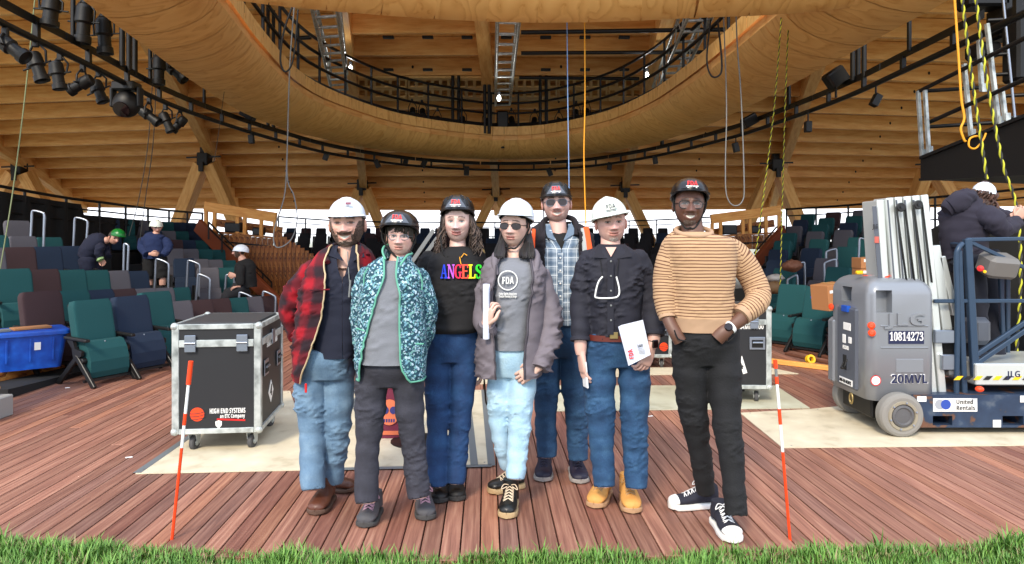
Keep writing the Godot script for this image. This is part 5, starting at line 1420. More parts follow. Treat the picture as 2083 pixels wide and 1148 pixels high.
	text("mast_letters", "JLG", 0.034, M.ink_black, t, Transform3D(Basis(), (P.call(1781, 461, mz - 0.105) as Vector3) - o), 0.002, 0.04, true, false, true)
	mb = nb(o); mb.box(P.call(1784, 488, mz - 0.10), Vector3(0.035, 0.05, 0.003)); obj("flag_decal", mb, mat("flag_red", Color(0.72, 0.35, 0.30), 0.5), t)
	for q in [[1831, 422], [1866, 417]]:
		var c: Vector3 = P.call(q[0], q[1], mz - 0.13)
		mb = nb(o); mb.lathe([Vector2(0.034, 0.0), Vector2(0.036, 0.02), Vector2(0.03, 0.026), Vector2(0.012, 0.026), Vector2(0.012, 0.034), Vector2(0.0, 0.034)], c, Vector3(0, 0, 1), 22); obj("pulley", mb, M.black_plastic, t)
		for s in [-1.0, 1.0]:
			mb = nb(o); mb.beam(c + Vector3(s * 0.033, 0, 0.01), (P.call(q[0] + 22 + s * 8, 575, mz - 0.12)), 0.006, 0.022, Vector3.FORWARD); obj("lift_belt", mb, M.black_plastic, t)
	mb = nb(o); mb.beam(P.call(1932, 760, mz), P.call(1895, 500, mz), 0.075, 0.12, Vector3.FORWARD, 0.005); obj("carriage", mb, M.mast_alu, t)
	mb = nb(o); mb.beam(P.call(1940, 640, mz - 0.02), P.call(1912, 522, mz - 0.02), 0.05, 0.08, Vector3.FORWARD, 0.005); obj("carriage", mb, M.mast_alu, t)
	for q in [[1920, 685, 0.15, 0.10], [1932, 737, 0.13, 0.12]]:
		mb = nb(o); mb.box(P.call(q[0], q[1], 5.5), Vector3(q[2], q[3], 0.04), Basis(), 0.006); obj("bracket_plate", mb, M.steel, t)
	mb = nb(o); mb.box(P.call(1925, 710, 5.62), Vector3(0.13, 0.34, 0.14), Basis(), 0.02); obj("drive_box", mb, M.black_metal, t)
	mb = nb(o); mb.box(P.call(1985, 672, 5.75), Vector3(0.16, 0.22, 0.2), Basis(), 0.04); obj("seat_box", mb, M.lift_dark, t)
	# basket
	var zb := 5.5
	for q in [[1951, 510, 1962, 800, 0.04], [1968, 486, 1984, 768, 0.055], [1966, 488, 2200, 484, 0.03], [1900, 613, 2200, 612, 0.03], [1968, 490, 2100, 552, 0.03], [1984, 742, 2110, 656, 0.035], [1984, 724, 2110, 640, 0.035]]:
		mb = nb(o); mb.beam(at(q[0], q[1], zb), at(q[2], q[3], zb), q[4], q[4] * 0.8, Vector3.FORWARD, 0.005); obj("basket_tube", mb, M.basket_blue, t)
	for q in [[1958, 500, 1915, 494, 6.0], [2050, 560, 2050, 735, 6.05], [2036, 560, 2042, 735, 6.0]]:
		mb = nb(o); mb.beam(at(q[0], q[1], 5.6), at(q[2], q[3], q[4]), 0.035, 0.03, Vector3.FORWARD, 0.005); obj("basket_tube", mb, M.basket_blue, t)
	mb = nb(o); mb.tube(catmull([at(1946, 800, 5.48), at(1948, 640, 5.48), at(1946, 530, 5.48), at(1950, 506, 5.48), at(1958, 496, 5.5)], 5), 0.02, 8); obj("bent_rail", mb, M.basket_blue, t)
	mb = nb(o); mb.box(at(2085, 762, 5.46) + Vector3(0.06, 0, -0.3), Vector3(0.88, 0.165, 0.62), Basis(), 0.008); obj("toe_board", mb, M.mast_alu, t)
	text("platform_letters", "JLG", 0.045, M.ink_blue, t, Transform3D(Basis(), at(2063, 762, 5.143) - o), 0.002, 0.1, true, false, true)
	var fzz := at(2085, 762, 5.46).z - 0.3 + 0.313
	for k in 9:
		mb = nb(o); var pl := PackedVector2Array([Vector2(0, 0), Vector2(0.045, 0), Vector2(0.075, 0.03), Vector2(0.03, 0.03)])
		mb.prism(pl, Transform3D(Basis(), Vector3(at(1992, 0, 5.15).x + k * 0.075, at(0, 790, 5.15).y, fzz + 0.001)), 0.003); obj("hazard_stripe", mb, M.yellow if k % 2 == 0 else M.ink_black, t)
	mb = nb(o); mb.ball(at(1993, 792, 5.3), Vector3(0.03, 0.022, 0.03), Basis(), 12, 8); obj("amber_beacon", mb, M.orange, t)
	# control console hanging inside the basket
	mb = nb(o); mb.box(at(2030, 540, 5.55), Vector3(0.24, 0.17, 0.2), Basis(Vector3.RIGHT, 0.35) * Basis(Vector3.BACK, -0.08), 0.03); obj("control_console", mb, mat("console_grey", Color(0.42, 0.41, 0.40), 0.6), t)
	mb = nb(o); mb.lathe([Vector2(0.01, 0.0), Vector2(0.01, 0.02), Vector2(0.024, 0.02), Vector2(0.022, 0.036), Vector2(0.0, 0.04)], at(1996, 547, 5.4), Vector3(-0.6, 0.1, 0.7), 16); obj("stop_button", mb, M.red, t)
	mb = nb(o); mb.lathe([Vector2(0.012, 0.0), Vector2(0.012, 0.01), Vector2(0.0, 0.012)], at(2004, 553, 5.4), Vector3(-0.6, 0.1, 0.7), 12); obj("yellow_button", mb, M.yellow, t)
	mb = nb(o); mb.box(Vector3(X.call(1781), Y.call(558), cc.z + 0.1), Vector3(0.05, 0.03, 0.04), Basis(), 0.008); obj("yellow_knob", mb, M.yellow, t)

func welded_rbox(x: float, y0: float, y1: float, z: float, r: float, top: float, seg := 7) -> ArrayMesh:
	var st := SurfaceTool.new(); st.begin(Mesh.PRIMITIVE_TRIANGLES); st.set_smooth_group(0)
	var prof := [[y0, 0.0], [lerpf(y0, y1 - top, 0.5), 0.0], [y1 - top, 0.0]]
	for k in range(1, 7):
		var a := PI * 0.5 * k / 6.0
		prof.append([y1 - top + sin(a) * top, top * (1.0 - cos(a))])
	var rings := []
	for p in prof:
		var ring := []
		for q in [[1, 1, 0.0], [-1, 1, 0.5], [-1, -1, 1.0], [1, -1, 1.5]]:
			for s in seg + 1:
				var a: float = PI * (q[2] + 0.5 * s / seg); var rr: float = maxf(r - p[1] * 0.3, 0.01)
				ring.append(Vector3(q[0] * (x * 0.5 - p[1] - rr) + cos(a) * rr, p[0], q[1] * (z * 0.5 - p[1] - rr) + sin(a) * rr))
		rings.append(ring)
	var K: int = rings[0].size()
	for i in rings.size() - 1:
		for k in K:
			var a: Vector3 = rings[i][k]; var b: Vector3 = rings[i][(k + 1) % K]; var c: Vector3 = rings[i + 1][(k + 1) % K]; var d: Vector3 = rings[i + 1][k]
			for v in [a, b, c, a, c, d]: st.add_vertex(v)
	for e in [[0, false], [rings.size() - 1, true]]:
		var ring: Array = rings[e[0]]; var ct := Vector3(0, ring[0].y, 0)
		for k in K:
			var a: Vector3 = ring[k]; var b: Vector3 = ring[(k + 1) % K]
			for v in ([ct, a, b] if e[1] else [ct, b, a]): st.add_vertex(v)
	st.generate_normals()
	return st.commit()


# ---------------------------------------------------------------- people
var pd := 4.0          # depth of the figure being built
var po := Vector3.ZERO # its base
func wp(px: float, py: float, toward := 0.0) -> Vector3:
	return at(px, py, pd - toward)
func spow(a: float, e: float) -> float:
	return signf(a) * pow(absf(a), e)
func lerp_rows(rows: Array, step: float) -> Array:
	# smooth interpolation of numeric rows (first column rises)
	var pts := []
	for r in rows:
		var q := PackedFloat32Array()
		for x in r: q.append(float(x))
		pts.append(q)
	var out := []
	for i in pts.size() - 1:
		var n := maxi(1, int(ceilf((pts[i + 1][0] - pts[i][0]) / step)))
		for k in n:
			var t := float(k) / n
			var a: PackedFloat32Array = pts[maxi(i - 1, 0)]; var b: PackedFloat32Array = pts[i]; var c: PackedFloat32Array = pts[i + 1]; var d: PackedFloat32Array = pts[mini(i + 2, pts.size() - 1)]
			var o := []
			for j in b.size():
				o.append(0.5 * (2.0 * b[j] + (c[j] - a[j]) * t + (2.0 * a[j] - 5.0 * b[j] + 4.0 * c[j] - d[j]) * t * t + (3.0 * b[j] - a[j] - 3.0 * c[j] + d[j]) * t * t * t))
			out.append(o)
	var l := []
	for x in pts[-1]: l.append(x)
	out.append(l)
	return out
func fold(p: Vector3, amp: float) -> float:
	if amp <= 0.0: return 0.0
	var q := p - po
	var a := nz.get_noise_3d(q.x * 4.0 + po.x * 9.0, q.y * 9.0, q.z * 4.0)
	var b := nz.get_noise_3d(q.x * 5.0 + q.y * 5.0, q.y * 15.0 - q.x * 7.0, q.z * 4.0 + po.x * 3.0)
	var c := nz.get_noise_3d(q.x * 6.0 - q.y * 6.0 + 7.0, q.y * 13.0 + q.x * 8.0, q.z * 5.0 + po.x * 5.0)
	var g := smoothstep(-0.25, 0.35, nz.get_noise_3d(q.x * 3.0 + 31.0, q.y * 3.2, q.z * 2.0))
	return amp * (a * 0.9 + g * (1.5 * pow(1.0 - absf(b), 5.0) + 1.2 * pow(1.0 - absf(c), 6.0)) - 0.45)

# torso-like garment: rows [py, left px, right px, front m, back m]; from/to: opening pixels give an open front
func torso(called: String, t: Node, rows: Array, m: Material, amp := 0.006, e := 0.75, open := [], grow := 0.0, n := 56, cap := false):
	var R := lerp_rows(rows, 4.0)
	var O := lerp_rows(open, 4.0) if open.size() > 0 else []
	var rings := []; var uvs := []
	for i in R.size():
		var r: Array = R[i]
		var c := wp((r[1] + r[2]) * 0.5, r[0]); var hw: float = (r[2] - r[1]) * 0.5 / F * pd + grow
		var a0 := -PI * 0.5; var a1 := PI * 1.5
		if O.size() > 0:
			var q := 0
			while q < O.size() - 1 and O[q][0] < r[0]: q += 1
			var xl := clampf((wp(O[q][1], r[0]).x - c.x) / hw, -1, 1); var xr := clampf((wp(O[q][2], r[0]).x - c.x) / hw, -1, 1)
			var tl := acos(spow(xl, 1.0 / e)); var tr := acos(spow(xr, 1.0 / e))
			a0 = tl; a1 = tr + TAU    # around the back
		var ring := PackedVector3Array(); var un := []
		for k in n:
			var a := lerpf(a0, a1, float(k) / (n if O.size() == 0 else n - 1))
			var d := Vector3(spow(cos(a), e) * hw, 0, spow(sin(a), e) * ((r[3] if sin(a) > 0 else r[4]) + grow))
			var p := c + d
			p += d.normalized() * fold(p, amp)
			ring.append(p); un.append(Vector2((a - PI * 0.5) * maxf(hw, 0.14) * 0.95, -p.y))
		var acc := 0.0; var al := [0.0]
		for k in range(1, n):
			acc += (ring[k] - ring[k - 1]).length(); al.append(acc)
		var off: float = acc * 0.5 if O.size() == 0 else 0.0
		for k in n:
			var ua: float = al[k] - off
			if O.size() > 0 and k > n / 2: ua = 3.0 - (acc - al[k])
			un[k] = Vector2(ua, -ring[k].y + 0.5 * fold(ring[k] + Vector3(0.3, 0, 0), amp))
		rings.append(ring); uvs.append(un)
	var mb := nb(po); mb.loft(rings, O.size() == 0, cap, cap)
	var W := n + 1 if O.size() == 0 else n
	for i in rings.size():
		for k in W:
			var kk := k % n
			mb.uv[i * W + k] = uvs[i][kk] + (Vector2(absf(uvs[i][0].x) * 2.04, 0) if k == n else Vector2.ZERO)
	var ob := obj(called, mb, m, t)
	if O.size() > 0: ob.set_meta("edge_a", 0)
	return [ob, rings]

# limb garment: pts [px, py, toward, radius m]
func limb_rings(pts: Array, amp: float, n := 28, step := 0.012, squash := 1.0, round0 := true) -> Array:
	var P := []; var Rr := []
	for q in pts:
		P.append(wp(q[0], q[1], q[2])); Rr.append(Vector2(q[3], 0))
	var fp := catmull(P, 10); var fr := catmull(Rr, 10)
	var rings := []
	var up := Vector3(0, 0, 1)
	for i in fp.size():
		var d: Vector3 = (fp[mini(i + 1, fp.size() - 1)] - fp[maxi(i - 1, 0)]).normalized()
		var x := up.cross(d).normalized(); var y := d.cross(x).normalized(); up = y
		var ring := PackedVector3Array()
		for k in n:
			var a := TAU * k / n - PI * 0.5
			var dv := x * cos(a) + y * sin(a) * squash
			var p: Vector3 = fp[i] + dv * (fr[i].x as float) * (sqrt(1.0 - pow(1.0 - (i + 0.5) / 7.0, 2.0)) if round0 and i < 7 else 1.0)
			ring.append(p + dv * fold(p, amp))
		rings.append(ring)
	return rings
func limb(called: String, t: Node, pts: Array, m: Material, amp := 0.008, squash := 1.0, n := 28):
	var mb := nb(po); mb.loft(limb_rings(pts, amp, n, 0.012, squash), true, true, true)
	return obj(called, mb, m, t)
func add_limb(mb: MB, pts: Array, amp := 0.008, squash := 1.0, n := 28, cap0 := true, cap1 := true):
	mb.loft(limb_rings(pts, amp, n, 0.012, squash), true, cap0, cap1)

func g2(x: float, y: float, sx: float, sy: float) -> float:
	return exp(-(x * x) / (2.0 * sx * sx) - (y * y) / (2.0 * sy * sy))

# head in metres around the point between the eyes; colours are linear
func head(mb: MB, C: Vector3, B: Basis, s: float, o: Dictionary):
	var skin: Color = o.skin; var lip: Color = o.get("lip", skin * Color(0.88, 0.58, 0.56)); var brow: Color = o.get("brow", Color(0.03, 0.02, 0.015))
	var hair: Color = o.get("hair", Color(0.03, 0.02, 0.015)); var beard: Color = o.get("beard_col", hair); var bt: int = o.get("beard", 0)
	var smile: float = o.get("smile", 0.5); var teeth: bool = o.get("teeth", false); var squint: float = o.get("squint", 1.0)
	var hw: float = o.get("hw", 0.073); var jaw: float = o.get("jaw", 1.0); var nose: float = o.get("nose", 1.0)
	var NU := 150; var NV := 112
	var rings := []; var cols := []
	for j in NV + 1:
		var e := lerpf(-PI * 0.495, PI * 0.495, float(j) / NV)
		var ring := PackedVector3Array(); var cc := []
		for i in NU:
			var u := 2.0 * i / NU - 1.0
			var a := PI * spow(u, 1.45)
			var d := Vector3(sin(a) * cos(e), sin(e), cos(a) * cos(e))
			var p := 2.12
			var rr := pow(pow(absf(d.x), p) + pow(absf(d.y), p) + pow(absf(d.z), p), -1.0 / p)
			var v := d * rr * Vector3(hw, 0.118, 0.094 if d.z > 0 else 0.102)
			if v.y < 0:
				var q := clampf(-v.y / 0.118, 0, 1)
				v.x *= lerpf(1.0, 0.80 * jaw, pow(q, 1.6) * (1.0 if d.z > -0.2 else 0.6))
				if d.z < 0: v.z *= lerpf(1.0, 0.62, q)
				else: v.z *= lerpf(1.0, 0.97, q)
			else:
				v.x *= 1.0 + 0.03 * sin(v.y / 0.118 * PI)
			var fx := absf(v.x); var x := v.x; var y := v.y
			var w := smoothstep(0.12, 0.5, d.z)
			var z := 0.0
			z -= 0.014 * g2(fx - 0.030, y - 0.001, 0.014, 0.010)
			z += 0.0065 * g2(fx - 0.028, y - 0.022, 0.02, 0.007)
			var t := clampf((0.014 - y) / 0.048, 0, 1)
			if y < 0.02: 
				var below := smoothstep(-0.048, -0.037, y)
				z += nose * (0.007 + 0.022 * t) * exp(-x * x / (2.0 * pow(0.0065 + 0.0065 * t, 2.0))) * below * smoothstep(0.022, 0.0, y)
				z += nose * 0.008 * g2(fx - 0.014, y + 0.036, 0.006, 0.0065)
			z += (0.005 + smile * 0.004) * g2(fx - 0.043, y + 0.022, 0.016, 0.016)
			z += 0.006 * g2(x, y + 0.066, 0.026, 0.02)
			var ym := -0.0655 + smile * 0.007 * (x / 0.025) * (x / 0.025)
			var mw := g2(x, 0.0, 0.017 + 0.005 * smile, 1.0)
			var op := 0.0035 if teeth else 0.0
			z += mw * (0.0042 * g2(0, y - ym - 0.006 - op, 1, 0.0042) + 0.005 * g2(0, y - ym + 0.007 + op, 1, 0.005) - 0.005 * g2(0, y - ym, 1, 0.0025 + op))
			z += 0.008 * g2(x, y + 0.103, 0.02, 0.013)
			z -= smile * 0.003 * g2(fx - 0.034 - 0.2 * (-0.05 - y), y + 0.05, 0.004, 0.018)
			var eb := Vector3.ZERO
			# colours
			var c := skin
			var nn := nz.get_noise_3d(x * 110.0 + C.x * 7.0, y * 110.0, v.z * 110.0)
			c = c * (1.0 + 0.035 * nn)
			c.g *= 1.0 - 0.10 * g2(fx - 0.045, y + 0.028, 0.02, 0.018) - 0.12 * g2(x, y + 0.03, 0.012, 0.014)
			c.b *= 1.0 - 0.10 * g2(fx - 0.045, y + 0.028, 0.02, 0.018)
			if d.z > 0.25:
				# lips, teeth
				var lm := smoothstep(0.0, 1.0, (0.026 + 0.004 * smile - fx) / 0.006)
				var dy := y - ym
				var lipm := lm * smoothstep(0.0135 + op, 0.010 + op, absf(dy + 0.001)) * smoothstep(1.15, 0.75, fx / (0.027 + 0.004 * smile))
				c = c.lerp(lip, clampf(lipm, 0, 1) * 0.85)
				if teeth and absf(dy) < 0.0068 * (1.0 - pow(fx / 0.026, 2.0)): c = Color(0.72, 0.68, 0.60)
				elif not teeth and absf(dy) < 0.0022 and fx < 0.024: c = lip * 0.45
				# eyes
				var ex := (fx - 0.031) / 0.0165
				if absf(ex) < 1.0:
					var hh := 0.0062 * squint * (1.0 - ex * ex)
					if absf(y - 0.0005) < hh:
						var ir := Vector2(fx - 0.031, y - 0.0005).length()
						c = o.get("white", Color(0.36, 0.33, 0.31))
						if ir < 0.0070: c = o.get("iris", Color(0.05, 0.03, 0.02))
					elif y > 0 and y - 0.0005 < hh + 0.0044: c = Color(0.03, 0.02, 0.016).lerp(skin, 0.12)
					elif y < 0 and 0.0005 - y < hh + 0.0022: c = c * Color(0.75, 0.62, 0.6)
				# brows
				var by := 0.0235 + 0.004 * (1.0 - pow((fx - 0.032) / 0.022, 2.0)) - (fx - 0.03) * 0.12
				var bm := smoothstep(0.0068 * o.get("brow_w", 1.0), 0.0036, absf(y - by)) * smoothstep(0.010, 0.014, fx) * smoothstep(0.053, 0.046, fx)
				c = c.lerp(brow, clampf(bm * (0.85 + 0.3 * nn), 0, 1))
			# beard
			var bmk := 0.0
			if bt == 1:
				var bl := -0.084
				if fx > 0.030: bl = lerpf(-0.084, -0.048, clampf((fx - 0.030) / 0.012, 0, 1))
				if fx > 0.042: bl = lerpf(-0.048, 0.012, clampf((fx - 0.042) / 0.022, 0, 1))
				bmk = smoothstep(bl + 0.003, bl - 0.004, y)
				bmk = maxf(bmk, smoothstep(0.037, 0.031, fx) * smoothstep(0.0085, 0.0055, absf(y + 0.0505 - smile * 0.004 * (x / 0.025) * (x / 0.025))))
				bmk = maxf(bmk, smoothstep(0.029, 0.033, fx) * smoothstep(0.046, 0.040, fx) * smoothstep(-0.046, -0.054, y))
				bmk = maxf(bmk, smoothstep(0.010, 0.006, fx) * smoothstep(-0.078, -0.081, y))
			elif bt == 2: bmk = 0.75 * smoothstep(0.030, 0.018, fx) * smoothstep(-0.083, -0.092, y)
			elif bt == 3: bmk = 0.30 * maxf(smoothstep(-0.076, -0.088, y), maxf(smoothstep(0.034, 0.05, fx) * smoothstep(-0.025, -0.05, y), smoothstep(0.03, 0.02, fx) * smoothstep(0.009, 0.005, absf(y + 0.051))))
			elif bt == 4: bmk = 0.8 * maxf(smoothstep(0.036, 0.026, fx) * smoothstep(-0.080, -0.09, y), 0.35 * smoothstep(0.04, 0.03, fx) * smoothstep(0.007, 0.004, absf(y + 0.052)))
			if d.z < -0.05: bmk *= smoothstep(-0.35, -0.05, d.z)
			if bmk > 0.0:
				c = c.lerp(beard.lerp(o.get("chin_col", beard), g2(x, y + 0.11, 0.02, 0.016)) * (1.0 + 0.8 * nn), clampf(bmk * (0.9 + 0.5 * nn), 0, 1))
				z += 0.006 * bmk * (1.0 + nn) if bt == 1 else 0.0
			# scalp and sideburns
			var hl: float = o.get("hairline", 0.075)
			if y > hl - 0.02 * smoothstep(0.02, 0.06, fx) or (d.z < 0.30 and y > -0.012 - 0.05 * smoothstep(0.1, -0.5, d.z)):
				if not o.get("bald", false): c = hair * (1.0 + 0.5 * nn); v *= 1.03
			v.z += z * w
			ring.append(C + B * (v * s)); cc.append(c)
		rings.append(ring); cols.append(cc)
	mb.loft(rings, true, true, true, Vector2.ONE, cols)
	mb.col = skin
	# ears
	for sx in [-1.0, 1.0]:
		var r2 := []; var ec := []
		for j in 9:
			var f := PI * (0.03 + 0.94 * j / 8.0); var ring := PackedVector3Array(); var c3 := []
			for k in 12:
				var a := TAU * k / 12; var q := Vector3(sin(f) * cos(a) * 0.009, cos(f) * 0.031, sin(f) * sin(a) * 0.018)
				q.x += absf(q.z) * 0.25
				ring.append(C + B * ((Vector3(sx * (hw + 0.004), -0.012, -0.012) + Vector3(q.x * sx, q.y, q.z)) * s)); c3.append(skin * Color(1.0, 0.86, 0.84))
			r2.append(ring); ec.append(c3)
		mb.loft(r2, true, false, false, Vector2.ONE, ec)
	mb.col = skin

func neck(mb: MB, a: Vector3, b: Vector3, r0: float, r1: float, skin: Color):
	mb.col = skin
	a += Vector3(0, 0.035, -0.025)
	var rings := []
	for i in 8:
		var t := i / 7.0; var p := a.lerp(b, t); var r := lerpf(r0, r1, t * t)
		var ring := PackedVector3Array()
		for k in 20:
			var an := TAU * k / 20; ring.append(p + Vector3(cos(an) * r, 0, sin(an) * r * 0.95))
		rings.append(ring)
	mb.loft(rings)

# hand: wrist, direction of the fingers, palm normal, thumb side (+1/-1 along dir x normal), curl per joint
func hand(mb: MB, w: Vector3, dir: Vector3, nrm: Vector3, side: float, curl: float, s := 1.0, spread := 0.06):
	dir = dir.normalized(); nrm = (nrm - dir * nrm.dot(dir)).normalized()
	var sd := dir.cross(nrm).normalized() * side    # towards the thumb
	var rings := []
	for q in [[-0.03, 0.026, 0.021], [0.0, 0.028, 0.019], [0.03, 0.038, 0.016], [0.065, 0.042, 0.014], [0.09, 0.040, 0.012], [0.098, 0.034, 0.006]]:
		var ring := PackedVector3Array()
		for k in 16:
			var a := TAU * k / 16; ring.append(w + dir * q[0] * s + sd * spow(cos(a), 0.7) * q[1] * s + nrm * spow(sin(a), 0.8) * q[2] * s)
		rings.append(ring)
	mb.loft(rings, true, true, true)
	var L := [0.072, 0.080, 0.075, 0.058]
	for f in 4:
		var off := lerpf(0.030, -0.030, f / 3.0)
		var p := w + dir * (0.088 - absf(f - 1.3) * 0.004) * s + sd * off * s
		var pts := [p - dir * 0.015 * s]; var rr := [0.0095 * s]
		var ang := 0.0; var d2 := (dir + sd * (1.5 - f) * spread).normalized()
		var bl := [0.45, 0.32, 0.23]
		for j in 3:
			ang += curl * (0.8 if j == 0 else 1.0)
			var v := d2 * cos(ang) + nrm * sin(ang)
			p += v * L[f] * bl[j] * s; pts.append(p); rr.append((0.0090 - 0.0009 * j) * s)
		pts.append(p + (pts[-1] - pts[-2]).normalized() * 0.006 * s); rr.append(0.004 * s)
		mb.tube(catmull(pts, 3), catmull_f(rr, 3), 9)
	var tp := w + dir * 0.022 * s + sd * 0.030 * s
	var tv := (dir * 0.75 + sd * 0.65 + nrm * 0.25).normalized()
	var q1 := tp + tv * 0.038 * s; var tv2 := (dir * 0.9 + sd * (0.15 - curl * 0.25) + nrm * (0.2 + curl * 0.35)).normalized()
	var q2 := q1 + tv2 * 0.032 * s; var q3 := q2 + (tv2 + nrm * curl * 0.3).normalized() * 0.024 * s
	mb.tube(catmull([tp - tv * 0.015 * s, tp, q1, q2, q3], 3), catmull_f([0.012 * s, 0.0135 * s, 0.0115 * s, 0.0105 * s, 0.006 * s], 3), 10)
func catmull_f(r: Array, per: int) -> Array:
	var v := []
	for x in r: v.append(Vector2(x, 0))
	var o := []
	for x in catmull(v, per): o.append(x.x)
	return o

# shoe on the ground: toe point, heading (x, z), length; style: boot, sneaker, slip, trainer
func shoe(t: Node, toe: Vector3, hd: Vector2, L: float, o: Dictionary):
	var z := Vector3(hd.x, 0, hd.y).normalized(); var x := Vector3.UP.cross(z); var heel := toe - z * L
	var W: float = o.get("w", 0.098); var hi: float = o.get("high", 0.10); var sole: float = o.get("sole", 0.026)
	var n := Node3D.new(); n.name = "shoe"; t.add_child(n, true); n.position = heel - po
	var prof := [[0.0, 0.02, 0.7], [0.008, 0.36, 0.92], [0.03, 0.62, 1.0], [0.12, 0.76, 1.0], [0.3, 0.78, 0.95], [0.45, 0.86, 0.78], [0.6, 0.98, 0.60], [0.75, 1.0, 0.50], [0.87, 0.92, 0.46], [0.95, 0.72, 0.38], [0.985, 0.42, 0.30], [1.0, 0.02, 0.2]]
	var R := lerp_rows(prof, 0.05)
	var up := []; var so := []; var ft := []
	for r in R:
		var ru := PackedVector3Array(); var rs := PackedVector3Array(); var c = z * (r[0] * L)
		var h: float = r[2] * hi; var hw: float = r[1] * W * 0.5
		for k in 20:
			var a := TAU * k / 20
			var y := sin(a)
			ru.append(c + x * spow(cos(a), 0.75) * hw * (1.0 if y < 0.2 else lerpf(1.0, 0.72, (y - 0.2) / 0.8)) + Vector3(0, sole * 0.8 + (y * 0.5 + 0.5) * h, 0))
			rs.append(c + x * spow(cos(a), 0.4) * (hw + 0.006) + Vector3(0, 0.001 + (spow(sin(a), 0.4) * 0.5 + 0.5) * sole + (0.006 if r[0] > 0.9 else 0.0), 0))
		up.append(ru); so.append(rs)
	var mb := nb(); mb.col = o.get("col", Color.WHITE); mb.loft(up, true, true, true); obj("upper", mb, o.mat, n)
	mb = nb(); mb.col = o.get("sole_col", Color(0.05, 0.05, 0.05)); mb.loft(so, true, true, true); obj("sole", mb, M.vc, n)
	if o.has("collar"):
		mb = nb(); mb.col = o.get("col", Color.WHITE); mb.tube([z * L * 0.2 + Vector3(0, 0.05, 0), z * L * 0.21 + Vector3(0, hi * 1.0, 0), z * L * 0.21 + Vector3(0, o.collar, 0)], [0.046, 0.045, 0.043], 16); obj("ankle_shaft", mb, o.mat, n)
	if o.has("cap"):
		mb = nb(); mb.col = o.cap
		var rr := []
		for i in range(int(up.size() * 0.80), up.size()):
			var ring := PackedVector3Array(); var cc := Vector3.ZERO
			for p in up[i]: cc += p
			cc /= 20.0
			for p in up[i]: ring.append(cc + (p - cc) * 1.04 + Vector3(0, 0.001, 0))
			rr.append(ring)
		mb.loft(rr, true, true, true); obj("toe_cap", mb, M.vc, n)
	if o.has("lace"):
		var lc: Color = o.lace
		for i in 5:
			var q := lerpf(0.36, 0.66, i / 4.0); var h0 := sole * 0.8 + hi * lerpf(0.93, 0.57, i / 4.0) * 1.0
			mb = nb(); mb.col = lc
			var wl := lerpf(0.022, 0.027, i / 4.0)
			mb.tube([z * L * q - x * wl + Vector3(0, h0 - 0.008, 0), z * L * (q + 0.02) + Vector3(0, h0 + 0.003, 0), z * L * (q + 0.05) + x * wl + Vector3(0, h0 - 0.012, 0)], 0.0032, 5)
			mb.tube([z * L * q + x * wl + Vector3(0, h0 - 0.008, 0), z * L * (q + 0.02) + Vector3(0, h0 + 0.004, 0), z * L * (q + 0.05) - x * wl + Vector3(0, h0 - 0.012, 0)], 0.0032, 5)
			obj("lace", mb, M.vc, n)
		mb = nb(); mb.col = lc
		for sx in [-1.0, 1.0]:
			var b := z * L * 0.35 + Vector3(0, sole + hi * 0.93, 0)
			mb.tube(catmull([b, b + x * sx * 0.03 + z * 0.02 + Vector3(0, 0.012, 0), b + x * sx * 0.045 + z * 0.03 + Vector3(0, -0.012, 0), b + x * sx * 0.015 + z * 0.02], 4), 0.003, 5)
		obj("bow", mb, M.vc, n)
	return n

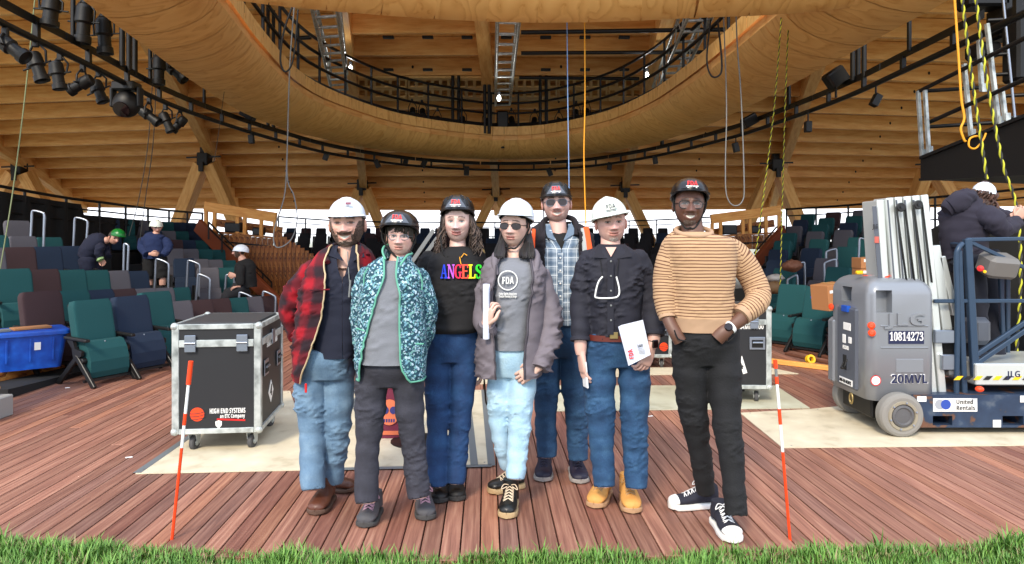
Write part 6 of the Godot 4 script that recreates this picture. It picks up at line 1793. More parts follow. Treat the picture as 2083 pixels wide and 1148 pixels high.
func helmet(t: Node, C: Vector3, B: Basis, r: Vector3, o: Dictionary):
	# C: centre at the rim; r: half width, height, half length; drop: how far the rim falls at sides and back
	var n := Node3D.new(); n.name = "helmet"; t.add_child(n, true); n.position = C - po
	var ds: float = o.get("side", 0.0); var db: float = o.get("back", 0.0)
	var rings := []; var rim := []
	var NV := 18; var NU := 48
	for j in NV + 1:
		var ring := PackedVector3Array()
		for k in NU:
			var a := TAU * k / NU
			var f := absf(wrapf(a - PI * 0.5, -PI, PI)) / PI      # 0 front, 1 back
			var lo: float = -(ds * smoothstep(0.18, 0.5, f) + (db - ds) * smoothstep(0.5, 0.9, f))
			var e := lerpf(lo, PI * 0.498, float(j) / NV)
			var d := Vector3(cos(e) * cos(a), sin(e), cos(e) * sin(a))
			var k2 := 1.0
			if o.get("ridge", 0) == 1: k2 += 0.045 * exp(-pow(d.x / 0.16, 2.0)) * smoothstep(0.25, 0.7, d.y)
			elif o.get("ridge", 0) == 2: k2 += 0.03 * (smoothstep(0.30, 0.24, absf(d.x)) ) * smoothstep(0.1, 0.5, d.y)
			elif o.get("ridge", 0) == 3: k2 += 0.02 * absf(sin(d.x * 9.0)) * smoothstep(0.2, 0.6, d.y)
			ring.append(B * (d * r * k2))
		if j == 0: rim = ring
		rings.append(ring)
	var mb := nb(); mb.loft(rings); obj("shell", mb, o.mat, n)
	# inner liner, closing the shell below
	mb = nb(); var inn := []
	for j in [0, 3, 7]:
		var ring := PackedVector3Array()
		for p in rings[j]: ring.append(p * 0.94 + B * Vector3(0, 0.002, 0))
		inn.append(ring)
	mb.loft(inn, true, false, false); obj("liner", mb, M.black_matte, n)
	# rim bead
	mb = nb(); var l := []
	for p in rim: l.append(p)
	l.append(rim[0]); l.append(rim[1])
	mb.tube(l, 0.005, 6, false); obj("rim", mb, o.mat if not o.has("rim") else o.rim, n)
	# peak
	var pk: float = o.get("peak", 0.02)
	var pr := []
	for i in 17:
		var a := lerpf(PI * 0.06, PI * 0.94, i / 16.0); var s := sin((a - PI * 0.06) / (PI * 0.88) * PI)
		var q := Vector3(cos(a) * r.x, 0.0, sin(a) * r.z)
		var q2 := q * Vector3(1.0, 1, 1) + Vector3(cos(a) * pk * 0.35, -pk * 0.32 * s, pk * s)
		pr.append(PackedVector3Array([B * (q * 0.97 + Vector3(0, 0.006, 0)), B * (q2 + Vector3(0, 0.004, 0)), B * (q2 + Vector3(0, -0.001, 0.001)), B * (q * 0.97 + Vector3(0, -0.002, 0))]))
	mb = nb(); mb.loft(pr, true, true, true); obj("peak", mb, o.mat, n)
	if o.get("vents", false):
		for q in [[-0.5, 0.8], [0.5, 0.8], [-0.75, 0.45], [0.75, 0.45], [-1.1, 0.7], [1.1, 0.7]]:
			var a: float = PI * 0.5 + q[0]; var e: float = q[1]; var d := Vector3(cos(e) * cos(a), sin(e), cos(e) * sin(a))
			mb = nb(); mb.ball(B * (d * r), Vector3(0.012, 0.024, 0.006), B * Basis.looking_at(-d, Vector3.UP), 10, 6); obj("vent", mb, M.black_matte, n)
	if o.has("badge"):
		var bg := []
		for j in 6:
			var ring := PackedVector3Array(); var e := lerpf(0.10, 0.62, j / 5.0); var wd := lerpf(0.62, 0.30, j / 5.0)
			for k in 11:
				var a := PI * 0.5 + lerpf(-wd, wd, k / 10.0); ring.append(B * (Vector3(cos(e) * cos(a), sin(e), cos(e) * sin(a)) * r * 1.035))
			bg.append(ring)
		mb = nb(); mb.loft(bg, false); obj("badge", mb, o.badge, n)
	if o.has("text"):
		var e := 0.40; var p := B * (Vector3(0, sin(e), cos(e)) * r * 1.03)
		var bb := B * Basis(Vector3.RIGHT, -0.34)
		text("helmet_letters", o.text, 0.026, o.text_mat, n, Transform3D(bb, p), 0.006, 0.050, true)
		e = 0.22; p = B * (Vector3(0, sin(e), cos(e)) * r * 1.018)
		mb = nb(); mb.box(p, Vector3(0.062, 0.004, 0.004), B * Basis(Vector3.RIGHT, -0.2)); mb.box(p - B * Vector3(0, 0.008, 0), Vector3(0.05, 0.003, 0.004), B * Basis(Vector3.RIGHT, -0.2)); obj("helmet_line", mb, o.get("line_mat", M.white), n)
	if o.get("strap", true):
		var ch: Vector3 = o.chin - C
		for sx in [-1.0, 1.0]:
			mb = nb(); mb.tube(catmull([B * Vector3(sx * r.x * 0.86, -0.005, r.z * 0.25), B * Vector3(sx * r.x * 0.80, -0.075, r.z * 0.10), ch + B * Vector3(sx * 0.03, 0.008, -0.012), ch + B * Vector3(0, 0.0, 0.0)], 5), 0.005, 6); obj("strap", mb, M.black_matte, n)
	return n

func glasses(t: Node, C: Vector3, B: Basis, s: float, dark: bool, fm: Material, w := 0.026, h := 0.019):
	var n := Node3D.new(); n.name = "glasses"; t.add_child(n, true); n.position = C - po
	for sx in [-1.0, 1.0]:
		var l := []; var poly := PackedVector2Array()
		for k in 22:
			var a := TAU * k / 22; var q := Vector2(spow(cos(a), 0.7) * w, spow(sin(a), 0.75) * h)
			poly.append(q * s); l.append(B * ((Vector3(sx * 0.033 + q.x, q.y - 0.003, 0.098 - absf(sx * 0.033 + q.x) * 0.16)) * s))
		var mb := nb(); l.append(l[0]); l.append(l[1]); mb.tube(l, 0.0024 * s, 5, false); obj("frame", mb, fm, n)
		mb = nb(); mb.prism(poly, Transform3D(B * Basis(Vector3.UP, sx * 0.16), B * (Vector3(sx * 0.033, -0.003, 0.0925) * s)), 0.002)
		if dark: obj("lens", mb, M.glass_dark, n)
		else:
			var gm := mat("lens_clear", Color(0.9, 0.95, 1.0, 0.03), 0.35); gm.metallic_specular = 0.02; gm.roughness = 0.35; gm.transparency = BaseMaterial3D.TRANSPARENCY_ALPHA; obj("lens", mb, gm, n)
		mb = nb(); mb.tube([B * (Vector3(sx * 0.058, 0.003, 0.088) * s), B * (Vector3(sx * 0.075, 0.004, 0.04) * s), B * (Vector3(sx * 0.079, -0.002, -0.02) * s)], 0.0022 * s, 5); obj("temple", mb, fm, n)
	var mb2 := nb(); mb2.tube([B * (Vector3(-0.009, 0.003, 0.095) * s), B * (Vector3(0, 0.007, 0.1) * s), B * (Vector3(0.009, 0.003, 0.095) * s)], 0.0022 * s, 5); obj("bridge", mb2, fm, n)

func person_mats():
	var W := Color.WHITE
	var tw := noise_img(256, 0.2, 2, 101)
	var twb := bump_tex(tw, 1.5)
	var wash := noise_img(256, 0.02, 4, 102)
	for q in [["denim_mid", Color(0.26, 0.36, 0.46), Color(0.38, 0.49, 0.59), Color(0.58, 0.68, 0.76)], ["denim_dark", Color(0.05, 0.14, 0.28), Color(0.085, 0.22, 0.39), Color(0.20, 0.38, 0.56)], ["denim_deep", Color(0.07, 0.17, 0.29), Color(0.13, 0.27, 0.41), Color(0.32, 0.47, 0.60)], ["denim_light", Color(0.50, 0.64, 0.75), Color(0.64, 0.77, 0.85), Color(0.80, 0.89, 0.93)], ["denim_black", Color(0.13, 0.13, 0.16), Color(0.19, 0.19, 0.23), Color(0.30, 0.30, 0.35)], ["denim_jet", Color(0.045, 0.045, 0.055), Color(0.06, 0.06, 0.075), Color(0.11, 0.11, 0.13)]]:
		var dt := ramp_tex(wash, [[0.0, (q[2] as Color).lerp(q[1], 0.6)], [0.5, q[2]], [1.0, (q[2] as Color).lerp(q[3], 0.5)]], 0.0, tw, 0.3)
		tri_mat(q[0], W, 0.85, 0.0, dt, 1.6, twb, 0.4)
	tri_mat("cloth_navy", Color(0.07, 0.09, 0.17), 0.85, 0.0, null, 6.0, twb, 0.4)
	tri_mat("cloth_ink", Color(0.105, 0.105, 0.155), 0.8, 0.0, null, 6.0, twb, 0.5)
	tri_mat("cloth_black", Color(0.085, 0.08, 0.09), 0.9, 0.0, null, 6.0, twb, 0.4)
	var hea := ramp_tex(noise_img(256, 0.12, 3, 103), [[0.0, Color(0.38, 0.39, 0.42)], [0.5, Color(0.47, 0.48, 0.51)], [1.0, Color(0.53, 0.54, 0.57)]])
	mat("cloth_heather", W, 0.9, 0.0, hea, Vector2(9, 6.0))
	mat("cloth_taupe", Color(0.42, 0.39, 0.42), 0.75, 0.0, null, Vector2(8, 8), twb, 0.3)
	mat("cloth_vest", Color(0.10, 0.075, 0.10), 0.9)
	mat("hivis", Color(0.95, 0.33, 0.06), 0.7)
	mat("reflective", Color(0.60, 0.62, 0.62), 0.4)
	mat("skin", W, 0.5)
	mat("trim_mint", Color(0.37, 0.64, 0.55), 0.7)
	mat("zip", Color(0.75, 0.66, 0.52), 0.5, 0.3)
	mat("leather_brown", Color(0.34, 0.19, 0.13), 0.45)
	mat("leather_tan", Color(0.80, 0.58, 0.30), 0.7)
	mat("helmet_black", Color(0.045, 0.045, 0.055), 0.28)
	mat("helmet_white", Color(0.86, 0.89, 0.93), 0.3)
	mat("helmet_cream", Color(0.86, 0.89, 0.86), 0.35)
	mat("badge_grey", Color(0.34, 0.36, 0.40), 0.3)
	mat("badge_dark", Color(0.08, 0.08, 0.10), 0.3)
	mat("fda_red", Color(0.85, 0.16, 0.18), 0.5)
	mat("metal_frame", Color(0.45, 0.46, 0.50), 0.35, 0.6)
	mat("paper", Color(0.86, 0.88, 0.95), 0.7)
	# red and black buffalo plaid, blurred like fleece
	var im := Image.create(256, 256, false, Image.FORMAT_RGB8)
	var fz := noise_img(256, 0.06, 3, 104)
	for y in 256:
		for x in 256:
			var n1 := (fz.get_pixel(x, y).r - 0.5) * 0.45
			var a := smoothstep(-0.75, 0.75, sin(TAU * x / 128.0) + n1); var b := smoothstep(-0.75, 0.75, sin(TAU * y / 128.0) + n1)
			var k := (a + b) * 0.5
			var c := Color(0.58, 0.02, 0.105).lerp(Color(0.34, 0.03, 0.09), clampf(maxf(a, b), 0, 1)).lerp(Color(0.13, 0.06, 0.10), a * b)
			im.set_pixel(x, y, c)
	im.generate_mipmaps(); mat("plaid_red", W, 0.95, 0.0, ImageTexture.create_from_image(im), Vector2(3.7, 3.7))
	# pale blue check
	im = Image.create(256, 256, false, Image.FORMAT_RGB8)
	for y in 256:
		for x in 256:
			var c := Color(0.52, 0.58, 0.65)
			var u := x % 64; var v := y % 64
			if u < 20: c = c.lerp(Color(0.27, 0.36, 0.46), 0.45)
			if v < 20: c = c.lerp(Color(0.27, 0.36, 0.46), 0.45)
			if u > 30 and u < 38: c = c.lerp(Color(0.88, 0.91, 0.93), 0.7)
			if v > 30 and v < 38: c = c.lerp(Color(0.88, 0.91, 0.93), 0.7)
			if u > 48 and u < 52: c = c.lerp(Color(0.85, 0.88, 0.9), 0.5)
			if v > 48 and v < 52: c = c.lerp(Color(0.85, 0.88, 0.9), 0.5)
			im.set_pixel(x, y, c)
	im.generate_mipmaps(); mat("check_blue", W, 0.85, 0.0, ImageTexture.create_from_image(im), Vector2(4.6, 4.6))
	# striped knit: one tile across, bands along v
	im = Image.create(32, 256, false, Image.FORMAT_RGB8)
	for y in 256:
		var k := fposmod(y / 64.0, 1.0)
		var s := smoothstep(0.62, 0.70, k) * smoothstep(1.0, 0.93, k)
		for x in 32: im.set_pixel(x, y, Color(0.74, 0.60, 0.46).lerp(Color(0.40, 0.26, 0.19), s) * (0.94 + 0.06 * ((x / 4 + y / 4) % 2)))
	im.generate_mipmaps(); mat("knit_stripe", W, 0.9, 0.0, ImageTexture.create_from_image(im), Vector2(12.0, 15.0))
	mat("knit_plain", Color(0.69, 0.56, 0.45), 0.9)
	# small flowers on deep teal
	im = Image.create(512, 512, false, Image.FORMAT_RGB8)
	var fr := RandomNumberGenerator.new(); fr.seed = 5
	im.fill(Color(0.11, 0.25, 0.32))
	for k in 2600:
		var c := [Color(0.14, 0.38, 0.42), Color(0.10, 0.28, 0.36), Color(0.22, 0.47, 0.47), Color(0.05, 0.11, 0.18)][fr.randi() % 4] as Color
		var cx := fr.randi() % 512; var cy := fr.randi() % 512
		im.fill_rect(Rect2i(cx, cy, 3 + fr.randi() % 6, 2 + fr.randi() % 4), c)
	for k in 330:
		var cx := fr.randi() % 512; var cy := fr.randi() % 512; var r := 7 + fr.randi() % 9
		var c := [Color(0.74, 0.83, 0.88), Color(0.46, 0.64, 0.72), Color(0.50, 0.70, 0.68)][fr.randi() % 3] as Color
		for a in 6:
			var q := Vector2(cos(TAU * a / 6), sin(TAU * a / 6)) * r * 0.62
			for yy in range(-r / 2, r / 2 + 1):
				for xx in range(-r / 2, r / 2 + 1):
					if xx * xx + yy * yy <= r * r / 5: im.set_pixel(posmod(cx + int(q.x) + xx, 512), posmod(cy + int(q.y) + yy, 512), c)
		for yy in range(-r / 3, r / 3 + 1):
			for xx in range(-r / 3, r / 3 + 1):
				if xx * xx + yy * yy <= r * r / 11: im.set_pixel(posmod(cx + xx, 512), posmod(cy + yy, 512), Color(0.16, 0.34, 0.44))
	im.generate_mipmaps(); mat("floral", W, 0.85, 0.0, ImageTexture.create_from_image(im), Vector2(5.2, 5.2))

func edge_tube(called: String, t: Node, pts: Array, toward: float, r: float, m: Material, rings := []):
	# a trim that follows the edge of an open garment (first or last vertex of each ring)
	var l := []
	for p in pts: l.append(p)
	var mb := nb(po); mb.tube(l, r, 6); obj(called, mb, m, t)
func ring_edge(rings: Array, last: bool) -> Array:
	var l := []
	for i in range(0, rings.size(), 2): l.append(rings[i][rings[i].size() - 1 if last else 0])
	l.append(rings[-1][rings[-1].size() - 1 if last else 0])
	return l

func new_person(D: float, base_px: float, label: String, group := "") -> Node3D:
	pd = D
	po = Vector3((base_px - CX) / F * D, 0, -D)
	return thing("person", label, "person", po, 0.0, group)
func face(px: float, eye: float, chin: float, yaw: float, roll: float, pitch := 0.0) -> Array:
	var s := (chin - eye) / F * pd / 0.118
	var B := Basis(Vector3.UP, yaw) * Basis(Vector3.RIGHT, pitch) * Basis(Vector3.BACK, roll)
	return [wp(px, eye, -0.01), B, s]


# smooth garment: torso slices [py, left px, right px, front, back] and limbs [[px, py, toward, r], ...] joined by a smooth minimum, meshed as surface nets
func sdf_garment(called: String, t: Node, rows: Array, limbs: Array, m: Material, amp := 0.008, cell := 0.0125, k := 0.035, stripes := false):
	var caps := []      # a, b, ra, rb, limb index, length so far
	var lo := Vector3.INF; var hi := -Vector3.INF
	for li in limbs.size():
		var P := []; var Rr := []
		for q in limbs[li]:
			P.append(wp(q[0], q[1], q[2])); Rr.append(Vector2(q[3], 0))
		P = catmull(P, 2); Rr = catmull(Rr, 2)
		var len := 0.0
		for i in P.size() - 1:
			caps.append([P[i], P[i + 1], Rr[i].x, Rr[i + 1].x, li, len])
			len += P[i].distance_to(P[i + 1])
		for i in P.size():
			var r = Vector3.ONE * (Rr[i].x + 0.03); lo = lo.min(P[i] - r); hi = hi.max(P[i] + r)
	# torso table by height
	var T := []; var tz := -pd
	if rows.size() > 0:
		for r in lerp_rows(rows, 6.0):
			var c := wp((r[1] + r[2]) * 0.5, r[0]); T.append([c.y, c.x, (r[2] - r[1]) * 0.5 / F * pd, r[3], r[4]])
		for r in T:
			lo = lo.min(Vector3(r[1] - r[2] - 0.03, r[0] - 0.03, tz - r[4] - 0.03)); hi = hi.max(Vector3(r[1] + r[2] + 0.03, r[0] + 0.03, tz + r[3] + 0.03))
	var N := Vector3i(((hi - lo) / cell).ceil()) + Vector3i.ONE
	var nx := N.x; var ny := N.y; var nzz := N.z
	var f := PackedFloat32Array(); f.resize(nx * ny * nzz); f.fill(1.0)
	var tag2 := PackedInt32Array(); tag2.resize(f.size()); tag2.fill(-1)
	# torso first
	if T.size() > 0:
		for j in ny:
			var y := lo.y + j * cell
			var top: float = T[0][0]; var bot: float = T[-1][0]
			var yy := clampf(y, bot, top); var i := 0
			while i < T.size() - 2 and T[i + 1][0] > yy: i += 1
			var u := clampf((T[i][0] - yy) / maxf(T[i][0] - T[i + 1][0], 1e-5), 0, 1)
			var cx := lerpf(T[i][1], T[i + 1][1], u); var hw := lerpf(T[i][2], T[i + 1][2], u); var fr := lerpf(T[i][3], T[i + 1][3], u); var bk := lerpf(T[i][4], T[i + 1][4], u)
			var dy := maxf(maxf(y - top, bot - y), 0.0)
			for kk in nzz:
				var z := lo.z + kk * cell - tz
				var hd := fr if z > 0 else bk
				for ii in nx:
					var x := lo.x + ii * cell - cx
					var q := pow(pow(absf(x) / hw, 2.5) + pow(absf(z) / hd, 2.5), 0.4)
					var d := (q - 1.0) * minf(hw, hd)
					if dy > 0.0: d = maxf(d, dy) if d < 0.0 else sqrt(d * d + dy * dy)
					f[ii + nx * (j + ny * kk)] = d
	for c in caps:
		var a: Vector3 = c[0]; var b: Vector3 = c[1]; var ra: float = c[2]; var rb: float = c[3]
		var mr := maxf(ra, rb) + k + cell * 2.0
		var p0 := Vector3i(((a.min(b) - Vector3.ONE * mr - lo) / cell).floor()).clamp(Vector3i.ZERO, N - Vector3i.ONE)
		var p1 := Vector3i(((a.max(b) + Vector3.ONE * mr - lo) / cell).ceil()).clamp(Vector3i.ZERO, N - Vector3i.ONE)
		var ab := b - a; var L2 := maxf(ab.length_squared(), 1e-8)
		for kk in range(p0.z, p1.z + 1):
			for j in range(p0.y, p1.y + 1):
				for ii in range(p0.x, p1.x + 1):
					var p := Vector3(lo.x + ii * cell, lo.y + j * cell, lo.z + kk * cell)
					var h := clampf((p - a).dot(ab) / L2, 0, 1)
					var d := p.distance_to(a + ab * h) - lerpf(ra, rb, h)
					var id := ii + nx * (j + ny * kk)
					var e := f[id]
					if d < e: tag2[id] = c[4]
					var w := maxf(k - absf(d - e), 0.0) / k
					f[id] = minf(d, e) - w * w * k * 0.25
	# cut the ends square (cuffs and hems)
	var ends := {}
	for c in caps: ends[c[4]] = c
	for li in ends:
		var c: Array = ends[li]; var b: Vector3 = c[1]; var dir: Vector3 = (c[1] - c[0]).normalized(); var mr: float = c[3] + 0.035
		var p0 := Vector3i(((b - Vector3.ONE * mr * 1.3 - lo) / cell).floor()).clamp(Vector3i.ZERO, N - Vector3i.ONE)
		var p1 := Vector3i(((b + Vector3.ONE * mr * 1.3 - lo) / cell).ceil()).clamp(Vector3i.ZERO, N - Vector3i.ONE)
		for kk in range(p0.z, p1.z + 1):
			for j in range(p0.y, p1.y + 1):
				for ii in range(p0.x, p1.x + 1):
					var q := Vector3(lo.x + ii * cell, lo.y + j * cell, lo.z + kk * cell) - b
					var h := q.dot(dir)
					if h > -cell * 2.0 and (q - dir * h).length() < mr:
						var id := ii + nx * (j + ny * kk)
						if tag2[id] == li or rows.is_empty(): f[id] = maxf(f[id], h)
	# folds
	if amp > 0.0:
		for kk in nzz:
			for j in ny:
				for ii in nx:
					var id := ii + nx * (j + ny * kk)
					if absf(f[id]) < 0.035: f[id] -= fold(Vector3(lo.x + ii * cell, lo.y + j * cell, lo.z + kk * cell), amp)
	# surface nets
	var mb := nb(po)
	var vt := PackedInt32Array()
	var vid := PackedInt32Array(); vid.resize(f.size()); vid.fill(-1)
	var sx := 1; var sy := nx; var sz := nx * ny
	for kk in nzz - 1:
		for j in ny - 1:
			for ii in nx - 1:
				var id := ii + nx * (j + ny * kk)
				var g := [f[id], f[id + sx], f[id + sy], f[id + sx + sy], f[id + sz], f[id + sx + sz], f[id + sy + sz], f[id + sx + sy + sz]]
				var neg := 0
				for q in 8:
					if g[q] < 0.0: neg += 1
				if neg == 0 or neg == 8: continue
				var s := Vector3.ZERO; var n := 0
				for e in [[0, 1], [2, 3], [4, 5], [6, 7], [0, 2], [1, 3], [4, 6], [5, 7], [0, 4], [1, 5], [2, 6], [3, 7]]:
					var A: float = g[e[0]]; var B: float = g[e[1]]
					if (A < 0.0) == (B < 0.0): continue
					var u := A / (A - B)
					s += Vector3(e[0] & 1, (e[0] >> 1) & 1, e[0] >> 2).lerp(Vector3(e[1] & 1, (e[1] >> 1) & 1, e[1] >> 2), u); n += 1
				var p := lo + (Vector3(ii, j, kk) + s / n) * cell
				var gr := Vector3(g[1] + g[3] + g[5] + g[7] - g[0] - g[2] - g[4] - g[6], g[2] + g[3] + g[6] + g[7] - g[0] - g[1] - g[4] - g[5], g[4] + g[5] + g[6] + g[7] - g[0] - g[1] - g[2] - g[3])
				var uv := Vector2(p.x - po.x, -p.y)
				if stripes:
					var best := -1.0
					var li := tag2[id]
					if li >= 0:
						var bd := 1e9
						for c in caps:
							if c[4] != li: continue
							var ab: Vector3 = c[1] - c[0]; var h := clampf((p - c[0]).dot(ab) / maxf(ab.length_squared(), 1e-8), 0, 1)
							var d: float = p.distance_to(c[0] + ab * h)
							if d < bd:
								bd = d; uv.y = c[5] + (h * ab.length() if c[5] > 0.0 else (p - c[0]).dot(ab.normalized()))
				uv.y += nz.get_noise_3d(p.x * 6.0, p.y * 9.0, p.z * 6.0) * 0.0025
				vid[id] = mb.vert(p, gr.normalized(), uv); vt.append(tag2[id])
	for kk in range(1, nzz - 1):
		for j in range(1, ny - 1):
			for ii in range(1, nx - 1):
				var id := ii + nx * (j + ny * kk)
				var a := f[id] < 0.0
				if a != (f[id + sx] < 0.0): net_quad(mb, vid[id], vid[id - sy], vid[id - sy - sz], vid[id - sz], vt, stripes)
				if a != (f[id + sy] < 0.0): net_quad(mb, vid[id], vid[id - sx], vid[id - sx - sz], vid[id - sz], vt, stripes)
				if a != (f[id + sz] < 0.0): net_quad(mb, vid[id], vid[id - sx], vid[id - sx - sy], vid[id - sy], vt, stripes)
	return obj(called, mb, m, t)
func net_quad(mb: MB, a: int, b: int, c: int, d: int, vt: PackedInt32Array, split: bool):
	if a < 0 or b < 0 or c < 0 or d < 0: return
	var far := split and maxf(maxf(absf(mb.uv[b].y - mb.uv[a].y), absf(mb.uv[c].y - mb.uv[a].y)), absf(mb.uv[d].y - mb.uv[a].y)) > 0.03
	if far:     # a seam between body and sleeve: keep the pattern of one side across the joint
		var q := []
		for i in [a, b, c, d]: q.append(mb.vert(mb.v[i] + mb.o, mb.n[i], Vector2(mb.uv[i].x, mb.uv[a].y + (mb.v[a].y - mb.v[i].y))))
		mb.tri(q[0], q[1], q[2]); mb.tri(q[0], q[2], q[3])
		return
	mb.tri(a, b, c); mb.tri(a, c, d)


# under the clothes: trunk, arms and legs of the same body mesh
func core_body(mb: MB, neck_px: Array, hip_px: Array, legs: Array, arms: Array):
	add_limb(mb, [[neck_px[0], neck_px[1], -0.02, 0.05], [neck_px[0], neck_px[1] + 40, -0.02, 0.10], [(neck_px[0] + hip_px[0]) * 0.5, (neck_px[1] + hip_px[1]) * 0.5, -0.02, 0.10], [hip_px[0], hip_px[1], -0.02, 0.10]], 0.0, 0.8, 12)
	for l in legs:
		var q := []
		for p in l: q.append([p[0], p[1], p[2], p[3] * 0.7])
		add_limb(mb, q, 0.0, 1.0, 10)
	for l in arms:
		var q := []
		for p in l: q.append([p[0], p[1], p[2], p[3] * 0.6])
		add_limb(mb, q, 0.0, 1.0, 10)

func trousers(t: Node, called: String, hips: Array, legs: Array, m: Material, amp := 0.008):
	# hips: rows from waist to crotch; both legs grow out of them; one continuous surface
	var rows := []
	for i in mini(3, hips.size()): rows.append([hips[i][0], hips[i][1] + 2 + i * 5, hips[i][2] - 2 - i * 5, hips[i][3] * (0.95 - 0.08 * i), hips[i][4] * (0.95 - 0.08 * i)])
	var o = sdf_garment(called, t, rows, legs, m, amp * 0.6, 0.0112, 0.018)
	return o

func build_people():
	person_mats()
	person_plaid(); person_floral(); person_black_sweat(); person_grey_jacket(); person_tall(); person_navy(); person_stripes()

func person_plaid():
	var t := new_person(4.02, 655, "bearded man in red plaid overshirt, pale jeans and white hard hat")
	var f := face(706, 455, 507, 0.05, 0.02); var s: float = f[2]
	var skin := Color(0.62, 0.37, 0.29)
	var b := nb(po)
	head(b, f[0], f[1], s * 0.97, {"skin": skin, "hair": Color(0.025, 0.016, 0.012), "beard": 1, "beard_col": Color(0.045, 0.03, 0.022), "chin_col": Color(0.17, 0.15, 0.13), "brow": Color(0.02, 0.012, 0.01), "brow_w": 1.5, "smile": 1.2, "teeth": true, "squint": 0.4, "hw": 0.077, "jaw": 1.22})
	neck(b, wp(706, 497, 0.0), wp(702, 545, 0.01), 0.051, 0.061, skin)
	var legL := [[640, 735, -0.02, 0.082], [632, 790, 0.0, 0.088], [634, 865, 0.02, 0.074], [634, 930, 0.06, 0.068], [637, 998, 0.12, 0.066]]
	var legR := [[690, 735, -0.03, 0.082], [690, 790, -0.03, 0.086], [686, 865, -0.02, 0.072], [680, 930, -0.04, 0.064], [677, 982, -0.06, 0.062]]
	var armL := [[650, 535, -0.02, 0.07], [612, 580, -0.03, 0.072], [590, 635, -0.06, 0.07], [612, 680, -0.12, 0.062], [650, 700, -0.17, 0.05]]
	var armR := [[750, 530, -0.03, 0.06], [770, 590, -0.08, 0.062], [768, 640, -0.12, 0.06], [730, 690, -0.17, 0.05]]
	core_body(b, [706, 525], [662, 720], [legL, legR], [armL, armR])
	b.col = skin; hand(b, wp(662, 700, -0.19), Vector3(1, -0.2, 0), Vector3(0, 0, 1), 1, 0.5)
	obj("body", b, M.skin, t)
	# navy shirt
	torso("navy_shirt", t, [[499, 682, 728, 0.05, 0.07], [512, 664, 746, 0.085, 0.09], [545, 650, 752, 0.115, 0.10], [600, 644, 752, 0.125, 0.11], [670, 640, 740, 0.125, 0.11], [724, 640, 728, 0.125, 0.11]], M.cloth_navy, 0.006, 0.8, [[499, 692, 720], [530, 694, 718], [560, 702, 711], [566, 706, 707], [724, 706, 707]])
	for sx in [[-1, 678, 500, 700, 540, 668, 520], [1, 732, 500, 716, 540, 742, 522]]:
		var c := nb(po); c.tri3(wp(sx[1], sx[2], 0.055), wp(sx[3], sx[4] - 8, 0.115), wp(sx[5], sx[6], 0.10), Vector3(0, 0.2, 1)); c.tri3(wp(sx[1], sx[2] - 8, 0.02), wp(sx[1], sx[2], 0.055), wp(sx[5], sx[6], 0.10), Vector3(0, 0.5, 1)); obj("collar", c, M.cloth_navy, t)
	# jeans
	trousers(t, "jeans", [[708, 606, 728, 0.125, 0.11], [735, 601, 724, 0.14, 0.12], [770, 600, 721, 0.1118, 0.1032], [795, 606, 718, 0.075, 0.075], [807, 624, 700, 0.045, 0.045]], [legL, legR], M.denim_mid, 0.012)
	# overshirt
	var j = torso("plaid_overshirt", t, [[499, 674, 736, 0.06, 0.09], [512, 652, 754, 0.10, 0.11], [545, 628, 764, 0.14, 0.13], [600, 612, 766, 0.155, 0.14], [660, 606, 752, 0.16, 0.14], [720, 600, 742, 0.165, 0.14], [772, 600, 736, 0.15, 0.13]], M.plaid_red, 0.012, 0.8, [[499, 680, 728], [535, 670, 738], [575, 676, 744], [640, 668, 744], [700, 650, 738], [772, 622, 736]], 0.006)
	edge_tube("zipper", t, ring_edge(j[1], false), 0, 0.0055, M.zip)
	edge_tube("shirt_edge", t, ring_edge(j[1], true), 0, 0.006, M.zip)
	limb("sleeve", t, armL, M.plaid_red, 0.012); limb("sleeve", t, armR, M.plaid_red, 0.012)
	var c2 := nb(po); c2.tube(catmull([wp(666, 534, 0.115), wp(664, 518, 0.07), wp(672, 503, 0.02), wp(706, 496, -0.09), wp(738, 503, 0.02), wp(748, 520, 0.07)], 5), 0.016, 8); obj("shirt_collar", c2, M.plaid_red, t)
	c2 = nb(po); c2.box(wp(650, 590, 0.165), Vector3(0.11, 0.006, 0.006), Basis(Vector3.BACK, 0.06)); obj("pocket_flap", c2, M.plaid_red, t)
	c2 = nb(po); c2.box(wp(622, 790, 0.15), Vector3(0.012, 0.05, 0.006), Basis(), 0.002); obj("zip_pull", c2, M.red, t)
	# lanyard cord and pen
	c2 = nb(po); c2.tube(catmull([wp(707, 512, 0.085), wp(708, 540, 0.11), wp(711, 575, 0.135)], 5), 0.003, 5); c2.tube([wp(713, 570, 0.14), wp(710, 605, 0.15)], 0.006, 6); obj("lanyard", c2, M.cable_grey, t)
	helmet(t, wp(706, 441, -0.015), f[1] * Basis(Vector3.RIGHT, -0.05), Vector3(0.103, 0.108, 0.128), {"mat": M.helmet_white, "peak": 0.045, "side": 0.05, "back": 0.15, "ridge": 2, "chin": wp(706, 512, 0.03)})
	var e := nb(po); e.box(wp(708, 414, 0.108), Vector3(0.03, 0.014, 0.004), Basis(Vector3.RIGHT, -0.45)); obj("helmet_emblem", e, mat("emblem_purple", Color(0.42, 0.12, 0.25), 0.5), t)
	text("helmet_word", "CORNELIUS", 0.012, M.cable_grey, t, Transform3D(f[1] * Basis(Vector3.RIGHT, -0.3), wp(708, 420, 0.121) - po), 0.004, 0.055)
	shoe(t, onh(640, 1051), Vector2(-0.05, 1), 0.27, {"mat": M.leather_brown, "high": 0.105, "collar": 0.15, "w": 0.112, "sole_col": Color(0.09, 0.05, 0.035)})
	shoe(t, onh(722, 1001), Vector2(1, 0.25), 0.25, {"mat": M.leather_brown, "high": 0.105, "collar": 0.14, "w": 0.105, "sole_col": Color(0.09, 0.05, 0.035)})

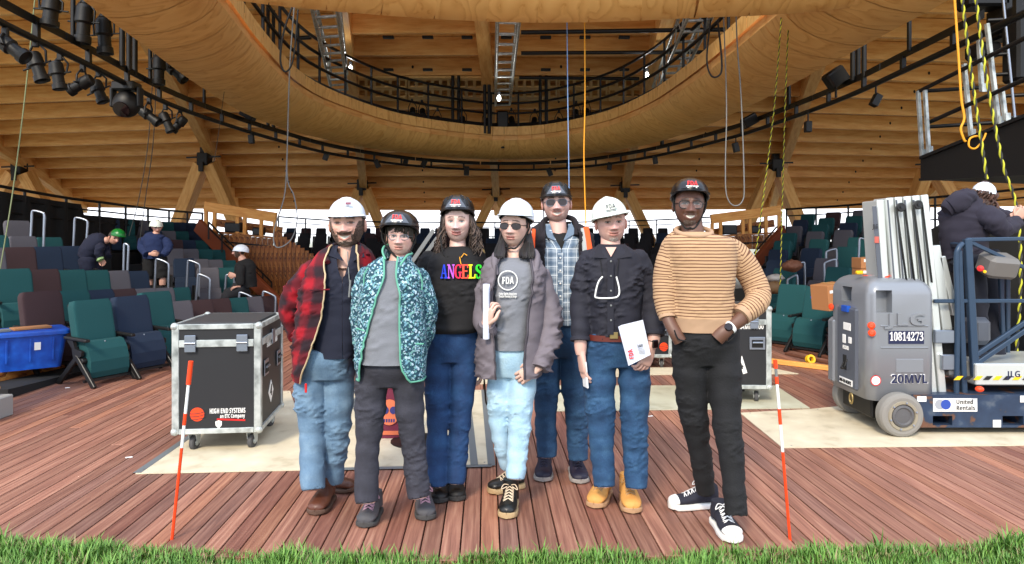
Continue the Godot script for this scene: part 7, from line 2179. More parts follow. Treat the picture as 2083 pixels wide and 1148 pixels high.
func person_floral():
	var t := new_person(3.75, 800, "woman in quilted floral jacket with mint trim, charcoal jeans and black helmet")
	var f := face(815, 482, 521, 0.02, -0.02); var s: float = f[2]
	var skin := Color(0.66, 0.40, 0.335)
	var b := nb(po)
	head(b, f[0], f[1], s * 1.03, {"skin": skin, "hair": Color(0.03, 0.02, 0.015), "brow": Color(0.06, 0.035, 0.025), "brow_w": 0.7, "smile": 0.3, "hw": 0.074, "jaw": 1.2, "squint": 0.85, "hairline": 0.05})
	neck(b, wp(815, 512, -0.005), wp(806, 548, 0.0), 0.044, 0.057, skin)
	var legL := [[762, 745, -0.01, 0.085], [756, 790, 0.0, 0.083], [750, 880, 0.03, 0.066], [746, 950, 0.05, 0.060], [746, 1024, 0.09, 0.062]]
	var legR := [[826, 745, -0.01, 0.085], [831, 790, 0.0, 0.083], [838, 880, 0.0, 0.064], [845, 950, 0.0, 0.058], [852, 1014, 0.03, 0.060]]
	var armL := [[752, 545, -0.03, 0.06], [738, 600, -0.04, 0.060], [734, 660, -0.07, 0.055], [744, 715, -0.14, 0.05], [775, 735, -0.19, 0.045]]
	var armR := [[846, 548, -0.03, 0.06], [864, 600, -0.04, 0.056], [866, 650, -0.06, 0.053], [850, 710, -0.14, 0.05], [815, 735, -0.19, 0.045]]
	core_body(b, [808, 540], [795, 730], [legL, legR], [armL, armR])
	b.col = skin; hand(b, wp(790, 735, -0.2), Vector3(1, -0.2, 0), Vector3(0, 0, 1), 1, 0.6)
	obj("body", b, M.skin, t)
	torso("grey_tshirt", t, [[530, 780, 826, 0.05, 0.07], [540, 765, 838, 0.085, 0.09], [580, 748, 848, 0.125, 0.10], [650, 742, 850, 0.145, 0.11], [735, 735, 852, 0.15, 0.12]], M.cloth_heather, 0.005)
	trousers(t, "jeans", [[724, 732, 858, 0.125, 0.12], [750, 727, 862, 0.14, 0.13], [785, 724, 866, 0.1032, 0.1032], [802, 732, 862, 0.075, 0.075], [814, 750, 844, 0.045, 0.045]], [legL, legR], M.denim_black, 0.009)
	var j = torso("floral_jacket", t, [[522, 776, 828, 0.07, 0.09], [535, 756, 840, 0.10, 0.11], [560, 738, 858, 0.13, 0.12], [610, 732, 862, 0.145, 0.125], [680, 728, 866, 0.155, 0.13], [735, 726, 866, 0.16, 0.13], [768, 732, 864, 0.15, 0.125]], M.floral, 0.006, 0.8, [[522, 784, 814], [560, 790, 814], [600, 778, 821], [660, 760, 822], [740, 742, 826], [768, 738, 842]], 0.004)
	edge_tube("trim", t, ring_edge(j[1], false), 0, 0.0052, M.trim_mint)
	edge_tube("trim", t, ring_edge(j[1], true), 0, 0.0052, M.trim_mint)
	var hem := []
	for p in j[1][-1]: hem.append(p)
	edge_tube("hem_trim", t, hem, 0, 0.0052, M.trim_mint)
	limb("sleeve", t, armL, M.floral, 0.008); limb("sleeve", t, armR, M.floral, 0.008)
	for q in [[[748, 545], [741, 560], [740, 585]], [[850, 548], [858, 570], [858, 590]]]:
		var st := nb(po); var l := []
		for p in q: l.append(wp(p[0], p[1], 0.10))
		st.tube(catmull(l, 4), 0.004, 5); obj("shoulder_trim", st, M.trim_mint, t)
	for q in [[724, 668, 742, 674], [845, 700, 862, 700]]:
		var st := nb(po); st.tube([wp(q[0], q[1], 0.165), wp(q[2], q[3], 0.178)], 0.004, 5); obj("pocket_trim", st, M.trim_mint, t)
	# standing collar
	for q in [[[784, 528, 0.09], [778, 512, 0.05], [784, 500, 0.0], [806, 497, -0.07]], [[814, 540, 0.10], [828, 520, 0.06], [838, 516, 0.0], [826, 508, -0.07]]]:
		var l := []; var l2 := []
		for p in q:
			l.append(wp(p[0], p[1], p[2])); l2.append(wp(p[0], p[1] + 26, p[2] + 0.012))
		l = catmull(l, 5); l2 = catmull(l2, 5)
		var rr := []
		for i in l.size(): rr.append(PackedVector3Array([l[i], l2[i]]))
		var cb := nb(po); cb.loft(rr, false); obj("collar", cb, M.floral, t)
		cb = nb(po); cb.tube(l, 0.006, 6); obj("collar_trim", cb, M.trim_mint, t)
	helmet(t, wp(813, 463, -0.02), f[1] * Basis(Vector3.RIGHT, -0.12), Vector3(0.103, 0.092, 0.125), {"mat": M.helmet_black, "peak": 0.018, "side": 0.22, "back": 0.45, "ridge": 3, "badge": M.badge_grey, "text": "FDA", "text_mat": M.fda_red, "chin": wp(815, 524, 0.05)})
	glasses(t, f[0], f[1], s * 1.03, false, M.metal_frame, 0.024, 0.015)
	for k in 26:   # short fringe and side hair
		var hm := nb(po); hm.col = Color(0.03, 0.02, 0.015); var u := k / 25.0; var px := lerpf(786, 843, u)
		var edge := absf(u - 0.5) * 2.0
		hm.tube(catmull([wp(px, 462, 0.07 - edge * edge * 0.07), wp(px + rng.randf_range(-3, 3), 466 + edge * 16, 0.078 - edge * edge * 0.08), wp(px + rng.randf_range(-2, 2), 468 + edge * 26 + rng.randf() * 3, 0.07 - edge * edge * 0.08)], 3), 0.0045, 5); obj("hair_lock", hm, M.vc, t)
	shoe(t, onh(740, 1077), Vector2(-0.08, 1), 0.25, {"mat": mat("shoe_mesh", Color(0.30, 0.28, 0.29), 0.85), "high": 0.105, "w": 0.105, "cap": Color(0.06, 0.06, 0.07), "lace": Color(0.40, 0.22, 0.28), "collar": 0.13})
	shoe(t, onh(868, 1062), Vector2(0.22, 1), 0.25, {"mat": M.shoe_mesh, "high": 0.105, "w": 0.105, "cap": Color(0.06, 0.06, 0.07), "lace": Color(0.40, 0.22, 0.28), "collar": 0.13})

func person_black_sweat():
	var t := new_person(4.08, 912, "woman with long curly hair in black sweatshirt with rainbow letters and black helmet")
	var f := face(931, 452, 494, -0.03, 0.0); var s: float = f[2]
	var skin := Color(0.70, 0.47, 0.41)
	var b := nb(po)
	head(b, f[0], f[1], s, {"skin": skin, "lip": Color(0.45, 0.14, 0.13), "hair": Color(0.05, 0.035, 0.028), "brow": Color(0.07, 0.045, 0.035), "brow_w": 0.8, "smile": 0.9, "hw": 0.075, "jaw": 1.15, "squint": 0.8, "hairline": 0.06, "iris": Color(0.08, 0.10, 0.12)})
	neck(b, wp(931, 485, -0.005), wp(930, 522, 0.0), 0.044, 0.056, skin)
	var legL := [[893, 690, -0.01, 0.082], [890, 760, 0.0, 0.078], [890, 860, 0.02, 0.062], [888, 930, 0.02, 0.056], [887, 990, 0.04, 0.056]]
	var legR := [[948, 690, -0.01, 0.082], [944, 760, 0.0, 0.078], [935, 860, 0.0, 0.060], [930, 930, 0.0, 0.056], [926, 984, 0.02, 0.056]]
	var armL := [[872, 530, -0.02, 0.055], [856, 580, -0.04, 0.058], [858, 640, -0.08, 0.05], [880, 690, -0.13, 0.042]]
	var armR := [[968, 525, -0.02, 0.058], [982, 580, -0.04, 0.060], [984, 640, -0.07, 0.052], [982, 700, -0.08, 0.046], [982, 728, -0.08, 0.042]]
	core_body(b, [931, 515], [918, 690], [legL, legR], [armL, armR])
	b.col = skin; hand(b, wp(981, 735, -0.08), Vector3(0, -1, 0.1), Vector3(-1, 0, 0), 1, 0.5)
	obj("body", b, M.skin, t)
	sdf_garment("sweatshirt", t, [[502, 914, 950, 0.05, 0.07], [510, 893, 968, 0.085, 0.085], [526, 874, 978, 0.115, 0.10], [560, 868, 984, 0.135, 0.11], [610, 872, 984, 0.145, 0.12], [650, 874, 980, 0.145, 0.12], [666, 872, 978, 0.15, 0.125], [674, 878, 972, 0.13, 0.11]], [armL, armR], M.cloth_black, 0.006, 0.0115, 0.02)
	var nk := nb(po); var nl := []
	for k in 20:
		var a := TAU * k / 19.0; nl.append(wp(932 + cos(a) * 20, 506, 0.0) + Vector3(0, -0.012 * sin(a), sin(a) * 0.065))
	nk.tube(nl, 0.009, 7, false); obj("neckband", nk, M.cloth_black, t)
	trousers(t, "jeans", [[666, 870, 974, 0.115, 0.11], [700, 864, 974, 0.13, 0.125], [735, 863, 973, 0.1032, 0.1032], [752, 868, 968, 0.075, 0.075], [764, 886, 950, 0.045, 0.045]], [legL, legR], M.denim_dark, 0.007)
	# rainbow letters, each turned to the chest
	var lc := [Color(0.10, 0.25, 0.85), Color(0.75, 0.35, 0.85), Color(0.95, 0.12, 0.30), Color(0.97, 0.32, 0.22), Color(0.93, 0.93, 0.10), Color(0.20, 0.90, 0.20)]
	var word := "ANGELS"
	for k in 6:
		var px := 903.0 + k * 14.2; var u := (px - 926) / 58.0
		var mk := mat("letter%d" % k, lc[k], 0.7)
		text("letter", word[k], 0.078, mk, t, Transform3D(Basis(Vector3.UP, u * 0.75), wp(px, 553, 0.150 - absf(u) * u * u * 0.085) - po), 0.006, 0.041, true, true)
	# badge on a cord
	var cb := nb(po); cb.tube(catmull([wp(934, 512, 0.075), wp(936, 530, 0.12), wp(938, 538, 0.135)], 4), 0.003, 5); cb.tube([wp(938, 524, 0.115), wp(944, 516, 0.11), wp(950, 520, 0.11)], 0.003, 5); obj("badge_clip", cb, M.cable_yellow, t)
	cb = nb(po); cb.tube(catmull([wp(897, 440, 0.05), wp(896, 480, 0.06), wp(899, 505, 0.09), wp(905, 522, 0.10), wp(912, 522, 0.105)], 5), 0.005, 6); obj("loose_strap", cb, M.black_matte, t)
	helmet(t, wp(931, 431, -0.015), f[1] * Basis(Vector3.RIGHT, -0.10), Vector3(0.098, 0.098, 0.125), {"mat": M.helmet_black, "peak": 0.014, "side": 0.18, "back": 0.40, "ridge": 3, "vents": true, "badge": M.badge_grey, "text": "FDA", "text_mat": M.fda_red, "strap": false, "chin": wp(931, 496, 0.05)})
	# curls
	for sd in [-1.0, 1.0]:
		for k in 110:
			var hm := nb(po); var wf := rng.randf_range(7.0, 20.0); var wr := rng.randf_range(0.005, 0.016); var g := rng.randf_range(0.5, 2.6); hm.col = Color(0.055, 0.038, 0.03) * g
			var u := rng.randf(); var x0 = 931 + sd * (24 + u * 7); var zz := 0.02 - u * 0.10 + rng.randf_range(-0.02, 0.02)
			var x1: float = 931 + sd * rng.randf_range(27, 50 if sd > 0 else 44); var y1 := rng.randf_range(488, 524)
			var l := []; var ph := rng.randf() * TAU
			for i in 20:
				var q := i / 19.0; var rad := wr * smoothstep(0.1, 0.6, q)
				var c := wp(lerpf(x0, x1, pow(q, 0.8)), lerpf(438, y1, q), zz + 0.04 * q)
				l.append(c + Vector3(cos(ph + q * wf), 0.2 * sin(ph * 2.0 + q * 30.0), sin(ph + q * wf)) * rad)
			hm.tube(l, 0.0032, 4); obj("curl", hm, M.vc, t)
	shoe(t, onh(892, 1027), Vector2(0.0, 1), 0.245, {"mat": mat("shoe_black", Color(0.055, 0.055, 0.06), 0.6), "high": 0.09, "w": 0.10, "sole_col": Color(0.03, 0.03, 0.03), "collar": 0.11})
	shoe(t, onh(930, 1023), Vector2(0.12, 1), 0.245, {"mat": M.shoe_black, "high": 0.09, "w": 0.10, "sole_col": Color(0.03, 0.03, 0.03), "collar": 0.11})
	# black pouch hanging from the hand
	var pp := wp(981, 748, -0.06); var pb := nb(pp); pb.box(pp, Vector3(0.055, 0.075, 0.03), Basis(Vector3.BACK, 0.5), 0.008); tag(obj("black_pouch", pb, M.black_plastic, null, pp), "small black pouch held beside the light blue jeans", "pouch")

func person_grey_jacket():
	var t := new_person(4.02, 1040, "woman in taupe rain jacket over grey printed shirt, light jeans and white helmet")
	var f := face(1047, 460, 502, -0.28, -0.03); var s: float = f[2]
	var skin := Color(0.65, 0.42, 0.345)
	var b := nb(po)
	head(b, f[0], f[1], s * 1.02, {"skin": skin, "lip": Color(0.42, 0.15, 0.13), "hair": Color(0.012, 0.010, 0.010), "brow": Color(0.06, 0.04, 0.03), "brow_w": 0.6, "smile": 0.2, "hw": 0.074, "jaw": 1.15, "nose": 0.75, "hairline": 0.06})
	neck(b, wp(1050, 492, -0.01), wp(1047, 535, 0.0), 0.042, 0.054, skin)
	var legL := [[1020, 715, -0.02, 0.078], [1018, 790, -0.02, 0.074], [1016, 860, -0.02, 0.058], [1024, 915, -0.05, 0.046], [1031, 950, -0.09, 0.040]]
	var legR := [[1066, 715, 0.0, 0.080], [1062, 790, 0.02, 0.078], [1056, 870, 0.04, 0.062], [1051, 930, 0.07, 0.053], [1048, 976, 0.10, 0.052]]
	var armL := [[1000, 545, -0.02, 0.058], [986, 590, 0.0, 0.062], [980, 640, 0.03, 0.062], [987, 668, 0.10, 0.055], [990, 656, 0.15, 0.048]]
	var armR := [[1096, 545, -0.02, 0.06], [1108, 600, -0.01, 0.068], [1117, 655, 0.01, 0.070], [1108, 705, 0.06, 0.064], [1092, 748, 0.11, 0.058]]
	core_body(b, [1047, 525], [1042, 720], [legL, legR], [armL, armR])
	b.col = skin
	hand(b, wp(990, 660, 0.16), Vector3(0.15, 1.0, 0.2), Vector3(0.6, 0.0, -0.6), -1, 0.75, 0.95)
	hand(b, wp(1090, 750, 0.11), Vector3(-0.8, -0.45, 0.1), Vector3(0, -0.3, -1), -1, 0.7, 0.95)
	obj("body", b, M.skin, t)
	torso("grey_tshirt", t, [[524, 1022, 1074, 0.05, 0.07], [534, 1006, 1088, 0.085, 0.09], [560, 1000, 1094, 0.115, 0.10], [620, 1000, 1086, 0.125, 0.10], [680, 1002, 1080, 0.125, 0.10], [708, 1002, 1078, 0.125, 0.11]], M.cloth_heather, 0.008)
	trousers(t, "jeans", [[700, 990, 1092, 0.11, 0.11], [730, 988, 1094, 0.125, 0.12], [765, 988, 1094, 0.0946, 0.0946], [782, 994, 1088, 0.075, 0.075], [794, 1012, 1070, 0.045, 0.045]], [legL, legR], M.denim_light, 0.009)
	var j = torso("rain_jacket", t, [[520, 1006, 1090, 0.07, 0.10], [530, 992, 1100, 0.10, 0.11], [560, 982, 1108, 0.135, 0.12], [610, 978, 1108, 0.15, 0.13], [680, 974, 1104, 0.16, 0.14], [740, 970, 1102, 0.165, 0.15], [762, 972, 1100, 0.16, 0.15]], M.cloth_taupe, 0.010, 0.82, [[520, 1018, 1082], [560, 1008, 1080], [610, 1003, 1078], [700, 1007, 1068], [762, 1009, 1067]], 0.008)
	edge_tube("zip_edge", t, ring_edge(j[1], false), 0, 0.005, mat("zip_dark", Color(0.25, 0.23, 0.26), 0.6)); edge_tube("zip_edge", t, ring_edge(j[1], true), 0, 0.007, M.zip_dark)
	limb("sleeve", t, armL, M.cloth_taupe, 0.012); limb("sleeve", t, armR, M.cloth_taupe, 0.018)
	# hood lying round the neck
	var hd := nb(po); hd.tube(catmull([wp(1010, 560, 0.11), wp(1006, 530, 0.08), wp(1016, 514, 0.0), wp(1050, 506, -0.10), wp(1086, 514, 0.0), wp(1092, 535, 0.08), wp(1086, 565, 0.12)], 6), [0.012, 0.014, 0.015, 0.017, 0.018, 0.019, 0.02, 0.021, 0.022, 0.023, 0.024, 0.025, 0.026, 0.027, 0.028, 0.029, 0.03, 0.03, 0.03, 0.029, 0.028, 0.027, 0.026, 0.025, 0.024, 0.023, 0.022, 0.021, 0.02, 0.019, 0.018, 0.017, 0.016, 0.015, 0.014, 0.013, 0.012], 10); obj("hood", hd, M.cloth_taupe, t)
	# round print on the shirt
	var rp := []; var pc := wp(1033, 571, 0.130) - po
	for k in 33: rp.append(Vector3(cos(TAU * k / 32) * 0.052, sin(TAU * k / 32) * 0.052, -absf(cos(TAU * k / 32)) * 0.006) + pc)
	var rm := nb(); rm.tube(rp, 0.0036, 5, false); obj("print_ring", rm, M.white, t)
	text("print_letters", "FDA", 0.038, M.white, t, Transform3D(Basis(), pc + Vector3(0, 0, 0.001)), 0.004, 0.062, true, false, true)
	text("print_line", "Fisher Dachs Associates", 0.0125, M.white, t, Transform3D(Basis(), pc + Vector3(0, -0.072, 0.004)), 0.004, 0.098, true)
	text("print_line", "Theatre Planning & Design", 0.0125, M.white, t, Transform3D(Basis(), pc + Vector3(0, -0.086, 0.005)), 0.004, 0.098, true)
	helmet(t, wp(1051, 440, -0.02), Basis(Vector3.UP, -0.28) * Basis(Vector3.RIGHT, -0.06) * Basis(Vector3.BACK, -0.04), Vector3(0.098, 0.10, 0.125), {"mat": M.helmet_white, "peak": 0.025, "side": 0.18, "back": 0.42, "ridge": 2, "chin": wp(1040, 505, 0.05)})
	glasses(t, f[0], f[1], s * 1.02, true, M.black_plastic, 0.026, 0.016)
	for k in 60:   # straight black hair in two locks over the shoulders
		var hm := nb(po); hm.col = Color(0.012, 0.010, 0.011) * rng.randf_range(0.7, 1.6)
		var rt := k % 2 == 0; var u := rng.randf()
		var x0 := (1070.0 + u * 6) if rt else (1022.0 + u * 6); var x1 := (1058.0 + u * 28) if rt else (1006.0 + u * 20)
		hm.tube(catmull([wp(x0, 462, -0.02 - u * 0.05), wp(lerpf(x0, x1, 0.3) + (3 if rt else -2), 490, 0.0), wp(x1, 512, 0.045 + 0.03 * u), wp(x1 + rng.randf_range(-3, 3), 522 + rng.randf() * 5, 0.085)], 4), 0.0075, 5); obj("hair_lock", hm, M.vc, t)
	var boot := {"mat": mat("boot_black", Color(0.075, 0.08, 0.075), 0.4), "high": 0.105, "collar": 0.155, "w": 0.098, "sole": 0.032, "sole_col": Color(0.42, 0.30, 0.16), "lace": Color(0.62, 0.50, 0.36)}
	shoe(t, onh(1030, 1059), Vector2(-0.12, 1), 0.25, boot)
	shoe(t, onh(994, 1006), Vector2(-0.9, 0.55), 0.24, boot)
	# rolled papers in the hand
	var pr := nb(po); var rr := []
	for i in 12:
		var q := i / 11.0; var c := wp(989, lerpf(578, 690, q), 0.185 - 0.01 * q); var ring := PackedVector3Array()
		for k in 12: ring.append(c + Vector3(cos(0.5 + k * 0.5) * (0.016 + 0.004 * k / 12.0), 0.0, sin(0.5 + k * 0.5) * 0.014))
		rr.append(ring)
	pr.loft(rr, false); tag(obj("rolled_papers", pr, M.paper, null, po), "rolled white papers held upright against the taupe jacket", "papers")

func person_tall():
	var t := new_person(4.42, 1140, "tall man in sunglasses, dark vest and blue check shirt behind the others")
	var f := face(1132, 413, 454, -0.05, 0.04); var s: float = f[2]
	var skin := Color(0.62, 0.39, 0.33)
	var b := nb(po)
	head(b, f[0], f[1], s, {"skin": skin, "hair": Color(0.03, 0.02, 0.015), "beard": 3, "beard_col": Color(0.06, 0.04, 0.03), "smile": 1.0, "teeth": true, "hw": 0.077, "jaw": 1.25})
	neck(b, wp(1134, 445, -0.005), wp(1136, 490, 0.01), 0.053, 0.064, skin)
	var legL := [[1114, 670, -0.01, 0.088], [1112, 750, 0.0, 0.086], [1110, 830, 0.02, 0.068], [1111, 880, 0.01, 0.063], [1113, 930, 0.02, 0.062]]
	var legR := [[1164, 670, -0.01, 0.088], [1166, 750, 0.0, 0.086], [1172, 830, 0.02, 0.068], [1174, 880, 0.01, 0.063], [1176, 936, 0.02, 0.062]]
	var armL := [[1082, 500, -0.03, 0.06], [1072, 560, -0.03, 0.06], [1074, 620, -0.04, 0.054], [1080, 690, -0.02, 0.046]]
	var armR := [[1198, 505, -0.03, 0.06], [1208, 560, -0.03, 0.06], [1208, 620, -0.04, 0.054], [1202, 690, -0.02, 0.046]]
	core_body(b, [1136, 480], [1140, 660], [legL, legR], [armL, armR])
	b.col = skin; hand(b, wp(1201, 700, -0.02), Vector3(0, -1, 0), Vector3(1, 0, 0), 1, 0.4); hand(b, wp(1081, 700, -0.02), Vector3(0, -1, 0), Vector3(-1, 0, 0), 1, 0.4)
	obj("body", b, M.skin, t)
	torso("black_undershirt", t, [[474, 1112, 1160, 0.05, 0.06], [490, 1100, 1172, 0.09, 0.08], [530, 1096, 1180, 0.11, 0.1], [560, 1096, 1180, 0.11, 0.1]], M.black_matte, 0.0)
	torso("check_shirt", t, [[456, 1106, 1162, 0.05, 0.08], [470, 1094, 1176, 0.085, 0.10], [500, 1082, 1192, 0.12, 0.11], [560, 1080, 1196, 0.135, 0.12], [620, 1086, 1192, 0.135, 0.12], [658, 1088, 1190, 0.135, 0.12]], M.check_blue, 0.007, 0.8, [[456, 1118, 1154], [480, 1124, 1150], [505, 1137, 1142], [512, 1139, 1140], [658, 1139, 1140]])
	for sx in [[1110, 455, 1132, 490, 1102, 478], [1162, 452, 1148, 490, 1172, 474]]:
		var c := nb(po); c.tri3(wp(sx[0], sx[1], 0.05), wp(sx[2] - 2, sx[3], 0.13), wp(sx[4], sx[5], 0.10), Vector3(0, 0.2, 1)); obj("collar", c, M.check_blue, t)
	var pk := nb(po); pk.box(wp(1140, 585, 0.146), Vector3(0.032, 0.42, 0.004), Basis(), 0.001); obj("placket", pk, M.check_blue, t)
	for k in 5:
		var bt := nb(po); bt.ball(wp(1140, 525 + k * 26, 0.151), Vector3(0.006, 0.006, 0.003), Basis(), 8, 5); obj("button", bt, M.white, t)
	torso("vest", t, [[452, 1100, 1172, 0.04, 0.09], [466, 1082, 1190, 0.09, 0.11], [490, 1072, 1204, 0.13, 0.125], [560, 1072, 1204, 0.15, 0.13], [640, 1078, 1200, 0.15, 0.13]], M.cloth_vest, 0.008, 0.8, [[452, 1108, 1164], [480, 1108, 1172], [560, 1106, 1174], [640, 1106, 1174]], 0.008)
	var vc := nb(po); vc.tube(catmull([wp(1104, 480, 0.10), wp(1102, 460, 0.06), wp(1110, 447, 0.0), wp(1136, 440, -0.08), wp(1166, 446, 0.0), wp(1172, 462, 0.06), wp(1172, 480, 0.10)], 5), 0.017, 8); obj("vest_collar", vc, M.cloth_vest, t)
	for q in [[1086, 466, 1084, 512, 0.022, "hivis"], [1080, 470, 1077, 512, 0.02, "reflective"], [1192, 462, 1200, 512, 0.035, "hivis"], [1186, 464, 1190, 512, 0.03, "reflective"]]:
		var hv := nb(po); hv.beam(wp(q[0], q[1], 0.085), wp(q[2], q[3], 0.14), q[4], 0.012, Vector3.FORWARD, 0.004); obj("shoulder_stripe", hv, M[q[5]], t)
	limb("sleeve", t, armL, M.check_blue, 0.008); limb("sleeve", t, armR, M.check_blue, 0.008)
	trousers(t, "jeans", [[650, 1090, 1192, 0.12, 0.115], [690, 1088, 1194, 0.135, 0.13], [725, 1088, 1196, 0.1075, 0.1032], [742, 1096, 1190, 0.075, 0.075], [754, 1114, 1172, 0.045, 0.045]], [legL, legR], M.denim_deep, 0.009)
	helmet(t, wp(1131, 402, -0.015), f[1] * Basis(Vector3.RIGHT, -0.06), Vector3(0.096, 0.102, 0.125), {"mat": M.helmet_black, "peak": 0.02, "side": 0.14, "back": 0.4, "ridge": 3, "vents": true, "badge": M.badge_grey, "text": "FDA", "text_mat": M.fda_red, "strap": false, "chin": wp(1132, 456, 0.05)})
	var st := nb(po); st.tube(catmull([wp(1107, 410, 0.0), wp(1106, 440, 0.03), wp(1110, 475, 0.10), wp(1118, 490, 0.13)], 5), 0.004, 5); obj("loose_strap", st, M.black_matte, t)
	glasses(t, f[0], f[1], s * 1.02, true, M.metal_frame, 0.026, 0.019)
	shoe(t, onh(1104, 983), Vector2(-0.1, 1), 0.29, {"mat": mat("shoe_navy", Color(0.10, 0.10, 0.19), 0.6), "high": 0.10, "w": 0.112, "sole_col": Color(0.30, 0.28, 0.27), "lace": Color(0.03, 0.03, 0.06), "collar": 0.12})
	shoe(t, onh(1182, 987), Vector2(0.05, 1), 0.29, {"mat": M.shoe_navy, "high": 0.10, "w": 0.112, "sole_col": Color(0.30, 0.28, 0.27), "lace": Color(0.03, 0.03, 0.06), "collar": 0.12})

func person_navy():
	var t := new_person(3.95, 1250, "older man in dark button shirt, blue jeans, tan boots and white hard hat")
	var f := face(1243, 453, 494, 0.02, 0.06); var s: float = f[2]
	var skin := Color(0.65, 0.39, 0.325)
	var b := nb(po)
	head(b, f[0], f[1], s * 1.04, {"skin": skin, "bald": true, "hair": Color(0.3, 0.28, 0.26), "beard": 2, "beard_col": Color(0.62, 0.58, 0.53), "brow": Color(0.22, 0.15, 0.11), "brow_w": 0.7, "smile": 0.7, "squint": 0.75, "hw": 0.079, "jaw": 1.22, "nose": 1.1})
	neck(b, wp(1243, 484, -0.005), wp(1242, 530, 0.01), 0.053, 0.061, skin)
	var legL := [[1222, 700, -0.01, 0.09], [1220, 780, 0.0, 0.088], [1222, 870, 0.02, 0.070], [1226, 930, 0.03, 0.062], [1230, 990, 0.05, 0.060]]
	var legR := [[1288, 700, -0.01, 0.09], [1291, 780, 0.0, 0.088], [1291, 870, 0.02, 0.068], [1292, 930, 0.02, 0.062], [1294, 994, 0.05, 0.062]]
	var armL := [[1198, 530, -0.02, 0.062], [1186, 580, -0.01, 0.066], [1181, 640, 0.02, 0.058], [1181, 690, 0.06, 0.050]]
	var armR := [[1296, 530, -0.02, 0.064], [1315, 580, -0.02, 0.068], [1326, 635, 0.02, 0.062], [1330, 680, 0.08, 0.054]]
	core_body(b, [1243, 515], [1250, 700], [legL, legR], [armL, armR])
	b.col = skin
	add_limb(b, [[1181, 675, 0.05, 0.036], [1181, 705, 0.06, 0.034], [1182, 722, 0.065, 0.027]], 0.0, 0.9, 16)
	hand(b, wp(1183, 722, 0.065), Vector3(0.08, -1, 0.08), Vector3(1, 0, -0.3), -1, 0.30, 1.0)
	add_limb(b, [[1331, 668, 0.07, 0.036], [1330, 690, 0.09, 0.034], [1326, 706, 0.10, 0.028]], 0.0, 0.9, 16)
	hand(b, wp(1324, 708, 0.115), Vector3(-0.35, -0.9, 0.12), Vector3(-0.5, 0.1, -0.9), -1, 0.55, 1.0)
	obj("body", b, M.skin, t)
	sdf_garment("button_shirt", t, [[497, 1219, 1270, 0.055, 0.075], [508, 1204, 1288, 0.09, 0.095], [520, 1192, 1300, 0.115, 0.105], [545, 1186, 1308, 0.13, 0.115], [600, 1194, 1306, 0.14, 0.12], [650, 1197, 1304, 0.145, 0.12], [684, 1200, 1306, 0.135, 0.115]], [armL, armR], M.cloth_ink, 0.008, 0.0115, 0.018)
	for sx in [[1217, 497, 1235, 526, 1206, 524], [1271, 495, 1255, 527, 1286, 522]]:
		var c := nb(po); c.tri3(wp(sx[0], sx[1], 0.05), wp(sx[2], sx[3], 0.12), wp(sx[4], sx[5], 0.115), Vector3(0, 0.2, 1)); obj("collar", c, M.cloth_ink, t)
	var pk := nb(po); pk.box(wp(1242, 605, 0.153), Vector3(0.034, 0.40, 0.004), Basis(), 0.001); obj("placket", pk, M.cloth_ink, t)
	for k in 5:
		var bt := nb(po); bt.ball(wp(1243, 532 + k * 30, 0.158), Vector3(0.006, 0.006, 0.003), Basis(), 8, 5); obj("button", bt, M.cable_grey, t)
	var vs := nb(po); vs.col = skin; vs.tri3(wp(1232, 503, 0.098), wp(1254, 503, 0.098), wp(1243, 523, 0.128), Vector3(0, 0.3, 1)); obj("open_neck", vs, M.skin, t)
	for q in [[1181, 690, 0.06, 0.055], [1330, 678, 0.08, 0.059]]:
		var cf := nb(po); add_limb(cf, [[q[0], q[1] - 9, q[2] - 0.01, q[3]], [q[0], q[1] + 4, q[2], q[3]]], 0.003, 1.0, 22); obj("rolled_cuff", cf, M.cloth_ink, t)
	# folded reading glasses on a cord
	var rg := nb(po); rg.tube(catmull([wp(1226, 563, 0.16), wp(1217, 575, 0.165), wp(1211, 600, 0.168), wp(1214, 606, 0.17), wp(1236, 607, 0.172), wp(1256, 604, 0.172), wp(1260, 590, 0.168), wp(1254, 563, 0.16)], 4), 0.0045, 6); obj("hanging_glasses", rg, M.white, t)
	rg = nb(po); rg.tube(catmull([wp(1220, 505, 0.06), wp(1222, 535, 0.12), wp(1226, 565, 0.16)], 4), 0.0025, 5); rg.tube(catmull([wp(1262, 505, 0.07), wp(1258, 535, 0.13), wp(1254, 563, 0.16)], 4), 0.0025, 5); obj("glasses_cord", rg, M.black_matte, t)
	trousers(t, "jeans", [[676, 1190, 1316, 0.125, 0.115], [705, 1188, 1322, 0.14, 0.13], [745, 1189, 1324, 0.1118, 0.1032], [768, 1196, 1318, 0.075, 0.075], [780, 1214, 1300, 0.045, 0.045]], [legL, legR], M.denim_deep, 0.010)
	var bl := nb(po); var l := []
	for k in 44:
		var a := TAU * k / 43.0; l.append(wp(1253, 683) + Vector3(spow(cos(a), 0.85) * 63.0 / F * pd, 0, spow(sin(a), 0.8) * (0.140 if sin(a) > 0 else 0.12)))
	var rr := []
	for p in l: rr.append(PackedVector3Array([p + Vector3(0, 0.016, 0), p + Vector3(0, -0.016, 0)]))
	bl.loft(rr, false); obj("belt", bl, mat("belt_red", Color(0.36, 0.13, 0.09), 0.4), t)
	bl = nb(po); bl.box(wp(1249, 683, 0.145), Vector3(0.045, 0.036, 0.006), Basis(), 0.002); obj("buckle", bl, M.brass, t)
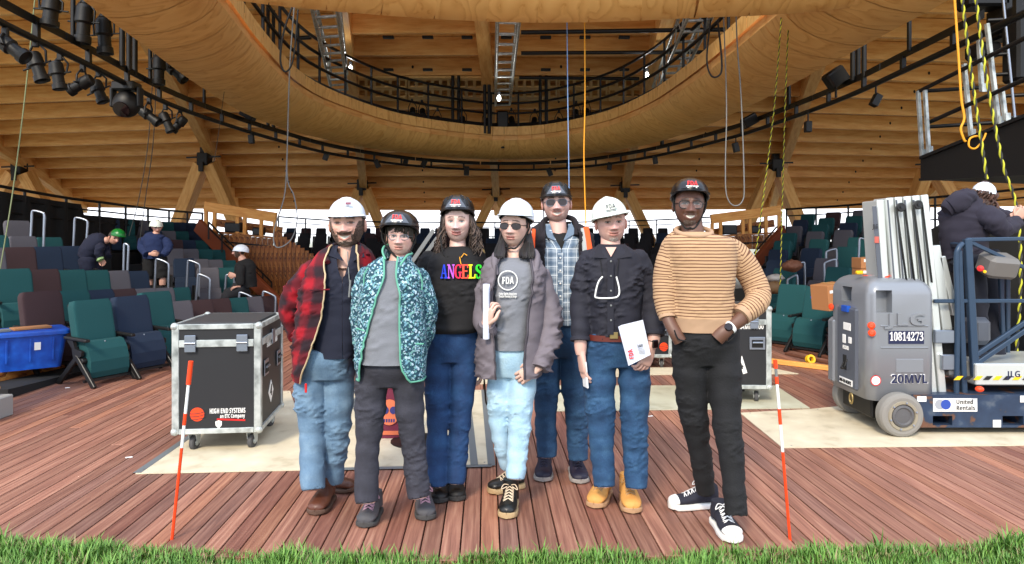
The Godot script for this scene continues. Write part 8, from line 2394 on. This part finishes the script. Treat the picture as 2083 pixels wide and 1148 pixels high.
	helmet(t, wp(1240, 442, -0.01), Basis(Vector3.BACK, 0.20) * Basis(Vector3.RIGHT, -0.10), Vector3(0.100, 0.112, 0.130), {"mat": M.helmet_cream, "peak": 0.035, "side": 0.03, "back": 0.08, "ridge": 1, "text": "FDA", "text_mat": M.cable_grey, "line_mat": M.cable_grey, "strap": false, "chin": wp(1243, 500, 0.05)})
	var wt := nb(po); wt.box(wp(1333, 700, 0.135), Vector3(0.038, 0.044, 0.012), Basis(Vector3.UP, 0.5), 0.004); obj("watch_face", wt, M.glass_dark, t)
	wt = nb(po); add_limb(wt, [[1329, 694, 0.09, 0.037], [1327, 703, 0.098, 0.034]], 0.0, 0.95, 18); obj("watch_strap", wt, M.black_plastic, t)
	var bo := {"mat": M.leather_tan, "high": 0.115, "collar": 0.155, "w": 0.11, "sole": 0.028, "sole_col": Color(0.40, 0.24, 0.13), "lace": Color(0.36, 0.22, 0.10)}
	shoe(t, onh(1208, 1037), Vector2(-0.4, 1), 0.275, bo); shoe(t, onh(1288, 1048), Vector2(-0.02, 1), 0.275, bo)
	# papers and phone
	var a4 := [wp(1263, 662, 0.19), wp(1308, 651, 0.17), wp(1324, 722, 0.17), wp(1284, 742, 0.19)]
	var pn := thing("stack_of_papers", "stack of white papers held against the blue jeans", "papers", po)
	for k in 4:
		var m := nb(po); var of := Vector3(-0.004 * k, -0.003 * k, -0.004 * k); m.quad(a4[0] + of, a4[1] + of, a4[2] + of, a4[3] + of); obj("sheet", m, M.paper, pn)
	var un := Basis((a4[1] - a4[0]).normalized(), -((a4[3] - a4[0]).normalized()), Vector3(0, 0, 1)).orthonormalized()
	text("printed_letters", "FDA", 0.026, M.fda_red, pn, Transform3D(un * Basis(Vector3.BACK, PI * 0.5), wp(1284, 721, 0.196) - po), 0.002, 0.05, true)
	text("printed_title", "Scenario", 0.018, M.ink_black, pn, Transform3D(un, wp(1302, 703, 0.188) - po), 0.002, 0.03)
	for k in 6:
		var m := nb(po); m.box(wp(1300 + k * 2.2, 715, 0.189), Vector3(0.0018, 0.03, 0.001), un); obj("printed_line", m, M.cable_grey, pn)
	var pp := wp(1190, 762, 0.075); var ph := nb(pp); ph.box(pp, Vector3(0.010, 0.145, 0.07), Basis(Vector3.BACK, 0.08) * Basis(Vector3.UP, 0.25), 0.004); tag(obj("phone", ph, M.white_gloss, null, pp), "pale phone held edge-on beside the blue jeans", "phone")

func person_stripes():
	var t := new_person(3.72, 1440, "man in tan striped sweater with hands in pockets of black jeans, black helmet")
	var f := face(1402, 417, 462, -0.14, -0.03); var s: float = f[2]
	var skin := Color(0.125, 0.055, 0.036)
	var b := nb(po)
	head(b, f[0], f[1], s, {"skin": skin, "lip": Color(0.16, 0.06, 0.05), "hair": Color(0.012, 0.010, 0.010), "beard": 4, "beard_col": Color(0.16, 0.14, 0.13), "brow": Color(0.015, 0.01, 0.01), "white": Color(0.22, 0.19, 0.17), "smile": 1.0, "teeth": true, "squint": 0.6, "hw": 0.076, "jaw": 1.2, "nose": 1.1})
	neck(b, wp(1408, 452, -0.01), wp(1412, 496, 0.0), 0.055, 0.064, skin)
	var legL := [[1408, 690, -0.02, 0.092], [1406, 760, -0.01, 0.088], [1412, 850, -0.02, 0.068], [1424, 920, -0.05, 0.056], [1436, 1003, -0.10, 0.052]]
	var legR := [[1468, 690, -0.01, 0.092], [1472, 760, 0.02, 0.090], [1480, 860, 0.08, 0.070], [1488, 940, 0.13, 0.058], [1497, 1046, 0.19, 0.052]]
	var armL := [[1376, 492, -0.02, 0.058], [1362, 530, -0.02, 0.064], [1357, 565, -0.02, 0.066], [1354, 610, 0.0, 0.056], [1358, 645, 0.03, 0.044]]
	var armR := [[1476, 502, -0.02, 0.054], [1504, 524, -0.03, 0.061], [1526, 558, -0.03, 0.062], [1543, 598, 0.0, 0.058], [1535, 620, 0.05, 0.053], [1512, 640, 0.09, 0.050]]
	core_body(b, [1412, 480], [1438, 680], [legL, legR], [armL, armR])
	b.col = skin
	add_limb(b, [[1357, 635, 0.02, 0.036], [1362, 655, 0.05, 0.033], [1374, 678, 0.075, 0.034], [1384, 695, 0.08, 0.034]], 0.0, 0.9, 16)
	add_limb(b, [[1528, 628, 0.07, 0.042], [1506, 650, 0.10, 0.037], [1488, 664, 0.118, 0.031], [1472, 676, 0.125, 0.038], [1458, 690, 0.12, 0.038]], 0.0, 0.9, 16)
	hand(b, wp(1474, 678, 0.112), Vector3(-0.6, -0.8, -0.25), Vector3(0, 0, -1), 1, 0.2, 0.8)
	obj("body", b, M.skin, t)
	sdf_garment("striped_sweater", t, [[473, 1380, 1442, 0.07, 0.08], [477, 1370, 1456, 0.085, 0.09], [482, 1361, 1474, 0.10, 0.10], [494, 1354, 1492, 0.115, 0.105], [530, 1360, 1496, 0.13, 0.115], [590, 1368, 1490, 0.132, 0.115], [630, 1368, 1492, 0.135, 0.115], [648, 1368, 1496, 0.14, 0.118]], [armL, armR], M.knit_stripe, 0.0022, 0.0115, 0.025, true)
	torso("sweater_hem", t, [[644, 1366, 1498, 0.141, 0.119], [656, 1368, 1497, 0.136, 0.117], [672, 1370, 1496, 0.13, 0.114]], M.knit_plain, 0.002, 0.78)
	var nk := nb(po); var nl := []
	for k in 24:
		var a := TAU * k / 23.0; nl.append(wp(1411 + cos(a) * 35, 473, 0.0) + Vector3(0, -0.026 * sin(a) + 0.006, sin(a) * 0.098))
	nk.tube(nl, 0.013, 8, false); obj("neckband", nk, M.knit_plain, t)
	for q in [[[1356, 630, 0.015, 0.049], [1359, 648, 0.035, 0.046]], [[1522, 630, 0.075, 0.056], [1508, 644, 0.095, 0.050]]]:
		var cf := nb(po); add_limb(cf, q, 0.0, 1.0, 22); obj("cuff", cf, M.knit_plain, t)
	trousers(t, "jeans", [[664, 1366, 1504, 0.125, 0.115], [700, 1364, 1508, 0.14, 0.13], [740, 1366, 1508, 0.1075, 0.1032], [762, 1372, 1504, 0.075, 0.075], [774, 1390, 1486, 0.045, 0.045]], [legL, legR], M.denim_jet, 0.008)
	for q in [[[1372, 672], [1380, 690], [1396, 694]], [[1500, 676], [1484, 694], [1466, 694]]]:
		var pm := nb(po); var l := []
		for p in q: l.append(wp(p[0], p[1], 0.125))
		pm.tube(catmull(l, 4), 0.004, 5); obj("pocket_edge", pm, M.denim_jet, t)
	helmet(t, wp(1403, 397, -0.02), f[1] * Basis(Vector3.RIGHT, -0.15), Vector3(0.098, 0.088, 0.125), {"mat": M.helmet_black, "peak": 0.02, "side": 0.22, "back": 0.5, "ridge": 3, "badge": M.badge_dark, "text": "FDA", "text_mat": M.fda_red, "chin": wp(1404, 464, 0.04)})
	glasses(t, f[0], f[1], s, false, M.black_plastic, 0.026, 0.02)
	var wt := nb(po); wt.lathe([Vector2(0.021, 0.0), Vector2(0.021, 0.008), Vector2(0.016, 0.011), Vector2(0.0, 0.011)], wp(1482, 666, 0.148), Vector3(-0.1, 0.3, 1), 20); obj("watch_face", wt, M.glass_dark, t)
	wt = nb(po); add_limb(wt, [[1491, 660, 0.115, 0.0365], [1483, 668, 0.119, 0.0365]], 0.0, 0.95, 18); obj("watch_strap", wt, M.white, t)
	var sn := {"mat": mat("canvas_black", Color(0.12, 0.12, 0.17), 0.85), "high": 0.10, "collar": 0.135, "w": 0.105, "sole": 0.034, "sole_col": Color(0.78, 0.76, 0.72), "cap": Color(0.80, 0.78, 0.75), "lace": Color(0.82, 0.81, 0.80)}
	shoe(t, onh(1360, 1036), Vector2(-0.95, 0.12), 0.285, sn); shoe(t, onh(1496, 1109), Vector2(0.05, 1), 0.285, sn)


func simple_person(D: float, px: float, label: String, o: Dictionary):
	# background crew: the same body parts, less detail
	var t := new_person(D, px, label)
	po.y = wp(px, o.foot).y; t.position = po
	var skin: Color = o.get("skin", Color(0.55, 0.30, 0.22))
	var b := nb(po)
	var h: Array = o.head     # px, eye, chin, yaw, roll, pitch
	var f := face(h[0], h[1], h[2], h[3], h[4], h[5])
	head(b, f[0], f[1], f[2], {"skin": skin, "hair": o.get("hair", Color(0.03, 0.02, 0.015)), "smile": 0.1, "beard": o.get("beard", 0)})
	for l in o.skin_limbs: add_limb(b, l, 0.0, 1.0, 12)
	for l in o.get("hands", []): hand(b, wp(l[0], l[1], l[2]), l[3], l[4], 1, 0.6)
	obj("body", b, M.skin, t)
	for g in o.clothes:
		var mb := nb(po)
		for l in g[2]: add_limb(mb, l, 0.012, g[3] if g.size() > 3 else 1.0, 20)
		obj(g[0], mb, g[1], t)
	var hm: Array = o.helmet  # px, py, rotation, material
	helmet(t, wp(hm[0], hm[1], hm[4] if hm.size() > 4 else 0.0), hm[2], Vector3(0.105, 0.105, 0.13) * f[2], {"mat": hm[3], "peak": 0.015, "side": 0.1, "back": 0.3, "ridge": 3, "strap": false, "chin": f[0]})
	return t

func build_crew():
	var navy := mat("crew_navy", Color(0.07, 0.09, 0.18), 0.9); var blue := mat("crew_blue", Color(0.07, 0.14, 0.30), 0.9); var blk := mat("crew_black", Color(0.05, 0.05, 0.06), 0.9); var char_ := mat("crew_charcoal", Color(0.10, 0.10, 0.12), 0.9)
	var green := mat("helmet_green", Color(0.03, 0.42, 0.16), 0.35)
	# bending worker with green helmet
	simple_person(11.9, 195, "worker in navy clothes and green helmet bending over the seats", {"foot": 620, "head": [231, 483, 497, 1.1, 0.0, 0.35], "helmet": [240, 478, Basis(Vector3.UP, 1.1) * Basis(Vector3.RIGHT, 0.25), green],
		"skin_limbs": [[[222, 487, 0, 0.055], [212, 490, 0, 0.06]]], "hands": [[204, 527, 0.1, Vector3(0.6, -0.7, 0), Vector3(0, 0, 1)]],
		"clothes": [["jacket", navy, [[[216, 487, 0, 0.09], [200, 492, 0, 0.15], [186, 505, 0, 0.17], [178, 525, 0, 0.16]], [[208, 495, 0.14, 0.07], [200, 512, 0.16, 0.07], [203, 524, 0.12, 0.055]], [[212, 495, -0.14, 0.07], [216, 510, -0.1, 0.06], [222, 522, -0.05, 0.05]]]], ["trousers", navy, [[[180, 520, 0.06, 0.14], [178, 545, 0.06, 0.12], [182, 585, 0.06, 0.09], [184, 615, 0.06, 0.08]], [[186, 522, -0.06, 0.14], [190, 550, -0.06, 0.12], [194, 590, -0.06, 0.09], [196, 615, -0.06, 0.08]]]], ["pink_pouch", mat("pink", Color(0.85, 0.10, 0.30), 0.6), [[[163, 515, 0.05, 0.05], [163, 524, 0.05, 0.05]]]], ["gloves", mat("glove", Color(0.50, 0.62, 0.42), 0.9), [[[202, 522, 0.13, 0.055], [206, 530, 0.14, 0.05]]]]]})
	# standing worker in blue hoodie
	simple_person(13.2, 313, "worker in blue hoodie and cream helmet standing among the seats", {"foot": 622, "head": [319, 461, 475, 0.6, 0.0, 0.3], "helmet": [317, 459, Basis(Vector3.UP, 0.6) * Basis(Vector3.RIGHT, 0.15), M.helmet_cream],
		"skin_limbs": [[[318, 470, 0, 0.06], [316, 480, 0, 0.07]], [[330, 560, 0.05, 0.06], [330, 580, 0.05, 0.055]], [[304, 560, 0, 0.06], [304, 580, 0, 0.055]]], "hands": [[306, 517, 0.22, Vector3(1, 0, 0), Vector3(0, 0, -1)]],
		"clothes": [["hoodie", blue, [[[315, 472, -0.02, 0.09], [314, 482, -0.02, 0.19], [314, 505, 0, 0.20], [314, 526, 0, 0.19]], [[296, 484, 0, 0.09], [288, 502, 0.02, 0.085], [298, 517, 0.18, 0.06]], [[333, 484, 0, 0.09], [341, 503, 0.02, 0.085], [330, 520, 0.14, 0.06]]], 0.8], ["shorts", blk, [[[306, 520, 0.0, 0.13], [304, 545, 0.0, 0.12], [303, 568, 0.0, 0.10]], [[324, 520, 0.0, 0.13], [328, 545, 0.02, 0.12], [330, 566, 0.04, 0.10]]]], ["boots", blk, [[[304, 578, 0, 0.06], [304, 618, 0, 0.065]], [[330, 580, 0.05, 0.06], [330, 620, 0.05, 0.065]]]]]})
	# seated worker in black
	simple_person(12.0, 497, "seated worker in black sweater and white helmet facing the side rows", {"foot": 645, "beard": 1, "head": [486, 511, 525, -1.25, 0.0, 0.1], "helmet": [490, 510, Basis(Vector3.UP, -1.25), M.helmet_white],
		"skin_limbs": [[[490, 520, 0, 0.06], [494, 532, 0, 0.07]]], "hands": [[478, 561, 0.12, Vector3(-1, 0.2, 0), Vector3(0, 0, -1)], [486, 583, 0.18, Vector3(-1, -0.1, 0), Vector3(0, -1, 0)]],
		"clothes": [["sweater", blk, [[[495, 527, 0, 0.10], [498, 540, 0, 0.17], [500, 560, 0, 0.18], [502, 585, 0, 0.17]], [[492, 538, 0.13, 0.08], [488, 560, 0.17, 0.075], [490, 580, 0.19, 0.06]], [[490, 536, -0.1, 0.07], [484, 552, 0.02, 0.06], [480, 561, 0.1, 0.05]]], 0.8], ["trousers", char_, [[[500, 585, 0.07, 0.14], [478, 594, 0.1, 0.12], [462, 606, 0.1, 0.10], [462, 640, 0.1, 0.08]], [[504, 585, -0.07, 0.14], [490, 594, -0.05, 0.12], [476, 608, -0.05, 0.10], [476, 640, -0.05, 0.08]]]]]})
	# tiny worker in camouflage helmet behind the group
	simple_person(14.5, 976, "worker in mottled tan helmet glimpsed between two women", {"foot": 640, "head": [976, 518, 530, 0.2, 0, 0], "helmet": [976, 514, Basis(), mat("helmet_tan", Color(0.66, 0.58, 0.40), 0.5)],
		"skin_limbs": [[[976, 528, 0, 0.06], [976, 536, 0, 0.07]]], "clothes": [["jacket", char_, [[[976, 534, 0, 0.12], [976, 550, 0, 0.2], [976, 590, 0, 0.19]]]], ["trousers", char_, [[[970, 588, 0, 0.13], [968, 638, 0, 0.09]], [[982, 588, 0, 0.13], [984, 638, 0, 0.09]]]]]})
	# worker on the lift, seen from behind
	var hood := mat("hoodie_plum", Color(0.155, 0.145, 0.20), 0.95)
	var t = simple_person(5.85, 1990, "worker in dark plum hoodie and white helmet standing on the lift, seen from behind", {"foot": 742, "hair": Color(0.05, 0.025, 0.02), "head": [2004, 392, 416, 2.5, 0.0, 0.25], "helmet": [2002, 392, Basis(Vector3.BACK, -0.15) * Basis(Vector3.UP, 2.5) * Basis(Vector3.RIGHT, 0.1), M.helmet_white],
		"skin_limbs": [[[2000, 405, 0, 0.06], [1996, 425, 0, 0.07]]], "hands": [[2060, 440, -0.15, Vector3(1, 0.2, 0), Vector3(0, 0, -1)], [2066, 446, 0.05, Vector3(0.7, 0.7, 0), Vector3(0, 0, -1)]],
		"clothes": [["hoodie", hood, [[[1995, 405, 0, 0.10], [1974, 424, 0, 0.185], [1964, 455, 0, 0.20], [1962, 490, 0, 0.185], [1966, 520, 0, 0.17]], [[1996, 428, 0.1, 0.105], [2018, 446, 0.18, 0.09], [2040, 466, 0.16, 0.08], [2068, 450, 0.05, 0.055]], [[1992, 422, -0.15, 0.09], [2030, 440, -0.2, 0.08], [2056, 440, -0.15, 0.05]], [[1960, 412, 0.05, 0.05], [1936, 418, 0.08, 0.075], [1924, 428, 0.08, 0.06]], [[1985, 396, 0.1, 0.05], [1955, 408, 0.12, 0.08], [1934, 420, 0.1, 0.07]]], 0.85], ["trousers", mat("crew_jeans", Color(0.08, 0.09, 0.14), 0.9), [[[1966, 515, 0.05, 0.16], [1974, 560, 0.05, 0.12], [1985, 640, 0.05, 0.09], [1986, 735, 0.05, 0.08]], [[1990, 515, -0.1, 0.15], [2012, 560, -0.1, 0.12], [2020, 640, -0.1, 0.09], [2022, 735, -0.1, 0.08]]]]]})
	for k in 40:
		var hm := nb(po); hm.col = Color(0.06, 0.028, 0.02) * rng.randf_range(0.6, 1.7)
		var u := rng.randf(); var x0 := 1968.0 + u * 62; var l := []; var ph := rng.randf() * TAU; var zz := rng.randf_range(0.04, 0.11)
		for i in 12:
			var q := i / 11.0; l.append(wp(x0 + q * rng.randf_range(-1, 1), 384 + u * 10 + q * (22 + u * 14), zz) + Vector3(cos(ph + q * 9), 0, sin(ph + q * 9)) * 0.014)
		hm.tube(l, 0.008, 5); obj("curl", hm, M.vc, t)
